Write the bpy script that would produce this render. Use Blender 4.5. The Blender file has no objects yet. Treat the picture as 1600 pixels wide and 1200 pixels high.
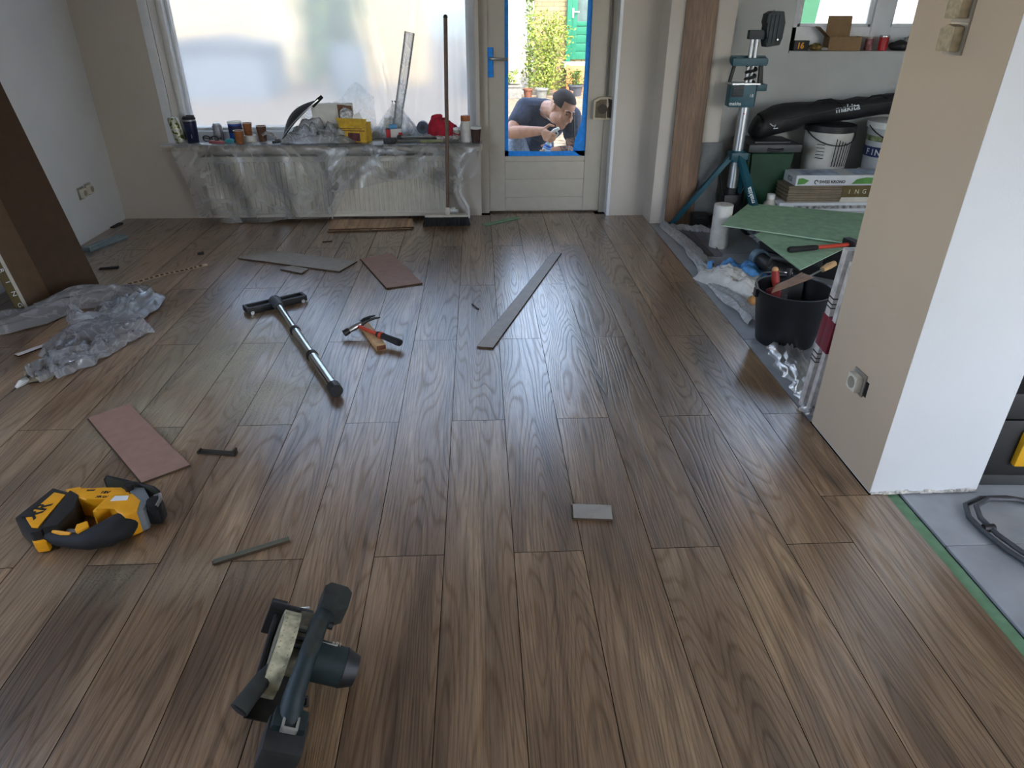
import bpy, bmesh, math, random
from mathutils import Vector, Matrix, Euler, noise

# ------------------------------------------------------------------ camera, world, sun, exposure
scene = bpy.context.scene
COL = scene.collection
cam_d = bpy.data.cameras.new('camera')
cam = bpy.data.objects.new('camera', cam_d)
COL.objects.link(cam)
_rt = Vector((0.99890175, -0.04677467, 0.00272322))
_up = Vector((0.02020476, 0.48246708, 0.87568104))
_fw = Vector((0.04227355, 0.87466431, -0.48288228))
cam.matrix_world = Matrix(((_rt.x, _up.x, -_fw.x, 0.1157), (_rt.y, _up.y, -_fw.y, -1.4083), (_rt.z, _up.z, -_fw.z, 1.3060), (0, 0, 0, 1)))
cam_d.sensor_fit = 'HORIZONTAL'
cam_d.sensor_width = 36.0
cam_d.lens = 36.0 * 1062.786 / 1600.0
cam_d.clip_start = 0.05
cam_d.clip_end = 200
scene.camera = cam

world = bpy.data.worlds.new('world')
scene.world = world
world.use_nodes = True
wn = world.node_tree
wn.nodes.clear()
_o = wn.nodes.new('ShaderNodeOutputWorld')
_b = wn.nodes.new('ShaderNodeBackground')
_s = wn.nodes.new('ShaderNodeTexSky')
_s.sky_type = 'NISHITA'
_s.sun_disc = False
_s.sun_elevation = math.radians(52)
_s.sun_rotation = math.radians(152)
_s.air_density = 1.0
_s.dust_density = 2.0
_b.inputs[1].default_value = 0.30
_h = wn.nodes.new('ShaderNodeHueSaturation')
_h.inputs['Saturation'].default_value = 0.75
wn.links.new(_s.outputs[0], _h.inputs['Color'])
wn.links.new(_h.outputs[0], _b.inputs[0])
wn.links.new(_b.outputs[0], _o.inputs[0])

sun_d = bpy.data.lights.new('sun', 'SUN')
sun_d.energy = 0.7
sun_d.angle = math.radians(0.6)
sun_d.color = (1.0, 0.93, 0.82)
sun = bpy.data.objects.new('sun', sun_d)
COL.objects.link(sun)
sun.rotation_euler = Vector((-0.28, 0.52, -0.82)).to_track_quat('-Z', 'Y').to_euler()

scene.view_settings.view_transform = 'Standard'
scene.view_settings.look = 'None'
scene.view_settings.exposure = 2.72
scene.view_settings.gamma = 1.0
scene.view_settings.use_curve_mapping = False
try:
    scene.cycles.use_denoising = True
    scene.cycles.max_bounces = 8
    scene.cycles.diffuse_bounces = 4
    scene.cycles.glossy_bounces = 3
    scene.cycles.transmission_bounces = 6
    scene.cycles.transparent_max_bounces = 12
    scene.cycles.use_adaptive_sampling = True
    scene.cycles.adaptive_threshold = 0.02
    scene.cycles.sample_clamp_indirect = 6.0
    scene.cycles.caustics_reflective = False
except Exception:
    pass

R = math.radians
PI = math.pi
rnd = random.Random(7)

# ------------------------------------------------------------------ material helpers
MATS = {}

def _new(name):
    m = bpy.data.materials.new(name)
    m.use_nodes = True
    nt = m.node_tree
    return m, nt, nt.nodes['Principled BSDF']

def nd(nt, typ, **kw):
    n = nt.nodes.new(typ)
    for k, v in kw.items():
        if k.startswith('i_'):
            n.inputs[k[2:].replace('_', ' ')].default_value = v
        else:
            setattr(n, k, v)
    return n

def ramp(nt, fac, stops):
    r = nt.nodes.new('ShaderNodeValToRGB')
    while len(r.color_ramp.elements) < len(stops):
        r.color_ramp.elements.new(0.5)
    for e, (p, c) in zip(r.color_ramp.elements, stops):
        e.position = p
        e.color = (*c, 1) if len(c) == 3 else c
    nt.links.new(fac, r.inputs[0])
    return r.outputs[0]

def srgb(r, g, b):
    f = lambda c: (c / 255 / 12.92) if c / 255 <= 0.04045 else ((c / 255 + 0.055) / 1.055) ** 2.4
    return (f(r), f(g), f(b))

def mat(name, rgb, rough=0.5, metal=0.0, var=0.06, scale=18.0, bump=0.0, bscale=60.0, spec=0.5, trans=0.0, coat=0.0):
    """plain material with a little procedural colour variation; rgb in 0-255 sRGB"""
    if name in MATS:
        return MATS[name]
    m, nt, b = _new(name)
    c = srgb(*rgb)
    tc = nd(nt, 'ShaderNodeTexCoord')
    n = nd(nt, 'ShaderNodeTexNoise')
    n.inputs['Scale'].default_value = scale
    n.inputs['Detail'].default_value = 4
    nt.links.new(tc.outputs['Object'], n.inputs['Vector'])
    lo = tuple(max(0, x * (1 - var * 2)) for x in c)
    hi = tuple(min(1, x * (1 + var * 2)) for x in c)
    col = ramp(nt, n.outputs['Fac'], [(0.3, lo), (0.7, hi)])
    nt.links.new(col, b.inputs['Base Color'])
    b.inputs['Roughness'].default_value = rough
    b.inputs['Metallic'].default_value = metal
    b.inputs['Specular IOR Level'].default_value = spec
    b.inputs['Transmission Weight'].default_value = trans
    b.inputs['Coat Weight'].default_value = coat
    if bump > 0:
        n2 = nd(nt, 'ShaderNodeTexNoise')
        n2.inputs['Scale'].default_value = bscale
        n2.inputs['Detail'].default_value = 3
        nt.links.new(tc.outputs['Object'], n2.inputs['Vector'])
        bp = nd(nt, 'ShaderNodeBump')
        bp.inputs['Strength'].default_value = bump
        bp.inputs['Distance'].default_value = 0.01
        nt.links.new(n2.outputs['Fac'], bp.inputs['Height'])
        nt.links.new(bp.outputs[0], b.inputs['Normal'])
    MATS[name] = m
    return m

def wood_mat(name, cols, rough=0.34, dusty=False, fig=1.0, spec=0.5):
    """laminate oak: contour-line figure + fibres, object coords (plank length along Y), shifted per object"""
    if name in MATS:
        return MATS[name]
    m, nt, b = _new(name)
    L = nt.links.new
    tc = nd(nt, 'ShaderNodeTexCoord')
    oi = nd(nt, 'ShaderNodeObjectInfo')
    sh = nd(nt, 'ShaderNodeVectorMath', operation='SCALE')
    cx = nd(nt, 'ShaderNodeCombineXYZ')
    mulA = nd(nt, 'ShaderNodeMath', operation='MULTIPLY'); mulA.inputs[1].default_value = 37.0
    mulB = nd(nt, 'ShaderNodeMath', operation='MULTIPLY'); mulB.inputs[1].default_value = 91.0
    L(oi.outputs['Random'], mulA.inputs[0]); L(oi.outputs['Random'], mulB.inputs[0])
    L(mulA.outputs[0], cx.inputs[0]); L(mulB.outputs[0], cx.inputs[1]); L(mulA.outputs[0], cx.inputs[2])
    add = nd(nt, 'ShaderNodeVectorMath', operation='ADD')
    L(tc.outputs['Object'], add.inputs[0]); L(cx.outputs[0], add.inputs[1])
    def noise_at(sx, sy, sc, det, dis=0.0, rgh=0.5):
        mp = nd(nt, 'ShaderNodeMapping')
        mp.inputs['Scale'].default_value = (sx, sy, 1)
        L(add.outputs[0], mp.inputs[0])
        n = nd(nt, 'ShaderNodeTexNoise')
        n.inputs['Scale'].default_value = sc
        n.inputs['Detail'].default_value = det
        n.inputs['Distortion'].default_value = dis
        n.inputs['Roughness'].default_value = rgh
        L(mp.outputs[0], n.inputs['Vector'])
        return n.outputs['Fac']
    big = noise_at(6.5, 0.62, 1.0, 1.4, 0.15, 0.40)          # the figure whose contours are the growth rings
    f1 = nd(nt, 'ShaderNodeMath', operation='MULTIPLY'); f1.inputs[1].default_value = 66.0 * 6.283 / 2
    L(big, f1.inputs[0])
    wob = noise_at(40, 8, 1.0, 3)
    f2 = nd(nt, 'ShaderNodeMath', operation='MULTIPLY_ADD'); f2.inputs[1].default_value = 1.3
    L(wob, f2.inputs[0]); L(f1.outputs[0], f2.inputs[2])
    sn = nd(nt, 'ShaderNodeMath', operation='SINE'); L(f2.outputs[0], sn.inputs[0])
    s01 = nd(nt, 'ShaderNodeMath', operation='MULTIPLY_ADD'); s01.inputs[1].default_value = 0.5; s01.inputs[2].default_value = 0.5
    L(sn.outputs[0], s01.inputs[0])
    pw = nd(nt, 'ShaderNodeMath', operation='POWER'); pw.inputs[1].default_value = 3.2
    L(s01.outputs[0], pw.inputs[0])
    fib = noise_at(320, 9, 1.0, 4, 0.0, 0.65)
    broad = noise_at(5.0, 0.8, 1.3, 3, 0.6, 0.55)
    base = ramp(nt, broad, [(0.3, cols[0]), (0.52, cols[1]), (0.72, cols[2])])
    fibc = nd(nt, 'ShaderNodeMixRGB', blend_type='MULTIPLY')
    L(base, fibc.inputs[1])
    fr = ramp(nt, fib, [(0.34, (0.45, 0.42, 0.40)), (0.62, (1.18, 1.15, 1.12))])
    L(fr, fibc.inputs[2]); fibc.inputs[0].default_value = 0.75
    ringc = nd(nt, 'ShaderNodeMixRGB', blend_type='MULTIPLY')
    L(fibc.outputs[0], ringc.inputs[1]); ringc.inputs[2].default_value = (0.50, 0.46, 0.42, 1)
    rf = nd(nt, 'ShaderNodeMath', operation='MULTIPLY'); rf.inputs[1].default_value = 0.34 * fig
    L(pw.outputs[0], rf.inputs[0]); L(rf.outputs[0], ringc.inputs[0])
    stk = noise_at(44, 0.9, 1.0, 4, 0.5, 0.6)
    stc = nd(nt, 'ShaderNodeMixRGB', blend_type='MULTIPLY'); stc.inputs[0].default_value = 0.8
    L(ringc.outputs[0], stc.inputs[1]); L(ramp(nt, stk, [(0.32, (0.50, 0.47, 0.45)), (0.52, (1.0, 0.99, 0.98)), (0.72, (1.26, 1.23, 1.18))]), stc.inputs[2])
    ringc = stc
    # knots
    kn = noise_at(14, 3.4, 1.0, 0.5, 0.2)
    kr = ramp(nt, kn, [(0.74, (0, 0, 0)), (0.82, (1, 1, 1))])
    knc = nd(nt, 'ShaderNodeMixRGB', blend_type='MULTIPLY')
    L(ringc.outputs[0], knc.inputs[1]); knc.inputs[2].default_value = (0.42, 0.40, 0.40, 1)
    L(kr, knc.inputs[0])
    # plank to plank tone
    tone = ramp(nt, oi.outputs['Random'], [(0.0, (0.84, 0.84, 0.85)), (0.5, (1.0, 0.98, 0.96)), (1.0, (1.13, 1.10, 1.06))])
    tn = nd(nt, 'ShaderNodeMixRGB', blend_type='MULTIPLY'); tn.inputs[0].default_value = 1.0
    L(knc.outputs[0], tn.inputs[1]); L(tone, tn.inputs[2])
    out = tn.outputs[0]
    rgh_out = None
    if dusty:
        gp = nd(nt, 'ShaderNodeNewGeometry')
        acc = None
        for (px, py, sx, sy, st) in ((-0.95, 1.25, 0.42, 0.55, 1.0), (-0.72, 0.92, 0.30, 0.35, 0.9), (-1.1, 0.75, 0.35, 0.3, 0.8), (-0.75, -0.05, 0.4, 0.12, 0.35), (0.1, 2.2, 0.25, 0.12, 0.4), (-1.25, 1.55, 0.25, 0.3, 0.5)):
            d = nd(nt, 'ShaderNodeVectorMath', operation='SUBTRACT'); d.inputs[1].default_value = (px, py, 0)
            L(gp.outputs['Position'], d.inputs[0])
            sc = nd(nt, 'ShaderNodeVectorMath', operation='MULTIPLY'); sc.inputs[1].default_value = (1 / sx, 1 / sy, 0)
            L(d.outputs[0], sc.inputs[0])
            ln = nd(nt, 'ShaderNodeVectorMath', operation='LENGTH'); L(sc.outputs[0], ln.inputs[0])
            mr = nd(nt, 'ShaderNodeMapRange'); mr.inputs[1].default_value = 1.0; mr.inputs[2].default_value = 0.15
            mr.inputs[3].default_value = 0.0; mr.inputs[4].default_value = st
            L(ln.outputs['Value'], mr.inputs[0])
            if acc is None:
                acc = mr.outputs[0]
            else:
                mx = nd(nt, 'ShaderNodeMath', operation='MAXIMUM'); L(acc, mx.inputs[0]); L(mr.outputs[0], mx.inputs[1]); acc = mx.outputs[0]
        n1 = nd(nt, 'ShaderNodeTexNoise'); n1.inputs['Scale'].default_value = 150; n1.inputs['Detail'].default_value = 3
        L(gp.outputs['Position'], n1.inputs['Vector'])
        n3 = nd(nt, 'ShaderNodeTexNoise'); n3.inputs['Scale'].default_value = 7; n3.inputs['Detail'].default_value = 3
        L(gp.outputs['Position'], n3.inputs['Vector'])
        sp = ramp(nt, n1.outputs['Fac'], [(0.36, (0, 0, 0)), (0.52, (1, 1, 1))])
        cl = ramp(nt, n3.outputs['Fac'], [(0.26, (0, 0, 0)), (0.50, (1, 1, 1))])
        a1 = nd(nt, 'ShaderNodeMath', operation='MULTIPLY'); L(sp, a1.inputs[0]); L(cl, a1.inputs[1])
        a2 = nd(nt, 'ShaderNodeMath', operation='MULTIPLY'); L(a1.outputs[0], a2.inputs[0]); L(acc, a2.inputs[1])
        dm = nd(nt, 'ShaderNodeMixRGB'); L(a2.outputs[0], dm.inputs[0]); L(out, dm.inputs[1])
        dm.inputs[2].default_value = (*srgb(168, 162, 138), 1)
        out = dm.outputs[0]
        rr = nd(nt, 'ShaderNodeMapRange'); rr.inputs[1].default_value = 0; rr.inputs[2].default_value = 1
        rr.inputs[3].default_value = rough; rr.inputs[4].default_value = 0.85
        L(a2.outputs[0], rr.inputs[0])
        rgh_out = rr.outputs[0]
        cw_ = nd(nt, 'ShaderNodeMath', operation='MULTIPLY_ADD'); cw_.inputs[1].default_value = -0.9; cw_.inputs[2].default_value = 1.0
        am = nd(nt, 'ShaderNodeMath', operation='MULTIPLY'); L(cl, am.inputs[0]); L(acc, am.inputs[1])
        sm = nd(nt, 'ShaderNodeMath', operation='MULTIPLY_ADD'); L(sp, sm.inputs[0]); sm.inputs[1].default_value = 0.5; sm.inputs[2].default_value = 0.5
        ae = nd(nt, 'ShaderNodeMath', operation='MULTIPLY'); L(am.outputs[0], ae.inputs[0]); L(sm.outputs[0], ae.inputs[1])
        L(ae.outputs[0], cw_.inputs[0])
        rl = nd(nt, 'ShaderNodeMath', operation='POWER'); L(pw.outputs[0], rl.inputs[0]); rl.inputs[1].default_value = 1.6
        rk = nd(nt, 'ShaderNodeMath', operation='MULTIPLY_ADD'); L(rl.outputs[0], rk.inputs[0]); rk.inputs[1].default_value = -0.55; rk.inputs[2].default_value = 1.0
        fk = nd(nt, 'ShaderNodeMapRange'); L(fib, fk.inputs[0]); fk.inputs[1].default_value = 0.30; fk.inputs[2].default_value = 0.5; fk.inputs[3].default_value = 0.55; fk.inputs[4].default_value = 1.0
        c1_ = nd(nt, 'ShaderNodeMath', operation='MULTIPLY'); L(cw_.outputs[0], c1_.inputs[0]); L(rk.outputs[0], c1_.inputs[1])
        c2_ = nd(nt, 'ShaderNodeMath', operation='MULTIPLY'); L(c1_.outputs[0], c2_.inputs[0]); L(fk.outputs[0], c2_.inputs[1])
        L(c2_.outputs[0], b.inputs['Coat Weight'])
    L(out, b.inputs['Base Color'])
    b.inputs['Roughness'].default_value = rough
    b.inputs['Specular IOR Level'].default_value = spec
    if dusty:
        b.inputs['Coat Weight'].default_value = 1.0
        b.inputs['Coat Roughness'].default_value = 0.28
        b.inputs['Coat IOR'].default_value = 1.9
    if rgh_out is not None:
        L(rgh_out, b.inputs['Roughness'])
    hs = nd(nt, 'ShaderNodeMath', operation='MULTIPLY_ADD'); hs.inputs[1].default_value = -0.9
    L(pw.outputs[0], hs.inputs[0]); L(fib, hs.inputs[2])
    bp = nd(nt, 'ShaderNodeBump'); bp.inputs['Strength'].default_value = 0.22; bp.inputs['Distance'].default_value = 0.004
    L(hs.outputs[0], bp.inputs['Height']); L(bp.outputs[0], b.inputs['Normal'])
    MATS[name] = m
    return m

def film_mat(name, tint=(0.9, 0.93, 0.95), clear=0.55, gloss_rough=0.12, bump=0.6, bscale=14.0, crease=0.30):
    """thin crumpled plastic film: part see-through, part milky, glossy"""
    if name in MATS:
        return MATS[name]
    m = bpy.data.materials.new(name); m.use_nodes = True
    nt = m.node_tree; nt.nodes.clear(); L = nt.links.new
    o = nd(nt, 'ShaderNodeOutputMaterial')
    tr = nd(nt, 'ShaderNodeBsdfTransparent'); tr.inputs[0].default_value = (0.97, 0.97, 0.97, 1)
    df = nd(nt, 'ShaderNodeBsdfDiffuse'); df.inputs[0].default_value = (*tint, 1)
    tl = nd(nt, 'ShaderNodeBsdfTranslucent'); tl.inputs[0].default_value = (*tint, 1)
    gl = nd(nt, 'ShaderNodeBsdfGlossy'); gl.inputs['Roughness'].default_value = gloss_rough
    tc = nd(nt, 'ShaderNodeTexCoord')
    n = nd(nt, 'ShaderNodeTexNoise'); n.inputs['Scale'].default_value = bscale; n.inputs['Detail'].default_value = 3; n.inputs['Distortion'].default_value = 1.0
    L(tc.outputs['Object'], n.inputs['Vector'])
    bp = nd(nt, 'ShaderNodeBump'); bp.inputs['Strength'].default_value = bump; bp.inputs['Distance'].default_value = 0.02
    L(n.outputs['Fac'], bp.inputs['Height'])
    for x in (df, tl, gl):
        L(bp.outputs[0], x.inputs['Normal'])
    m1 = nd(nt, 'ShaderNodeMixShader'); m1.inputs[0].default_value = 0.5; L(df.outputs[0], m1.inputs[1]); L(tl.outputs[0], m1.inputs[2])
    # creases are milkier than the flat film between them
    n2 = nd(nt, 'ShaderNodeTexNoise'); n2.inputs['Scale'].default_value = bscale * 0.8; n2.inputs['Detail'].default_value = 4; n2.inputs['Distortion'].default_value = 2.0
    L(tc.outputs['Object'], n2.inputs['Vector'])
    d0 = nd(nt, 'ShaderNodeMath', operation='SUBTRACT'); L(n2.outputs['Fac'], d0.inputs[0]); d0.inputs[1].default_value = 0.5
    d1 = nd(nt, 'ShaderNodeMath', operation='ABSOLUTE'); L(d0.outputs[0], d1.inputs[0])
    mr = nd(nt, 'ShaderNodeMapRange'); mr.inputs[1].default_value = 0.0; mr.inputs[2].default_value = 0.05; mr.inputs[3].default_value = max(clear - crease, 0.05); mr.inputs[4].default_value = clear
    L(d1.outputs[0], mr.inputs[0])
    m2 = nd(nt, 'ShaderNodeMixShader'); L(mr.outputs[0], m2.inputs[0]); L(m1.outputs[0], m2.inputs[1]); L(tr.outputs[0], m2.inputs[2])
    fr = nd(nt, 'ShaderNodeFresnel'); fr.inputs[0].default_value = 1.5; L(bp.outputs[0], fr.inputs['Normal'])
    m3 = nd(nt, 'ShaderNodeMixShader'); L(fr.outputs[0], m3.inputs[0]); L(m2.outputs[0], m3.inputs[1]); L(gl.outputs[0], m3.inputs[2])
    L(m3.outputs[0], o.inputs[0])
    MATS[name] = m
    return m

def glass_mat(name='clear_glass'):
    if name in MATS:
        return MATS[name]
    m = bpy.data.materials.new(name); m.use_nodes = True
    nt = m.node_tree; nt.nodes.clear(); L = nt.links.new
    o = nd(nt, 'ShaderNodeOutputMaterial')
    tr = nd(nt, 'ShaderNodeBsdfTransparent'); tr.inputs[0].default_value = (0.95, 0.97, 0.96, 1)
    gl = nd(nt, 'ShaderNodeBsdfGlossy'); gl.inputs['Roughness'].default_value = 0.0
    fr = nd(nt, 'ShaderNodeFresnel'); fr.inputs[0].default_value = 1.45
    m3 = nd(nt, 'ShaderNodeMixShader'); L(fr.outputs[0], m3.inputs[0]); L(tr.outputs[0], m3.inputs[1]); L(gl.outputs[0], m3.inputs[2])
    L(m3.outputs[0], o.inputs[0])
    MATS[name] = m
    return m

# ------------------------------------------------------------------ geometry helpers
class B:
    """collects shapes into one mesh"""
    def __init__(self):
        self.bm = bmesh.new()
        self.mi = 0
    def _tag(self, verts):
        for f in set(f for v in verts for f in v.link_faces):
            f.material_index = self.mi
    def box(self, x0, x1, y0, y1, z0, z1, bev=0.0, M=None, seg=2):
        r = bmesh.ops.create_cube(self.bm, size=1.0)
        vs = r['verts']
        bmesh.ops.scale(self.bm, vec=(x1 - x0, y1 - y0, z1 - z0), verts=vs)
        bmesh.ops.translate(self.bm, vec=((x0 + x1) / 2, (y0 + y1) / 2, (z0 + z1) / 2), verts=vs)
        self._tag(vs)
        if bev > 0:
            es = list(set(e for v in vs for e in v.link_edges))
            rr = bmesh.ops.bevel(self.bm, geom=es, offset=bev, segments=seg, affect='EDGES', profile=0.7)
            vs = list(set(rr['verts']) | set(v for v in vs if v.is_valid))
            self._tag(vs)
        if M is not None:
            bmesh.ops.transform(self.bm, matrix=M, verts=vs)
        return self
    def cyl(self, p0, p1, r0, r1=None, n=20, caps=True):
        r1 = r0 if r1 is None else r1
        p0, p1 = Vector(p0), Vector(p1)
        d = p1 - p0
        q = d.to_track_quat('Z', 'Y').to_matrix().to_4x4()
        r = bmesh.ops.create_cone(self.bm, cap_ends=caps, cap_tris=False, segments=n, radius1=max(r0, 1e-5), radius2=max(r1, 1e-5), depth=d.length)
        bmesh.ops.transform(self.bm, matrix=Matrix.Translation((p0 + p1) / 2) @ q, verts=r['verts'])
        self._tag(r['verts'])
        return self
    def lathe(self, prof, n=24, M=None, cap=True):
        rings = []
        for (r, z) in prof:
            rings.append([self.bm.verts.new((r * math.cos(2 * PI * i / n), r * math.sin(2 * PI * i / n), z)) for i in range(n)])
        vs = [v for ring in rings for v in ring]
        for a, b in zip(rings[:-1], rings[1:]):
            for i in range(n):
                self.bm.faces.new((a[i], a[(i + 1) % n], b[(i + 1) % n], b[i]))
        if cap:
            for ring, fl in ((rings[0], True), (rings[-1], False)):
                self.bm.faces.new(list(reversed(ring)) if fl else ring)
        self._tag(vs)
        if M is not None:
            bmesh.ops.transform(self.bm, matrix=M, verts=vs)
        return self
    def prism(self, pts, z0, z1, M=None, bev=0.0, seg=2):
        lo = [self.bm.verts.new((x, y, z0)) for x, y in pts]
        hi = [self.bm.verts.new((x, y, z1)) for x, y in pts]
        n = len(pts)
        ar = sum(pts[i][0] * pts[(i + 1) % n][1] - pts[(i + 1) % n][0] * pts[i][1] for i in range(n))
        if ar < 0:
            lo.reverse(); hi.reverse()
        self.bm.faces.new(list(reversed(lo)))
        self.bm.faces.new(hi)
        for i in range(n):
            self.bm.faces.new((lo[i], lo[(i + 1) % n], hi[(i + 1) % n], hi[i]))
        vs = lo + hi
        self._tag(vs)
        if bev > 0:
            es = [e for e in set(e for v in vs for e in v.link_edges)]
            rr = bmesh.ops.bevel(self.bm, geom=es, offset=bev, segments=seg, affect='EDGES', profile=0.7)
            vs = list(set(rr['verts']) | set(v for v in vs if v.is_valid))
            self._tag(vs)
        if M is not None:
            bmesh.ops.transform(self.bm, matrix=M, verts=vs)
        return self
    def tube(self, pts, r, n=10, closed=False, flat=1.0):
        """swept tube; r number or list"""
        pts = [Vector(p) for p in pts]
        k = len(pts)
        rs = r if isinstance(r, (list, tuple)) else [r] * k
        rings = []
        prev = None
        for i, p in enumerate(pts):
            if closed:
                t = pts[(i + 1) % k] - pts[i - 1]
            else:
                t = pts[min(i + 1, k - 1)] - pts[max(i - 1, 0)]
            t.normalize()
            if prev is None:
                a = Vector((0, 0, 1)) if abs(t.z) < 0.9 else Vector((1, 0, 0))
                u = t.cross(a).normalized()
            else:
                u = (prev - t * prev.dot(t)).normalized()
            prev = u
            w = t.cross(u)
            rings.append([self.bm.verts.new(p + u * (rs[i] * math.cos(2 * PI * j / n)) + w * (rs[i] * flat * math.sin(2 * PI * j / n))) for j in range(n)])
        m = k if closed else k - 1
        for i in range(m):
            a, b = rings[i], rings[(i + 1) % k]
            for j in range(n):
                self.bm.faces.new((a[j], a[(j + 1) % n], b[(j + 1) % n], b[j]))
        if not closed:
            self.bm.faces.new(list(reversed(rings[0])))
            self.bm.faces.new(rings[-1])
        self._tag([v for q in rings for v in q])
        return self
    def grid(self, fn, nu, nv):
        """surface from fn(u, v) -> xyz, u,v in 0..1"""
        g = [[self.bm.verts.new(fn(i / nu, j / nv)) for j in range(nv + 1)] for i in range(nu + 1)]
        for i in range(nu):
            for j in range(nv):
                f = self.bm.faces.new((g[i][j], g[i + 1][j], g[i + 1][j + 1], g[i][j + 1]))
                f.material_index = self.mi
        return self
    def ball(self, c, rx, ry=None, rz=None, M=None, u=16, v=10):
        ry = rx if ry is None else ry
        rz = rx if rz is None else rz
        r = bmesh.ops.create_uvsphere(self.bm, u_segments=u, v_segments=v, radius=1.0)
        bmesh.ops.scale(self.bm, vec=(rx, ry, rz), verts=r['verts'])
        if M is not None:
            bmesh.ops.transform(self.bm, matrix=M, verts=r['verts'])
        bmesh.ops.translate(self.bm, vec=c, verts=r['verts'])
        self._tag(r['verts'])
        return self
    def xf(self, M):
        bmesh.ops.transform(self.bm, matrix=M, verts=self.bm.verts)
        return self
    def mesh(self, name, mats, smooth=True, angle=40):
        bmesh.ops.recalc_face_normals(self.bm, faces=self.bm.faces)
        me = bpy.data.meshes.new(name)
        self.bm.to_mesh(me)
        self.bm.free()
        for m in (mats if isinstance(mats, (list, tuple)) else [mats]):
            me.materials.append(m)
        if smooth:
            me.polygons.foreach_set('use_smooth', [True] * len(me.polygons))
            try:
                me.set_sharp_from_angle(angle=R(angle))
            except Exception:
                pass
        return me

def obj(name, b, mats, parent=None, smooth=True, angle=40, loc=None, rot=None, label=None):
    me = b.mesh(name, mats, smooth, angle) if isinstance(b, B) else b
    o = bpy.data.objects.new(name, me)
    COL.objects.link(o)
    if parent is not None:
        o.parent = parent
    if loc is not None:
        o.location = loc
    if rot is not None:
        o.rotation_euler = rot
    if label:
        o['label'] = label
    return o

def thing(name, label, cat, loc=(0, 0, 0), rz=0.0, group=None, rot=None):
    o = bpy.data.objects.new(name, None)
    COL.objects.link(o)
    o.empty_display_size = 0.05
    o.location = loc
    o.rotation_euler = rot if rot is not None else (0, 0, rz)
    o['label'] = label
    o['category'] = cat
    if group:
        o['group'] = group
    return o

def single(name, b, mats, label, cat, loc=(0, 0, 0), rz=0.0, group=None, rot=None, smooth=True, angle=40):
    o = obj(name, b, mats, None, smooth, angle, loc, rot if rot is not None else (0, 0, rz))
    o['label'] = label
    o['category'] = cat
    if group:
        o['group'] = group
    return o

def structure(name, label=None, cat=None, b=None, mats=None, smooth=False, kind='structure'):
    if b is None:
        o = bpy.data.objects.new(name, None)
        COL.objects.link(o)
    else:
        o = obj(name, b, mats, smooth=smooth)
    o['kind'] = kind
    if label:
        o['label'] = label
    if cat:
        o['category'] = cat
    return o

def text_part(name, body, size, m, parent, loc, rot, extrude=0.0004, align='LEFT', shear=0.0, bold=0.0, sx=1.0):
    cu = bpy.data.curves.new(name, 'FONT')
    cu.body = body
    cu.size = size
    cu.extrude = extrude
    cu.align_x = align
    cu.align_y = 'CENTER'
    cu.shear = shear
    cu.offset = bold
    cu.resolution_u = 3
    cu.materials.append(m)
    tmp = bpy.data.objects.new('tmp_text', cu)
    COL.objects.link(tmp)
    bpy.context.view_layer.update()
    me = bpy.data.meshes.new_from_object(tmp.evaluated_get(bpy.context.evaluated_depsgraph_get()))
    bpy.data.objects.remove(tmp)
    me.name = name
    if not me.materials:
        me.materials.append(m)
    o = bpy.data.objects.new(name, me)
    COL.objects.link(o)
    o.location = loc
    o.rotation_euler = rot
    o.scale = (sx, 1, 1)
    if parent is not None:
        o.parent = parent
    return o

def rotm(ax, deg, loc=(0, 0, 0)):
    return Matrix.Translation(loc) @ Matrix.Rotation(R(deg), 4, ax)

# ------------------------------------------------------------------ the room shell
m_paint = mat('greige_wall_shaded', (200, 192, 182), 0.85, var=0.02, scale=3, bump=0.05, bscale=160)  # greige kept darker than the white walls, backlit shade put into the colour
m_white = mat('white_wall_paint', (218, 220, 222), 0.85, var=0.02, scale=3, bump=0.05, bscale=160)
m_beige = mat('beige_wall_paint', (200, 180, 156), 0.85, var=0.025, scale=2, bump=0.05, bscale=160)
m_kwall = mat('plaster_grey_white', (196, 198, 196), 0.9, var=0.04, scale=2.5, bump=0.08, bscale=90)
m_ceil = mat('ceiling_white', (232, 232, 230), 0.9, var=0.02)
m_frame = mat('white_gloss_frame', (226, 230, 234), 0.35, var=0.02)
m_doorp = mat('cream_door_paint', (186, 179, 166), 0.4, var=0.02)
m_rough = mat('raw_plaster_edge', (205, 200, 192), 0.95, var=0.2, scale=80, bump=0.6, bscale=120)
m_glass = glass_mat()

LXW, FY, CEIL, BY, RX = -2.385, 3.49, 2.62, -3.7, 4.3

# --- laminate floor: every plank its own piece, half-bond
PW, PL, PT = 0.19052, 1.38, 0.008
fl = structure('floor', 'brown oak laminate floor laid towards the glazed door', 'floor')
m_lam = wood_mat('laminate_oak', (srgb(90, 68, 47), srgb(140, 113, 84), srgb(168, 142, 111)), rough=0.30, dusty=True, spec=0.5)
m_under = mat('green_underlay', (104, 140, 108), 0.9, var=0.08, scale=30, bump=0.1)

m_seam = mat('dark_seam', (34, 24, 18), 0.95, spec=0.1)
def plank_mesh(x0, x1, y0, y1, name='plank'):
    b = B()
    g = 0.0010
    cx, cy = (x0 + x1) / 2, (y0 + y1) / 2
    b.box(x0 + g - cx, x1 - g - cx, y0 + g - cy, y1 - g - cy, -PT, 0.0)
    for f in b.bm.faces:
        if f.calc_center_median().z < -0.001:
            f.material_index = 1
    return b.mesh(name, [m_lam, m_seam], smooth=False), (cx, cy)

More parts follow.
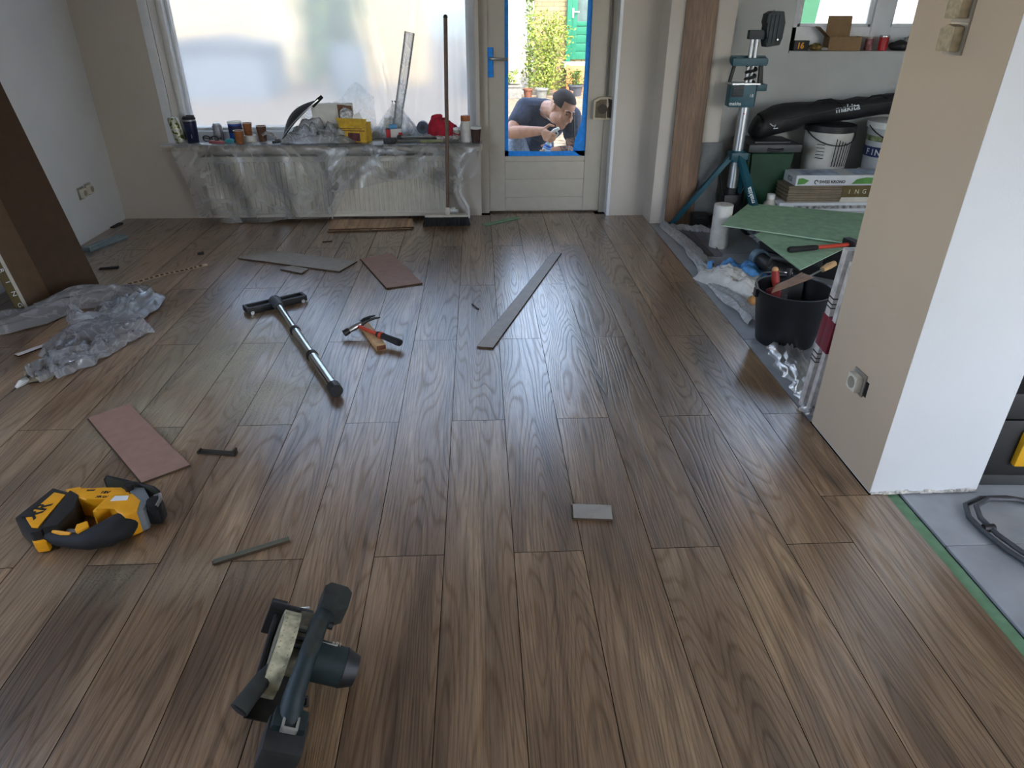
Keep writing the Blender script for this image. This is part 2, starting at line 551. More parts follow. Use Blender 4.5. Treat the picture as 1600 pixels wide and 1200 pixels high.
_full = None
for k in range(-13, 7):
    x0, x1 = k * PW, (k + 1) * PW
    if x1 < LXW + 0.01:
        continue
    x0 = max(x0, LXW)
    off = 0.69 if k % 2 == 0 else 0.0
    y = off - 3 * PL
    segs = []
    while y < 3.62:
        segs.append((y, y + PL)); y += PL
    for (ya, yb) in segs:
        ymin, ymax = -3.68, (3.60 if (x0 > 0.1 and x1 < 1.1) else FY)
        ya, yb = max(ya, ymin), min(yb, ymax)
        if yb - ya < 0.02:
            continue
        pieces = []
        if k < 6:
            pieces = [(x0, x1, ya, yb)]
        elif k == 6:                       # last row: narrower along the tiles, wider in front of the pillar
            if yb <= 0.206:
                pieces = [(x0, 1.350, ya, yb)]
            elif ya >= 0.206:
                pieces = [(x0, 1.294, ya, yb)]
            else:
                pieces = [(x0, 1.294, 0.2055, yb), (x0, 1.350, ya, 0.2055)]
        for (a, b_, c, d) in pieces:
            isfull = abs((b_ - a) - PW) < 1e-6 and abs((d - c) - PL) < 1e-6
            if isfull and _full is not None:
                me, ctr = _full, ((a + b_) / 2, (c + d) / 2)
            else:
                me, ctr = plank_mesh(a, b_, c, d)
                if isfull:
                    _full = me
            obj('plank', me, None, fl, loc=(ctr[0], ctr[1], 0.0))
obj('underlay', B().box(LXW, 1.392, BY, 3.60, -0.0125, -PT - 0.0004), m_under, fl, smooth=False)
obj('seam_shadow_board', B().box(LXW, 1.345, BY, 3.60, -PT - 0.0003, -PT + 0.0003), m_seam, fl, smooth=False)

# --- tiled floor of the kitchen side
m_tile = mat('grey_floor_tile', (156, 160, 164), 0.42, var=0.10, scale=6, bump=0.06, bscale=40)
m_grout = mat('dark_grout', (70, 70, 70), 0.95)
ft = structure('floor_tiled', 'grey stone look floor tiles of the kitchen side', 'floor')
obj('grout_bed', B().box(1.296, RX, BY, 3.56, -0.03, -0.0145), m_grout, ft, smooth=False)
_tm = {}
def tile(x0, x1, y0, y1):
    key = (round(x1 - x0, 4), round(y1 - y0, 4))
    if key not in _tm:
        w, h = key
        _tm[key] = B().box(-w / 2 + .0012, w / 2 - .0012, -h / 2 + .0012, h / 2 - .0012, -0.010, 0.0, bev=0.0012, seg=1).mesh('tile', m_tile, smooth=False)
    obj('tile', _tm[key], None, ft, loc=((x0 + x1) / 2, (y0 + y1) / 2, -0.0035))
for i in range(5):
    xa = 1.299 + 0.6 * i
    for j in range(6):
        ya, yb = 0.14 + 0.6 * j + (0.5 if j == 0 else 0), min(0.14 + 0.6 * (j + 1), 3.56)
        if yb - ya > 0.05 and xa < RX:
            tile(xa, min(xa + 0.6, RX), ya, yb)
for i in range(5):
    xa = 1.398 + 0.6 * i
    for j in range(-6, 2):
        ya, yb = -0.021 + 0.6 * j - 0.0, min(-0.021 + 0.6 * (j + 1), 0.638)
        if j == 1:
            continue
        if xa < RX:
            tile(xa, min(xa + 0.6, RX), ya, yb)

# --- walls
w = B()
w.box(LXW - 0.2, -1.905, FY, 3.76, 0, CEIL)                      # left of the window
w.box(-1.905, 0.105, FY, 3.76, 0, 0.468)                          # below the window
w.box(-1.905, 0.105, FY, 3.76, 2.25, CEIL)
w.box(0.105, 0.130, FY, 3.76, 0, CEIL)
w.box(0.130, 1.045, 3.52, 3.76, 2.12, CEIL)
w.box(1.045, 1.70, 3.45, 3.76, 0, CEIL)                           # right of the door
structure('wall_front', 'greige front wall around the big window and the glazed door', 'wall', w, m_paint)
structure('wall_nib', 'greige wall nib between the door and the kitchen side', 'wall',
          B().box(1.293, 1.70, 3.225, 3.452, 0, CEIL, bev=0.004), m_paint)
lw = B()
lw.box(LXW - 0.2, LXW, BY, -2.1, -0.02, CEIL); lw.box(LXW - 0.2, LXW, 0.4, FY, -0.02, CEIL)  # unseen window opening, added to light the pillar side
lw.box(LXW - 0.2, LXW, -2.1, 0.4, -0.02, 0.85); lw.box(LXW - 0.2, LXW, -2.1, 0.4, 2.3, CEIL)
structure('wall_left', 'white left wall catching cool daylight', 'wall', lw, m_white)
k = B()
k.box(1.70, 2.20, 3.56, 3.80, 0, CEIL)
k.box(2.20, 3.75, 3.56, 3.80, 0, 1.058)
k.box(2.20, 3.75, 3.56, 3.80, 2.2, CEIL)
k.box(3.75, RX, 3.56, 3.80, 0, CEIL)
structure('wall_kitchen', 'grey white plaster wall below the kitchen window', 'wall', k, m_kwall)
rw = B()  # window opening out of view, added for light on the left wall and pillar
rw.box(RX, RX + 0.2, BY, -2.9, -0.02, CEIL)
rw.box(RX, RX + 0.2, -1.3, 3.8, -0.02, CEIL)
rw.box(RX, RX + 0.2, -2.9, -1.3, 2.3, CEIL)
rw.box(RX, RX + 0.2, -2.9, -1.3, -0.02, 0.7)
structure('wall_right', None, None, rw, m_kwall)
bk = B()
bk.box(LXW - 0.2, 2.9, BY - 0.2, BY, -0.02, CEIL)
bk.box(4.1, RX + 0.2, BY - 0.2, BY, -0.02, CEIL)
bk.box(2.9, 4.1, BY - 0.2, BY, 2.3, CEIL)
bk.box(2.9, 4.1, BY - 0.2, BY, -0.02, 0.25)
structure('wall_back', None, None, bk, m_white)
structure('ceiling', None, None, B().box(LXW - 0.3, RX + 0.3, BY - 0.25, 3.9, CEIL, CEIL + 0.25), m_ceil)
# frame of the unseen back window, sized for the light it lets in
bw = B()
for xx in (2.9, 4.03):
    bw.box(xx, xx + 0.07, BY - 0.12, BY - 0.05, 0.25, 2.3)
bw.box(2.9, 4.1, BY - 0.12, BY - 0.05, 2.23, 2.3)
bw.box(2.9, 4.1, BY - 0.12, BY - 0.05, 0.25, 0.32)
structure('window_3', None, None, bw, m_frame)

# --- pillar: beige towards the room, white towards the camera
pil = structure('wall_pillar', 'square pillar, beige on its room side and white on its front', 'pillar')
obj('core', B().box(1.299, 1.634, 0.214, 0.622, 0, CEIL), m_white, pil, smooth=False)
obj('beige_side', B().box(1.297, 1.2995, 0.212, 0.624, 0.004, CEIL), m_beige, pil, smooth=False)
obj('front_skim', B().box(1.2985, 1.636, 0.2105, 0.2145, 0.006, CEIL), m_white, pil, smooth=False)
e = B()
for i in range(26):
    t = i / 26
    x = 1.30 + 0.335 * t
    e.box(x, x + 0.014, 0.203 + rnd.uniform(0, 0.004), 0.213, 0.0, 0.004 + rnd.random() * 0.010, bev=0.0015, seg=1)
obj('plaster_crumbs', e, m_rough, pil)
# sockets still without cover plates on the pillar's beige side
m_plast = mat('socket_plastic', (214, 208, 192), 0.4)
m_hole = mat('dark_hole', (28, 25, 22), 0.9)
def socket(parent_loc, label, n, face='x'):
    """uncovered wall socket inserts on a wall facing -X (face x) or +X (face X); stacked along z or y"""
    t = thing('wall_socket', label, 'socket', parent_loc)
    sg = -1 if face == 'x' else 1
    for (dy, dz, kind) in n:
        fr = B().box(sg * 0.0005, sg * 0.006, dy - 0.036, dy + 0.036, dz - 0.036, dz + 0.036, bev=0.0015)
        f = obj('mounting_ring', fr, mat('ring_metal', (170, 165, 155), 0.4, 0.7), t)
        if kind == 'socket':
            bb = B().box(sg * 0.006, sg * 0.028, dy - 0.026, dy + 0.026, dz - 0.026, dz + 0.026, bev=0.004)
            i = obj('insert', bb, m_plast, t)
            obj('plug_well', B().cyl((sg * 0.0275, dy, dz), (sg * 0.0292, dy, dz), 0.019, n=20), mat('well_shadow_grey', (150, 142, 128), 0.6), i)
        elif kind == 'masked':
            bb = B().prism([(-0.028, -0.028), (0.028, -0.028), (0.030, 0.022), (0.004, 0.032), (-0.028, 0.026)], 0.006, 0.032, bev=0.004,
                           M=Matrix.Translation((0, dy, dz)) @ Matrix(((0, 0, sg, 0), (1, 0, 0, 0), (0, 1, 0, 0), (0, 0, 0, 1))))
            obj('masked_switch', bb, mat('masking_paper', (178, 162, 132), 0.8, var=0.12, scale=60, bump=0.5, bscale=50), t)
    return t

socket((1.297, 0.412, 0.284), 'wall socket without cover low on the beige pillar side', [(0, 0, 'socket')])
socket((1.297, 0.412, 1.30), 'column of masked wall switches high on the beige pillar side', [(0, -0.055, 'masked'), (0, 0.017, 'masked'), (0, 0.089, 'masked')])
socket((LXW, 3.09, 0.285), 'double wall socket without cover on the white left wall', [(-0.055, 0, 'socket'), (0.035, 0.005, 'socket')], 'X')
obj('chipped_hole', B().box(-0.001, 0.0, -0.05, -0.036, -0.03, 0.02), m_hole, bpy.data.objects['wall_socket'])

# --- window_1: big front window under milky plastic
win = structure('window_1', 'big front window with white frame behind milky plastic film', 'window')
m_sill = mat('raw_sill_edge', (176, 164, 148), 0.7, var=0.15, scale=25)
fx0, fx1, fz0, fz1, fy = -1.905, 0.105, 0.51, 2.25, 3.63
fy = 3.605
fb = B()
fb.box(fx0, fx0 + 0.040, fy, fy + 0.10, fz0, fz1, bev=0.004)
fb.box(fx1 - 0.040, fx1, fy, fy + 0.10, fz0, fz1, bev=0.004)
fb.box(fx0, fx1, fy, fy + 0.10, fz0, fz0 + 0.055, bev=0.004)
fb.box(fx0, fx1, fy, fy + 0.10, fz1 - 0.05, fz1, bev=0.004)
obj('window_frame', fb, m_frame, win)
bd = B()
bd.box(fx0 + 0.040, fx0 + 0.058, fy + 0.050, fy + 0.10, fz0 + 0.05, fz1 - 0.05, bev=0.003)
bd.box(fx1 - 0.058, fx1 - 0.040, fy + 0.050, fy + 0.10, fz0 + 0.05, fz1 - 0.05, bev=0.003)
bd.box(fx0 + 0.040, fx1 - 0.040, fy + 0.050, fy + 0.10, fz0 + 0.055, fz0 + 0.072, bev=0.003)
obj('glazing_bead', bd, m_frame, win)
obj('pane', B().box(fx0 + 0.04, fx1 - 0.04, fy + 0.108, fy + 0.114, fz0 + 0.05, fz1 - 0.05), m_glass, win, smooth=False)
ar = B()
ar.box(-1.962, -1.908, FY - 0.014, FY + 0.002, 0.508, 2.3, bev=0.003)
obj('architrave', ar, m_frame, win)
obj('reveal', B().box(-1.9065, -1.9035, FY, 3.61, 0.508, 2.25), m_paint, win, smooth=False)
sl = B(); sl.box(-1.975, 0.140, 3.372, 3.64, 0.470, 0.510, bev=0.004)
obj('window_sill', sl, m_frame, win)
obj('sill_edge', B().box(-1.972, 0.137, 3.3695, 3.374, 0.4725, 0.5065), m_sill, win, smooth=False)

# --- door_1
dr = structure('door_1', 'cream garden door with tall glass pane edged in blue tape', 'door')
m_blue = mat('blue_masking_tape', (20, 140, 236), 0.6, var=0.08, scale=40)
m_metal = mat('brushed_steel', (168, 168, 166), 0.32, 0.9, var=0.03)
dy0, dy1 = 3.560, 3.602
DG0, DG1, DZ0, DZ1 = 0.300, 0.868, 0.395, 1.985
obj('stile', B().box(0.187, DG0, dy0, dy1, 0.012, 2.09, bev=0.003), m_doorp, dr)
obj('stile', B().box(DG1, 0.985, dy0, dy1, 0.012, 2.09, bev=0.003), m_doorp, dr)
obj('top_rail', B().box(DG0, DG1, dy0, dy1, DZ1, 2.09, bev=0.003), m_doorp, dr)
obj('bottom_rail', B().box(DG0, DG1, dy0, dy1, 0.364, DZ0, bev=0.004), m_doorp, dr)
for (za, zb) in ((0.012, 0.107), (0.113, 0.234), (0.240, 0.358)):
    obj('board', B().box(DG0, DG1, dy0 + 0.006, dy1 - 0.004, za, zb, bev=0.004), m_doorp, dr)
obj('board_backing', B().box(DG0, DG1, dy0 + 0.014, dy1 - 0.008, 0.012, 0.37), m_doorp, dr, smooth=False)
obj('pane', B().box(DG0 - 0.005, DG1 + 0.005, 3.580, 3.586, DZ0 - 0.005, DZ1 + 0.005), m_glass, dr, smooth=False)
def tape(pts):
    return B().prism(pts, 0, 0.0008, M=Matrix(((1, 0, 0, 0), (0, 0, 1, 3.5785), (0, 1, 0, 0), (0, 0, 0, 1))))
for pts in ([(DG0, DZ0), (DG0 + 0.027, DZ0), (DG0 + 0.024, 1.0), (DG0 + 0.028, DZ1), (DG0, DZ1)],
            [(DG0, DZ0), (DG1, DZ0), (DG1, DZ0 + 0.034), (0.6, DZ0 + 0.030), (DG0, DZ0 + 0.035)],
            [(DG1 - 0.030, DZ0), (DG1, DZ0), (DG1, DZ1), (DG1 - 0.032, DZ1), (DG1 - 0.030, 1.0), (DG1 - 0.034, 0.62), (DG1 - 0.075, 0.50), (DG1 - 0.085, 0.43)],
            [(DG0, DZ1 - 0.03), (DG1, DZ1 - 0.03), (DG1, DZ1), (DG0, DZ1)]):
    obj('masking_tape', tape(pts), m_blue, dr, smooth=False, label='blue masking tape strip')
hp = B(); hp.box(0.185, 0.225, dy0 - 0.010, dy0, 0.905, 1.085, bev=0.006)
hp.box(0.190, 0.222, dy0 - 0.022, dy0 - 0.008, 0.99, 1.07, bev=0.008)
h = obj('handle_plate', hp, m_blue, dr, label='door handle plate wrapped in blue tape')
obj('lever', B().tube([(0.205, dy0 - 0.012, 1.020), (0.205, dy0 - 0.048, 1.020), (0.215, dy0 - 0.055, 1.020), (0.318, dy0 - 0.055, 1.018)], 0.0085, 10), m_metal, h)
fr = B()
fr.box(0.130, 0.187, 3.545, 3.66, 0.0, 2.12, bev=0.003)
fr.box(0.985, 1.028, 3.545, 3.66, 0.0, 2.12, bev=0.003)
fr.box(0.130, 1.028, 3.545, 3.66, 2.09, 2.12, bev=0.003)
obj('door_frame', fr, m_doorp, dr)
obj('architrave', B().box(1.026, 1.047, 3.445, 3.60, 0.0, 2.12, bev=0.003), m_frame, dr)
obj('threshold', B().box(0.13, 1.03, 3.60, 3.78, -0.03, 0.015, bev=0.003), mat('stone_threshold', (140, 138, 130), 0.6), dr)

# --- strap winder of the roller shutter beside the door
sw = thing('strap_winder', 'beige shutter strap winder box on the frame beside the door', 'strap winder', (0.975, 3.545, 0.712))
m_swb = mat('winder_beige', (196, 184, 160), 0.5)
m_swd = mat('winder_brown', (96, 84, 66), 0.6, var=0.15, scale=30)
ub = B(); ub.prism([(-0.072, -0.068), (0.066, -0.074), (0.070, 0.076), (-0.030, 0.074), (-0.074, 0.052)], -0.035, 0.0, bev=0.005, M=Matrix(((1, 0, 0, 0), (0, 0, 1, 0), (0, 1, 0, 0), (0, 0, 0, 1))))
obj('housing', ub, m_swb, sw)
ub = B(); ub.prism([(-0.060, -0.055), (0.016, -0.060), (0.014, 0.060), (-0.028, 0.060), (-0.060, 0.044)], -0.0365, -0.033, M=Matrix(((1, 0, 0, 0), (0, 0, 1, 0), (0, 1, 0, 0), (0, 0, 0, 1))))
obj('cover_plate', ub, m_swd, sw)
obj('winding_disc', B().cyl((-0.012, -0.035, 0.0), (-0.012, -0.041, 0.0), 0.032, n=24), mat('winder_dark', (58, 50, 42), 0.6), sw)
ub = B(); ub.prism([(0.022, -0.055), (0.060, -0.060), (0.060, 0.055), (0.022, 0.066), (0.030, 0.020), (0.018, 0.0)], -0.037, -0.033, M=Matrix(((1, 0, 0, 0), (0, 0, 1, 0), (0, 1, 0, 0), (0, 0, 0, 1))))
obj('side_plate', ub, mat('winder_dark', (58, 50, 42), 0.6), sw)
obj('strap', B().box(0.010, 0.024, -0.010, -0.008, 0.07, 1.35), mat('strap_grey', (112, 108, 102), 0.9), sw, smooth=False)

# --- window_2: kitchen window
w2 = structure('window_2', 'white framed kitchen window above the cluttered ledge', 'window')
f2 = B()
f2.box(2.20, 2.29, 3.70, 3.76, 1.06, 2.2, bev=0.004)
f2.box(2.80, 2.93, 3.69, 3.76, 1.06, 2.2, bev=0.004)
f2.box(3.66, 3.75, 3.70, 3.76, 1.06, 2.2, bev=0.004)
f2.box(2.20, 3.75, 3.70, 3.76, 1.06, 1.205, bev=0.004)
f2.box(2.20, 3.75, 3.70, 3.76, 2.13, 2.2, bev=0.004)
obj('window_frame', f2, m_frame, w2)
sh = B()
for (a, b_) in ((2.29, 2.80), (2.93, 3.66)):
    sh.box(a, a + 0.022, 3.708, 3.75, 1.205, 2.13, bev=0.003); sh.box(b_ - 0.022, b_, 3.708, 3.75, 1.205, 2.13, bev=0.003)
    sh.box(a, b_, 3.708, 3.75, 1.205, 1.226, bev=0.003)
obj('sash_bead', sh, m_frame, w2)
for (a, b_) in ((2.29, 2.80), (2.93, 3.66)):
    obj('pane', B().box(a, b_, 3.725, 3.730, 1.2, 2.14), m_glass, w2, smooth=False)
obj('window_sill', B().box(2.20, 3.75, 3.545, 3.72, 1.052, 1.064, bev=0.002), m_kwall, w2)
# ------------------------------------------------------------------ the yard outside
m_gravel = mat('gravel', (112, 95, 75), 0.95, var=0.40, scale=9, bump=1.0, bscale=30)
structure('ground_outside', 'sunlit beige gravel yard outside the glazed door', 'ground', B().box(-30, 30, -30, 40, -0.3, -0.12), m_gravel)
structure('path_outside', 'paved strip along the house outside the door', 'path', B().box(-6, 6, 3.76, 4.7, -0.125, -0.105), mat('pale_paving', (120, 112, 102), 0.9, var=0.1, scale=8))

def brick_mat():
    m, nt, b = _new('cream_brickwork')
    tc = nd(nt, 'ShaderNodeTexCoord'); mp = nd(nt, 'ShaderNodeMapping')
    mp.inputs['Rotation'].default_value = (R(90), 0, 0)
    nt.links.new(tc.outputs['Object'], mp.inputs[0])
    br = nd(nt, 'ShaderNodeTexBrick')
    br.inputs['Color1'].default_value = (*srgb(170, 144, 100), 1); br.inputs['Color2'].default_value = (*srgb(150, 122, 82), 1)
    br.inputs['Mortar'].default_value = (*srgb(104, 94, 78), 1)
    br.inputs['Scale'].default_value = 1.0; br.inputs['Brick Width'].default_value = 0.23; br.inputs['Row Height'].default_value = 0.075; br.inputs['Mortar Size'].default_value = 0.008
    nt.links.new(mp.outputs[0], br.inputs['Vector']); nt.links.new(br.outputs[0], b.inputs['Base Color'])
    b.inputs['Roughness'].default_value = 0.9
    return m
HY = 13.4
hb = B(); hb.box(1.25, 8.0, HY, HY + 0.3, -0.12, 4.2)
structure('wall_outside', 'cream brick house wall across the yard', 'wall', hb, brick_mat())
structure('wall_garden', 'cream rendered garden wall across the yard behind the film', 'wall', B().box(-14, -0.9, 15.0, 15.3, -0.12, 4.6), mat('cream_render', (206, 178, 134), 0.9, var=0.04))

# green door in the brick wall
m_grn = mat('green_door_paint', (22, 102, 74), 0.45, var=0.05)
d2 = structure('door_2', 'bright green door in the brick wall across the yard', 'door')
x0 = 1.86
obj('door_frame', B().box(x0, x0 + 0.09, HY - 0.10, HY + 0.02, 0.40, 2.4, bev=0.01).box(x0 + 0.97, x0 + 1.06, HY - 0.10, HY + 0.02, 0.40, 2.4, bev=0.01).box(x0, x0 + 1.06, HY - 0.10, HY + 0.02, 2.32, 2.4, bev=0.01), m_grn, d2)
obj('stile', B().box(x0 + 0.09, x0 + 0.20, HY - 0.07, HY, 0.44, 2.32, bev=0.006), m_grn, d2)
obj('stile', B().box(x0 + 0.86, x0 + 0.97, HY - 0.07, HY, 0.44, 2.32, bev=0.006), m_grn, d2)
for i in range(4):
    obj('board', B().box(x0 + 0.20, x0 + 0.86, HY - 0.055, HY, 0.44 + i * 0.145, 0.44 + i * 0.145 + 0.138, bev=0.008), m_grn, d2)
obj('rail', B().box(x0 + 0.20, x0 + 0.86, HY - 0.065, HY, 1.02, 1.10, bev=0.006), m_grn, d2)
obj('pane', B().box(x0 + 0.20, x0 + 0.86, HY - 0.03, HY - 0.02, 1.10, 2.25), mat('dark_door_glass', (92, 104, 100), 0.15, var=0.2, scale=5), d2, smooth=False)
obj('handle', B().box(x0 + 0.10, x0 + 0.13, HY - 0.09, HY - 0.07, 1.16, 1.32, bev=0.004).cyl((x0 + 0.115, HY - 0.10, 1.26), (x0 + 0.23, HY - 0.10, 1.26), 0.01, n=8), m_frame, d2)
obj('doorstep', B().box(x0 - 0.05, x0 + 1.1, HY - 0.35, HY, 0.30, 0.40, bev=0.01), mat('white_step', (170, 170, 165), 0.8), d2)
single('orange_board', B().box(-0.6, 0.6, -0.02, 0.02, 0.0, 0.52, bev=0.01), mat('orange_paint', (184, 88, 24), 0.5, var=0.15, scale=4),
       'orange board leaning below the green door across the yard', 'board', (2.45, 12.92, -0.118), rot=(R(-18), 0, 0))

# white post
wp = thing('garden_post', 'white painted garden post left of the tall shrub', 'post', (0.84, 12.75, -0.12))
obj('shaft', B().lathe([(0.13, 0), (0.13, 0.06), (0.115, 0.08), (0.085, 2.6)], 14), mat('white_post_paint', (168, 166, 160), 0.7, var=0.05), wp)
obj('foot', B().box(-0.2, 0.2, -0.2, 0.2, 0, 0.05, bev=0.01), mat('post_foot_grey', (140, 138, 132), 0.9), wp)
# pale green screen
sc_ = thing('garden_screen', 'pale green garden screen behind the grey planter', 'screen', (0.46, 13.0, -0.12))
obj('screen_panel', B().box(-0.45, 0.22, -0.01, 0.01, 0.1, 1.35), mat('pale_green_net', (120, 146, 122), 0.9, var=0.1, scale=6), sc_, smooth=False)
obj('screen_post', B().cyl((0.24, 0, 0), (0.24, 0, 1.5), 0.025, n=8), mat('screen_post_brown', (96, 84, 66), 0.8), sc_)

def leaves(n, fn, size, seed, asp=2.4):
    """n leaf blades (a folded quad pair) placed by fn(rng) -> (pos, direction)"""
    g = random.Random(seed)
    b = B()
    for i in range(n):
        p, d = fn(g)
        p = Vector(p); d = Vector(d).normalized()
        side = d.cross(Vector((g.uniform(-1, 1), g.uniform(-1, 1), g.uniform(-.3, 1)))).normalized()
        up = side.cross(d)
        s = size * g.uniform(0.6, 1.3)
        w = s / asp
        v = [b.bm.verts.new(q) for q in (p, p + d * s * .5 + side * w * .5, p + d * s - up * s * .12, p + d * s * .5 - side * w * .5, p + d * s * .5 + up * s * .06)]
        b.bm.faces.new((v[0], v[1], v[4])); b.bm.faces.new((v[1], v[2], v[4])); b.bm.faces.new((v[2], v[3], v[4])); b.bm.faces.new((v[3], v[0], v[4]))
    return b

def shrub(name, label, loc, h, w, n, leaf, cols, seed, stems=7, cat='shrub'):
    t = thing(name, label, cat, loc)
    g = random.Random(seed)
    st = B()
    tips = []
    for i in range(stems):
        a = g.uniform(0, 2 * PI); r = w * g.uniform(.1, .5)
        tip = (math.cos(a) * r, math.sin(a) * r * .7, h * g.uniform(.7, 1.0))
        tips.append(tip)
        st.tube([(tip[0] * .1, tip[1] * .1, 0), (tip[0] * .5, tip[1] * .5, tip[2] * .5), tip], [0.012, 0.009, 0.004], 5)
    obj('stems', st, mat('stem_green', (110, 116, 60), 0.8), t)
    def f(q):
        tp = q.choice(tips); k = q.uniform(.08, 1.0)
        spread = w * .34 * (1.1 - .75 * k)
        p = (tp[0] * k + q.gauss(0, spread * .6), tp[1] * k + q.gauss(0, spread * .5), tp[2] * k)
        return p, (q.uniform(-1, 1), q.uniform(-1, 1), q.uniform(-.3, .9))
    obj('foliage', leaves(n, f, leaf, seed), cols, t, smooth=False)
    return t

def leaf_mat(name, a, b_):
    m, nt, bs = _new(name)
    gm = nd(nt, 'ShaderNodeNewGeometry')
    c = ramp(nt, gm.outputs['Random Per Island'], [(0.0, srgb(*a)), (1.0, srgb(*b_))])
    nt.links.new(c, bs.inputs['Base Color']); bs.inputs['Roughness'].default_value = 0.55
    return m
m_leafy = leaf_mat('yellow_green_leaves', (84, 102, 22), (150, 158, 54))
m_leafd = leaf_mat('mid_green_leaves', (56, 82, 28), (118, 136, 50))
shrub('tall_shrub', 'tall yellow green leafy shrub in the middle of the yard', (1.42, 12.5, -0.12), 1.45, 0.84, 2200, 0.075, m_leafy, 3, 10)
shrub('climbing_plant', 'thin climbing plant rising beside the white post', (1.15, 13.15, -0.12), 2.4, 0.34, 380, 0.09, m_leafd, 9, 4, 'plant')
shrub('low_plant', 'low yellow plant in the grey planter trough', (0.62, 12.0, 0.10), 0.24, 0.55, 300, 0.07, m_leafy, 5, 8, 'plant')
shrub('pot_plant', 'small leafy plant in the dark pot beside the orange board', (1.95, 12.3, 0.05), 0.30, 0.4, 220, 0.07, m_leafd, 6, 6, 'plant')
shrub('round_bush', 'round green bush seen milky through the window film', (-2.75, 13.6, -0.12), 2.3, 1.6, 1300, 0.22, m_leafd, 15, 12, 'bush')

def trough(name, label, loc, L, W, H, m):
    t = thing(name, label, 'planter', loc)
    b = B(); b.box(-L / 2, L / 2, -W / 2, W / 2, 0, H, bev=0.01)
    obj('body', b, m, t)
    obj('rim', B().box(-L / 2 - .015, L / 2 + .015, -W / 2 - .015, W / 2 + .015, H - .03, H + .004, bev=0.006), m, t)
    obj('soil', B().box(-L / 2 + .02, L / 2 - .02, -W / 2 + .02, W / 2 - .02, H + .003, H + .008), mat('soil', (62, 48, 36), 0.95, bump=0.5), t)
m_pg = mat('grey_planter', (118, 114, 106), 0.85, var=0.1)
trough('planter_trough', 'grey trough planter with the low yellow plant', (0.60, 12.0, -0.12), 0.62, 0.30, 0.22, m_pg)
trough('planter_trough', 'dark raised planter behind the grey trough', (0.22, 12.45, -0.12), 0.80, 0.3, 0.46, mat('dark_planter', (74, 72, 68), 0.85))
def pot(label, loc, r, h, m, cat='pot'):
    t = thing('flower_pot', label, cat, loc)
    obj('body', B().lathe([(r * .68, 0), (r * .9, h * .82), (r * 1.04, h * .82), (r * 1.04, h), (r * .92, h), (r * .88, h * .8)], 18, cap=False), m, t)
    obj('soil', B().cyl((0, 0, h * .05), (0, 0, h * .86), r * .66, r * .86, 18), mat('soil', (62, 48, 36), 0.95), t)
m_ter = mat('terracotta', (176, 96, 62), 0.8)
pot('dark grey pot under the small leafy plant', (1.95, 12.3, -0.12), 0.15, 0.20, mat('dark_pot', (66, 66, 70), 0.7))
pot('terracotta bowl beside the tall shrub', (1.68, 11.9, -0.12), 0.17, 0.12, m_ter)
pot('small brown pot left of the tall shrub', (1.04, 12.0, -0.12), 0.09, 0.16, mat('brown_pot', (110, 66, 46), 0.8))
pot('grey square-shouldered pot near the small brown pot', (1.28, 11.95, -0.12), 0.12, 0.17, m_pg)
# milky shapes behind the film
vs = thing('garden_shed', 'grey garden shed seen milky through the window film', 'shed', (-4.6, 12.6, -0.12))
obj('shed_wall', B().box(-1.0, 1.0, -0.8, 0.8, 0, 0.82), mat('shed_grey', (112, 116, 120), 0.8), vs, smooth=False)
obj('shed_roof', B().prism([(-1.1, 0.82), (1.1, 0.82), (1.1, 0.86), (0, 1.02), (-1.1, 0.86)], -0.9, 0.9, M=rotm('X', 90)), mat('shed_roof_grey', (92, 94, 98), 0.8), vs, smooth=False)
single('green_tarp', B().grid(lambda u, v: (-0.70 + (1.30 + 0.14 * v) * u, 0.05 * math.sin(7 * u), 2.4 * v - 0.2 * u * v), 12, 6), mat('green_tarp', (34, 88, 58), 0.7), 'green tarpaulin hanging outside the kitchen window', 'tarpaulin', (2.95, 6.4, -0.12))
single('white_fence', B().box(-1.8, 1.8, -0.03, 0.03, 0, 2.6, bev=0.01), mat('pale_fence', (206, 214, 226), 0.8), 'pale fence standing outside the kitchen window', 'fence', (5.6, 7.2, -0.12))

rb2 = thing('rain_barrel', 'grey rain barrel seen milky through the window film', 'barrel', (-2.15, 11.9, -0.12))
obj('barrel_body', B().lathe([(0.26, 0), (0.31, 0.2), (0.33, 0.45), (0.31, 0.72), (0.27, 0.86)], 24), mat('barrel_grey', (88, 92, 92), 0.7), rb2)
obj('barrel_lid', B().lathe([(0.28, 0.85), (0.285, 0.89), (0.05, 0.92)], 24), mat('barrel_lid', (70, 74, 74), 0.7), rb2)
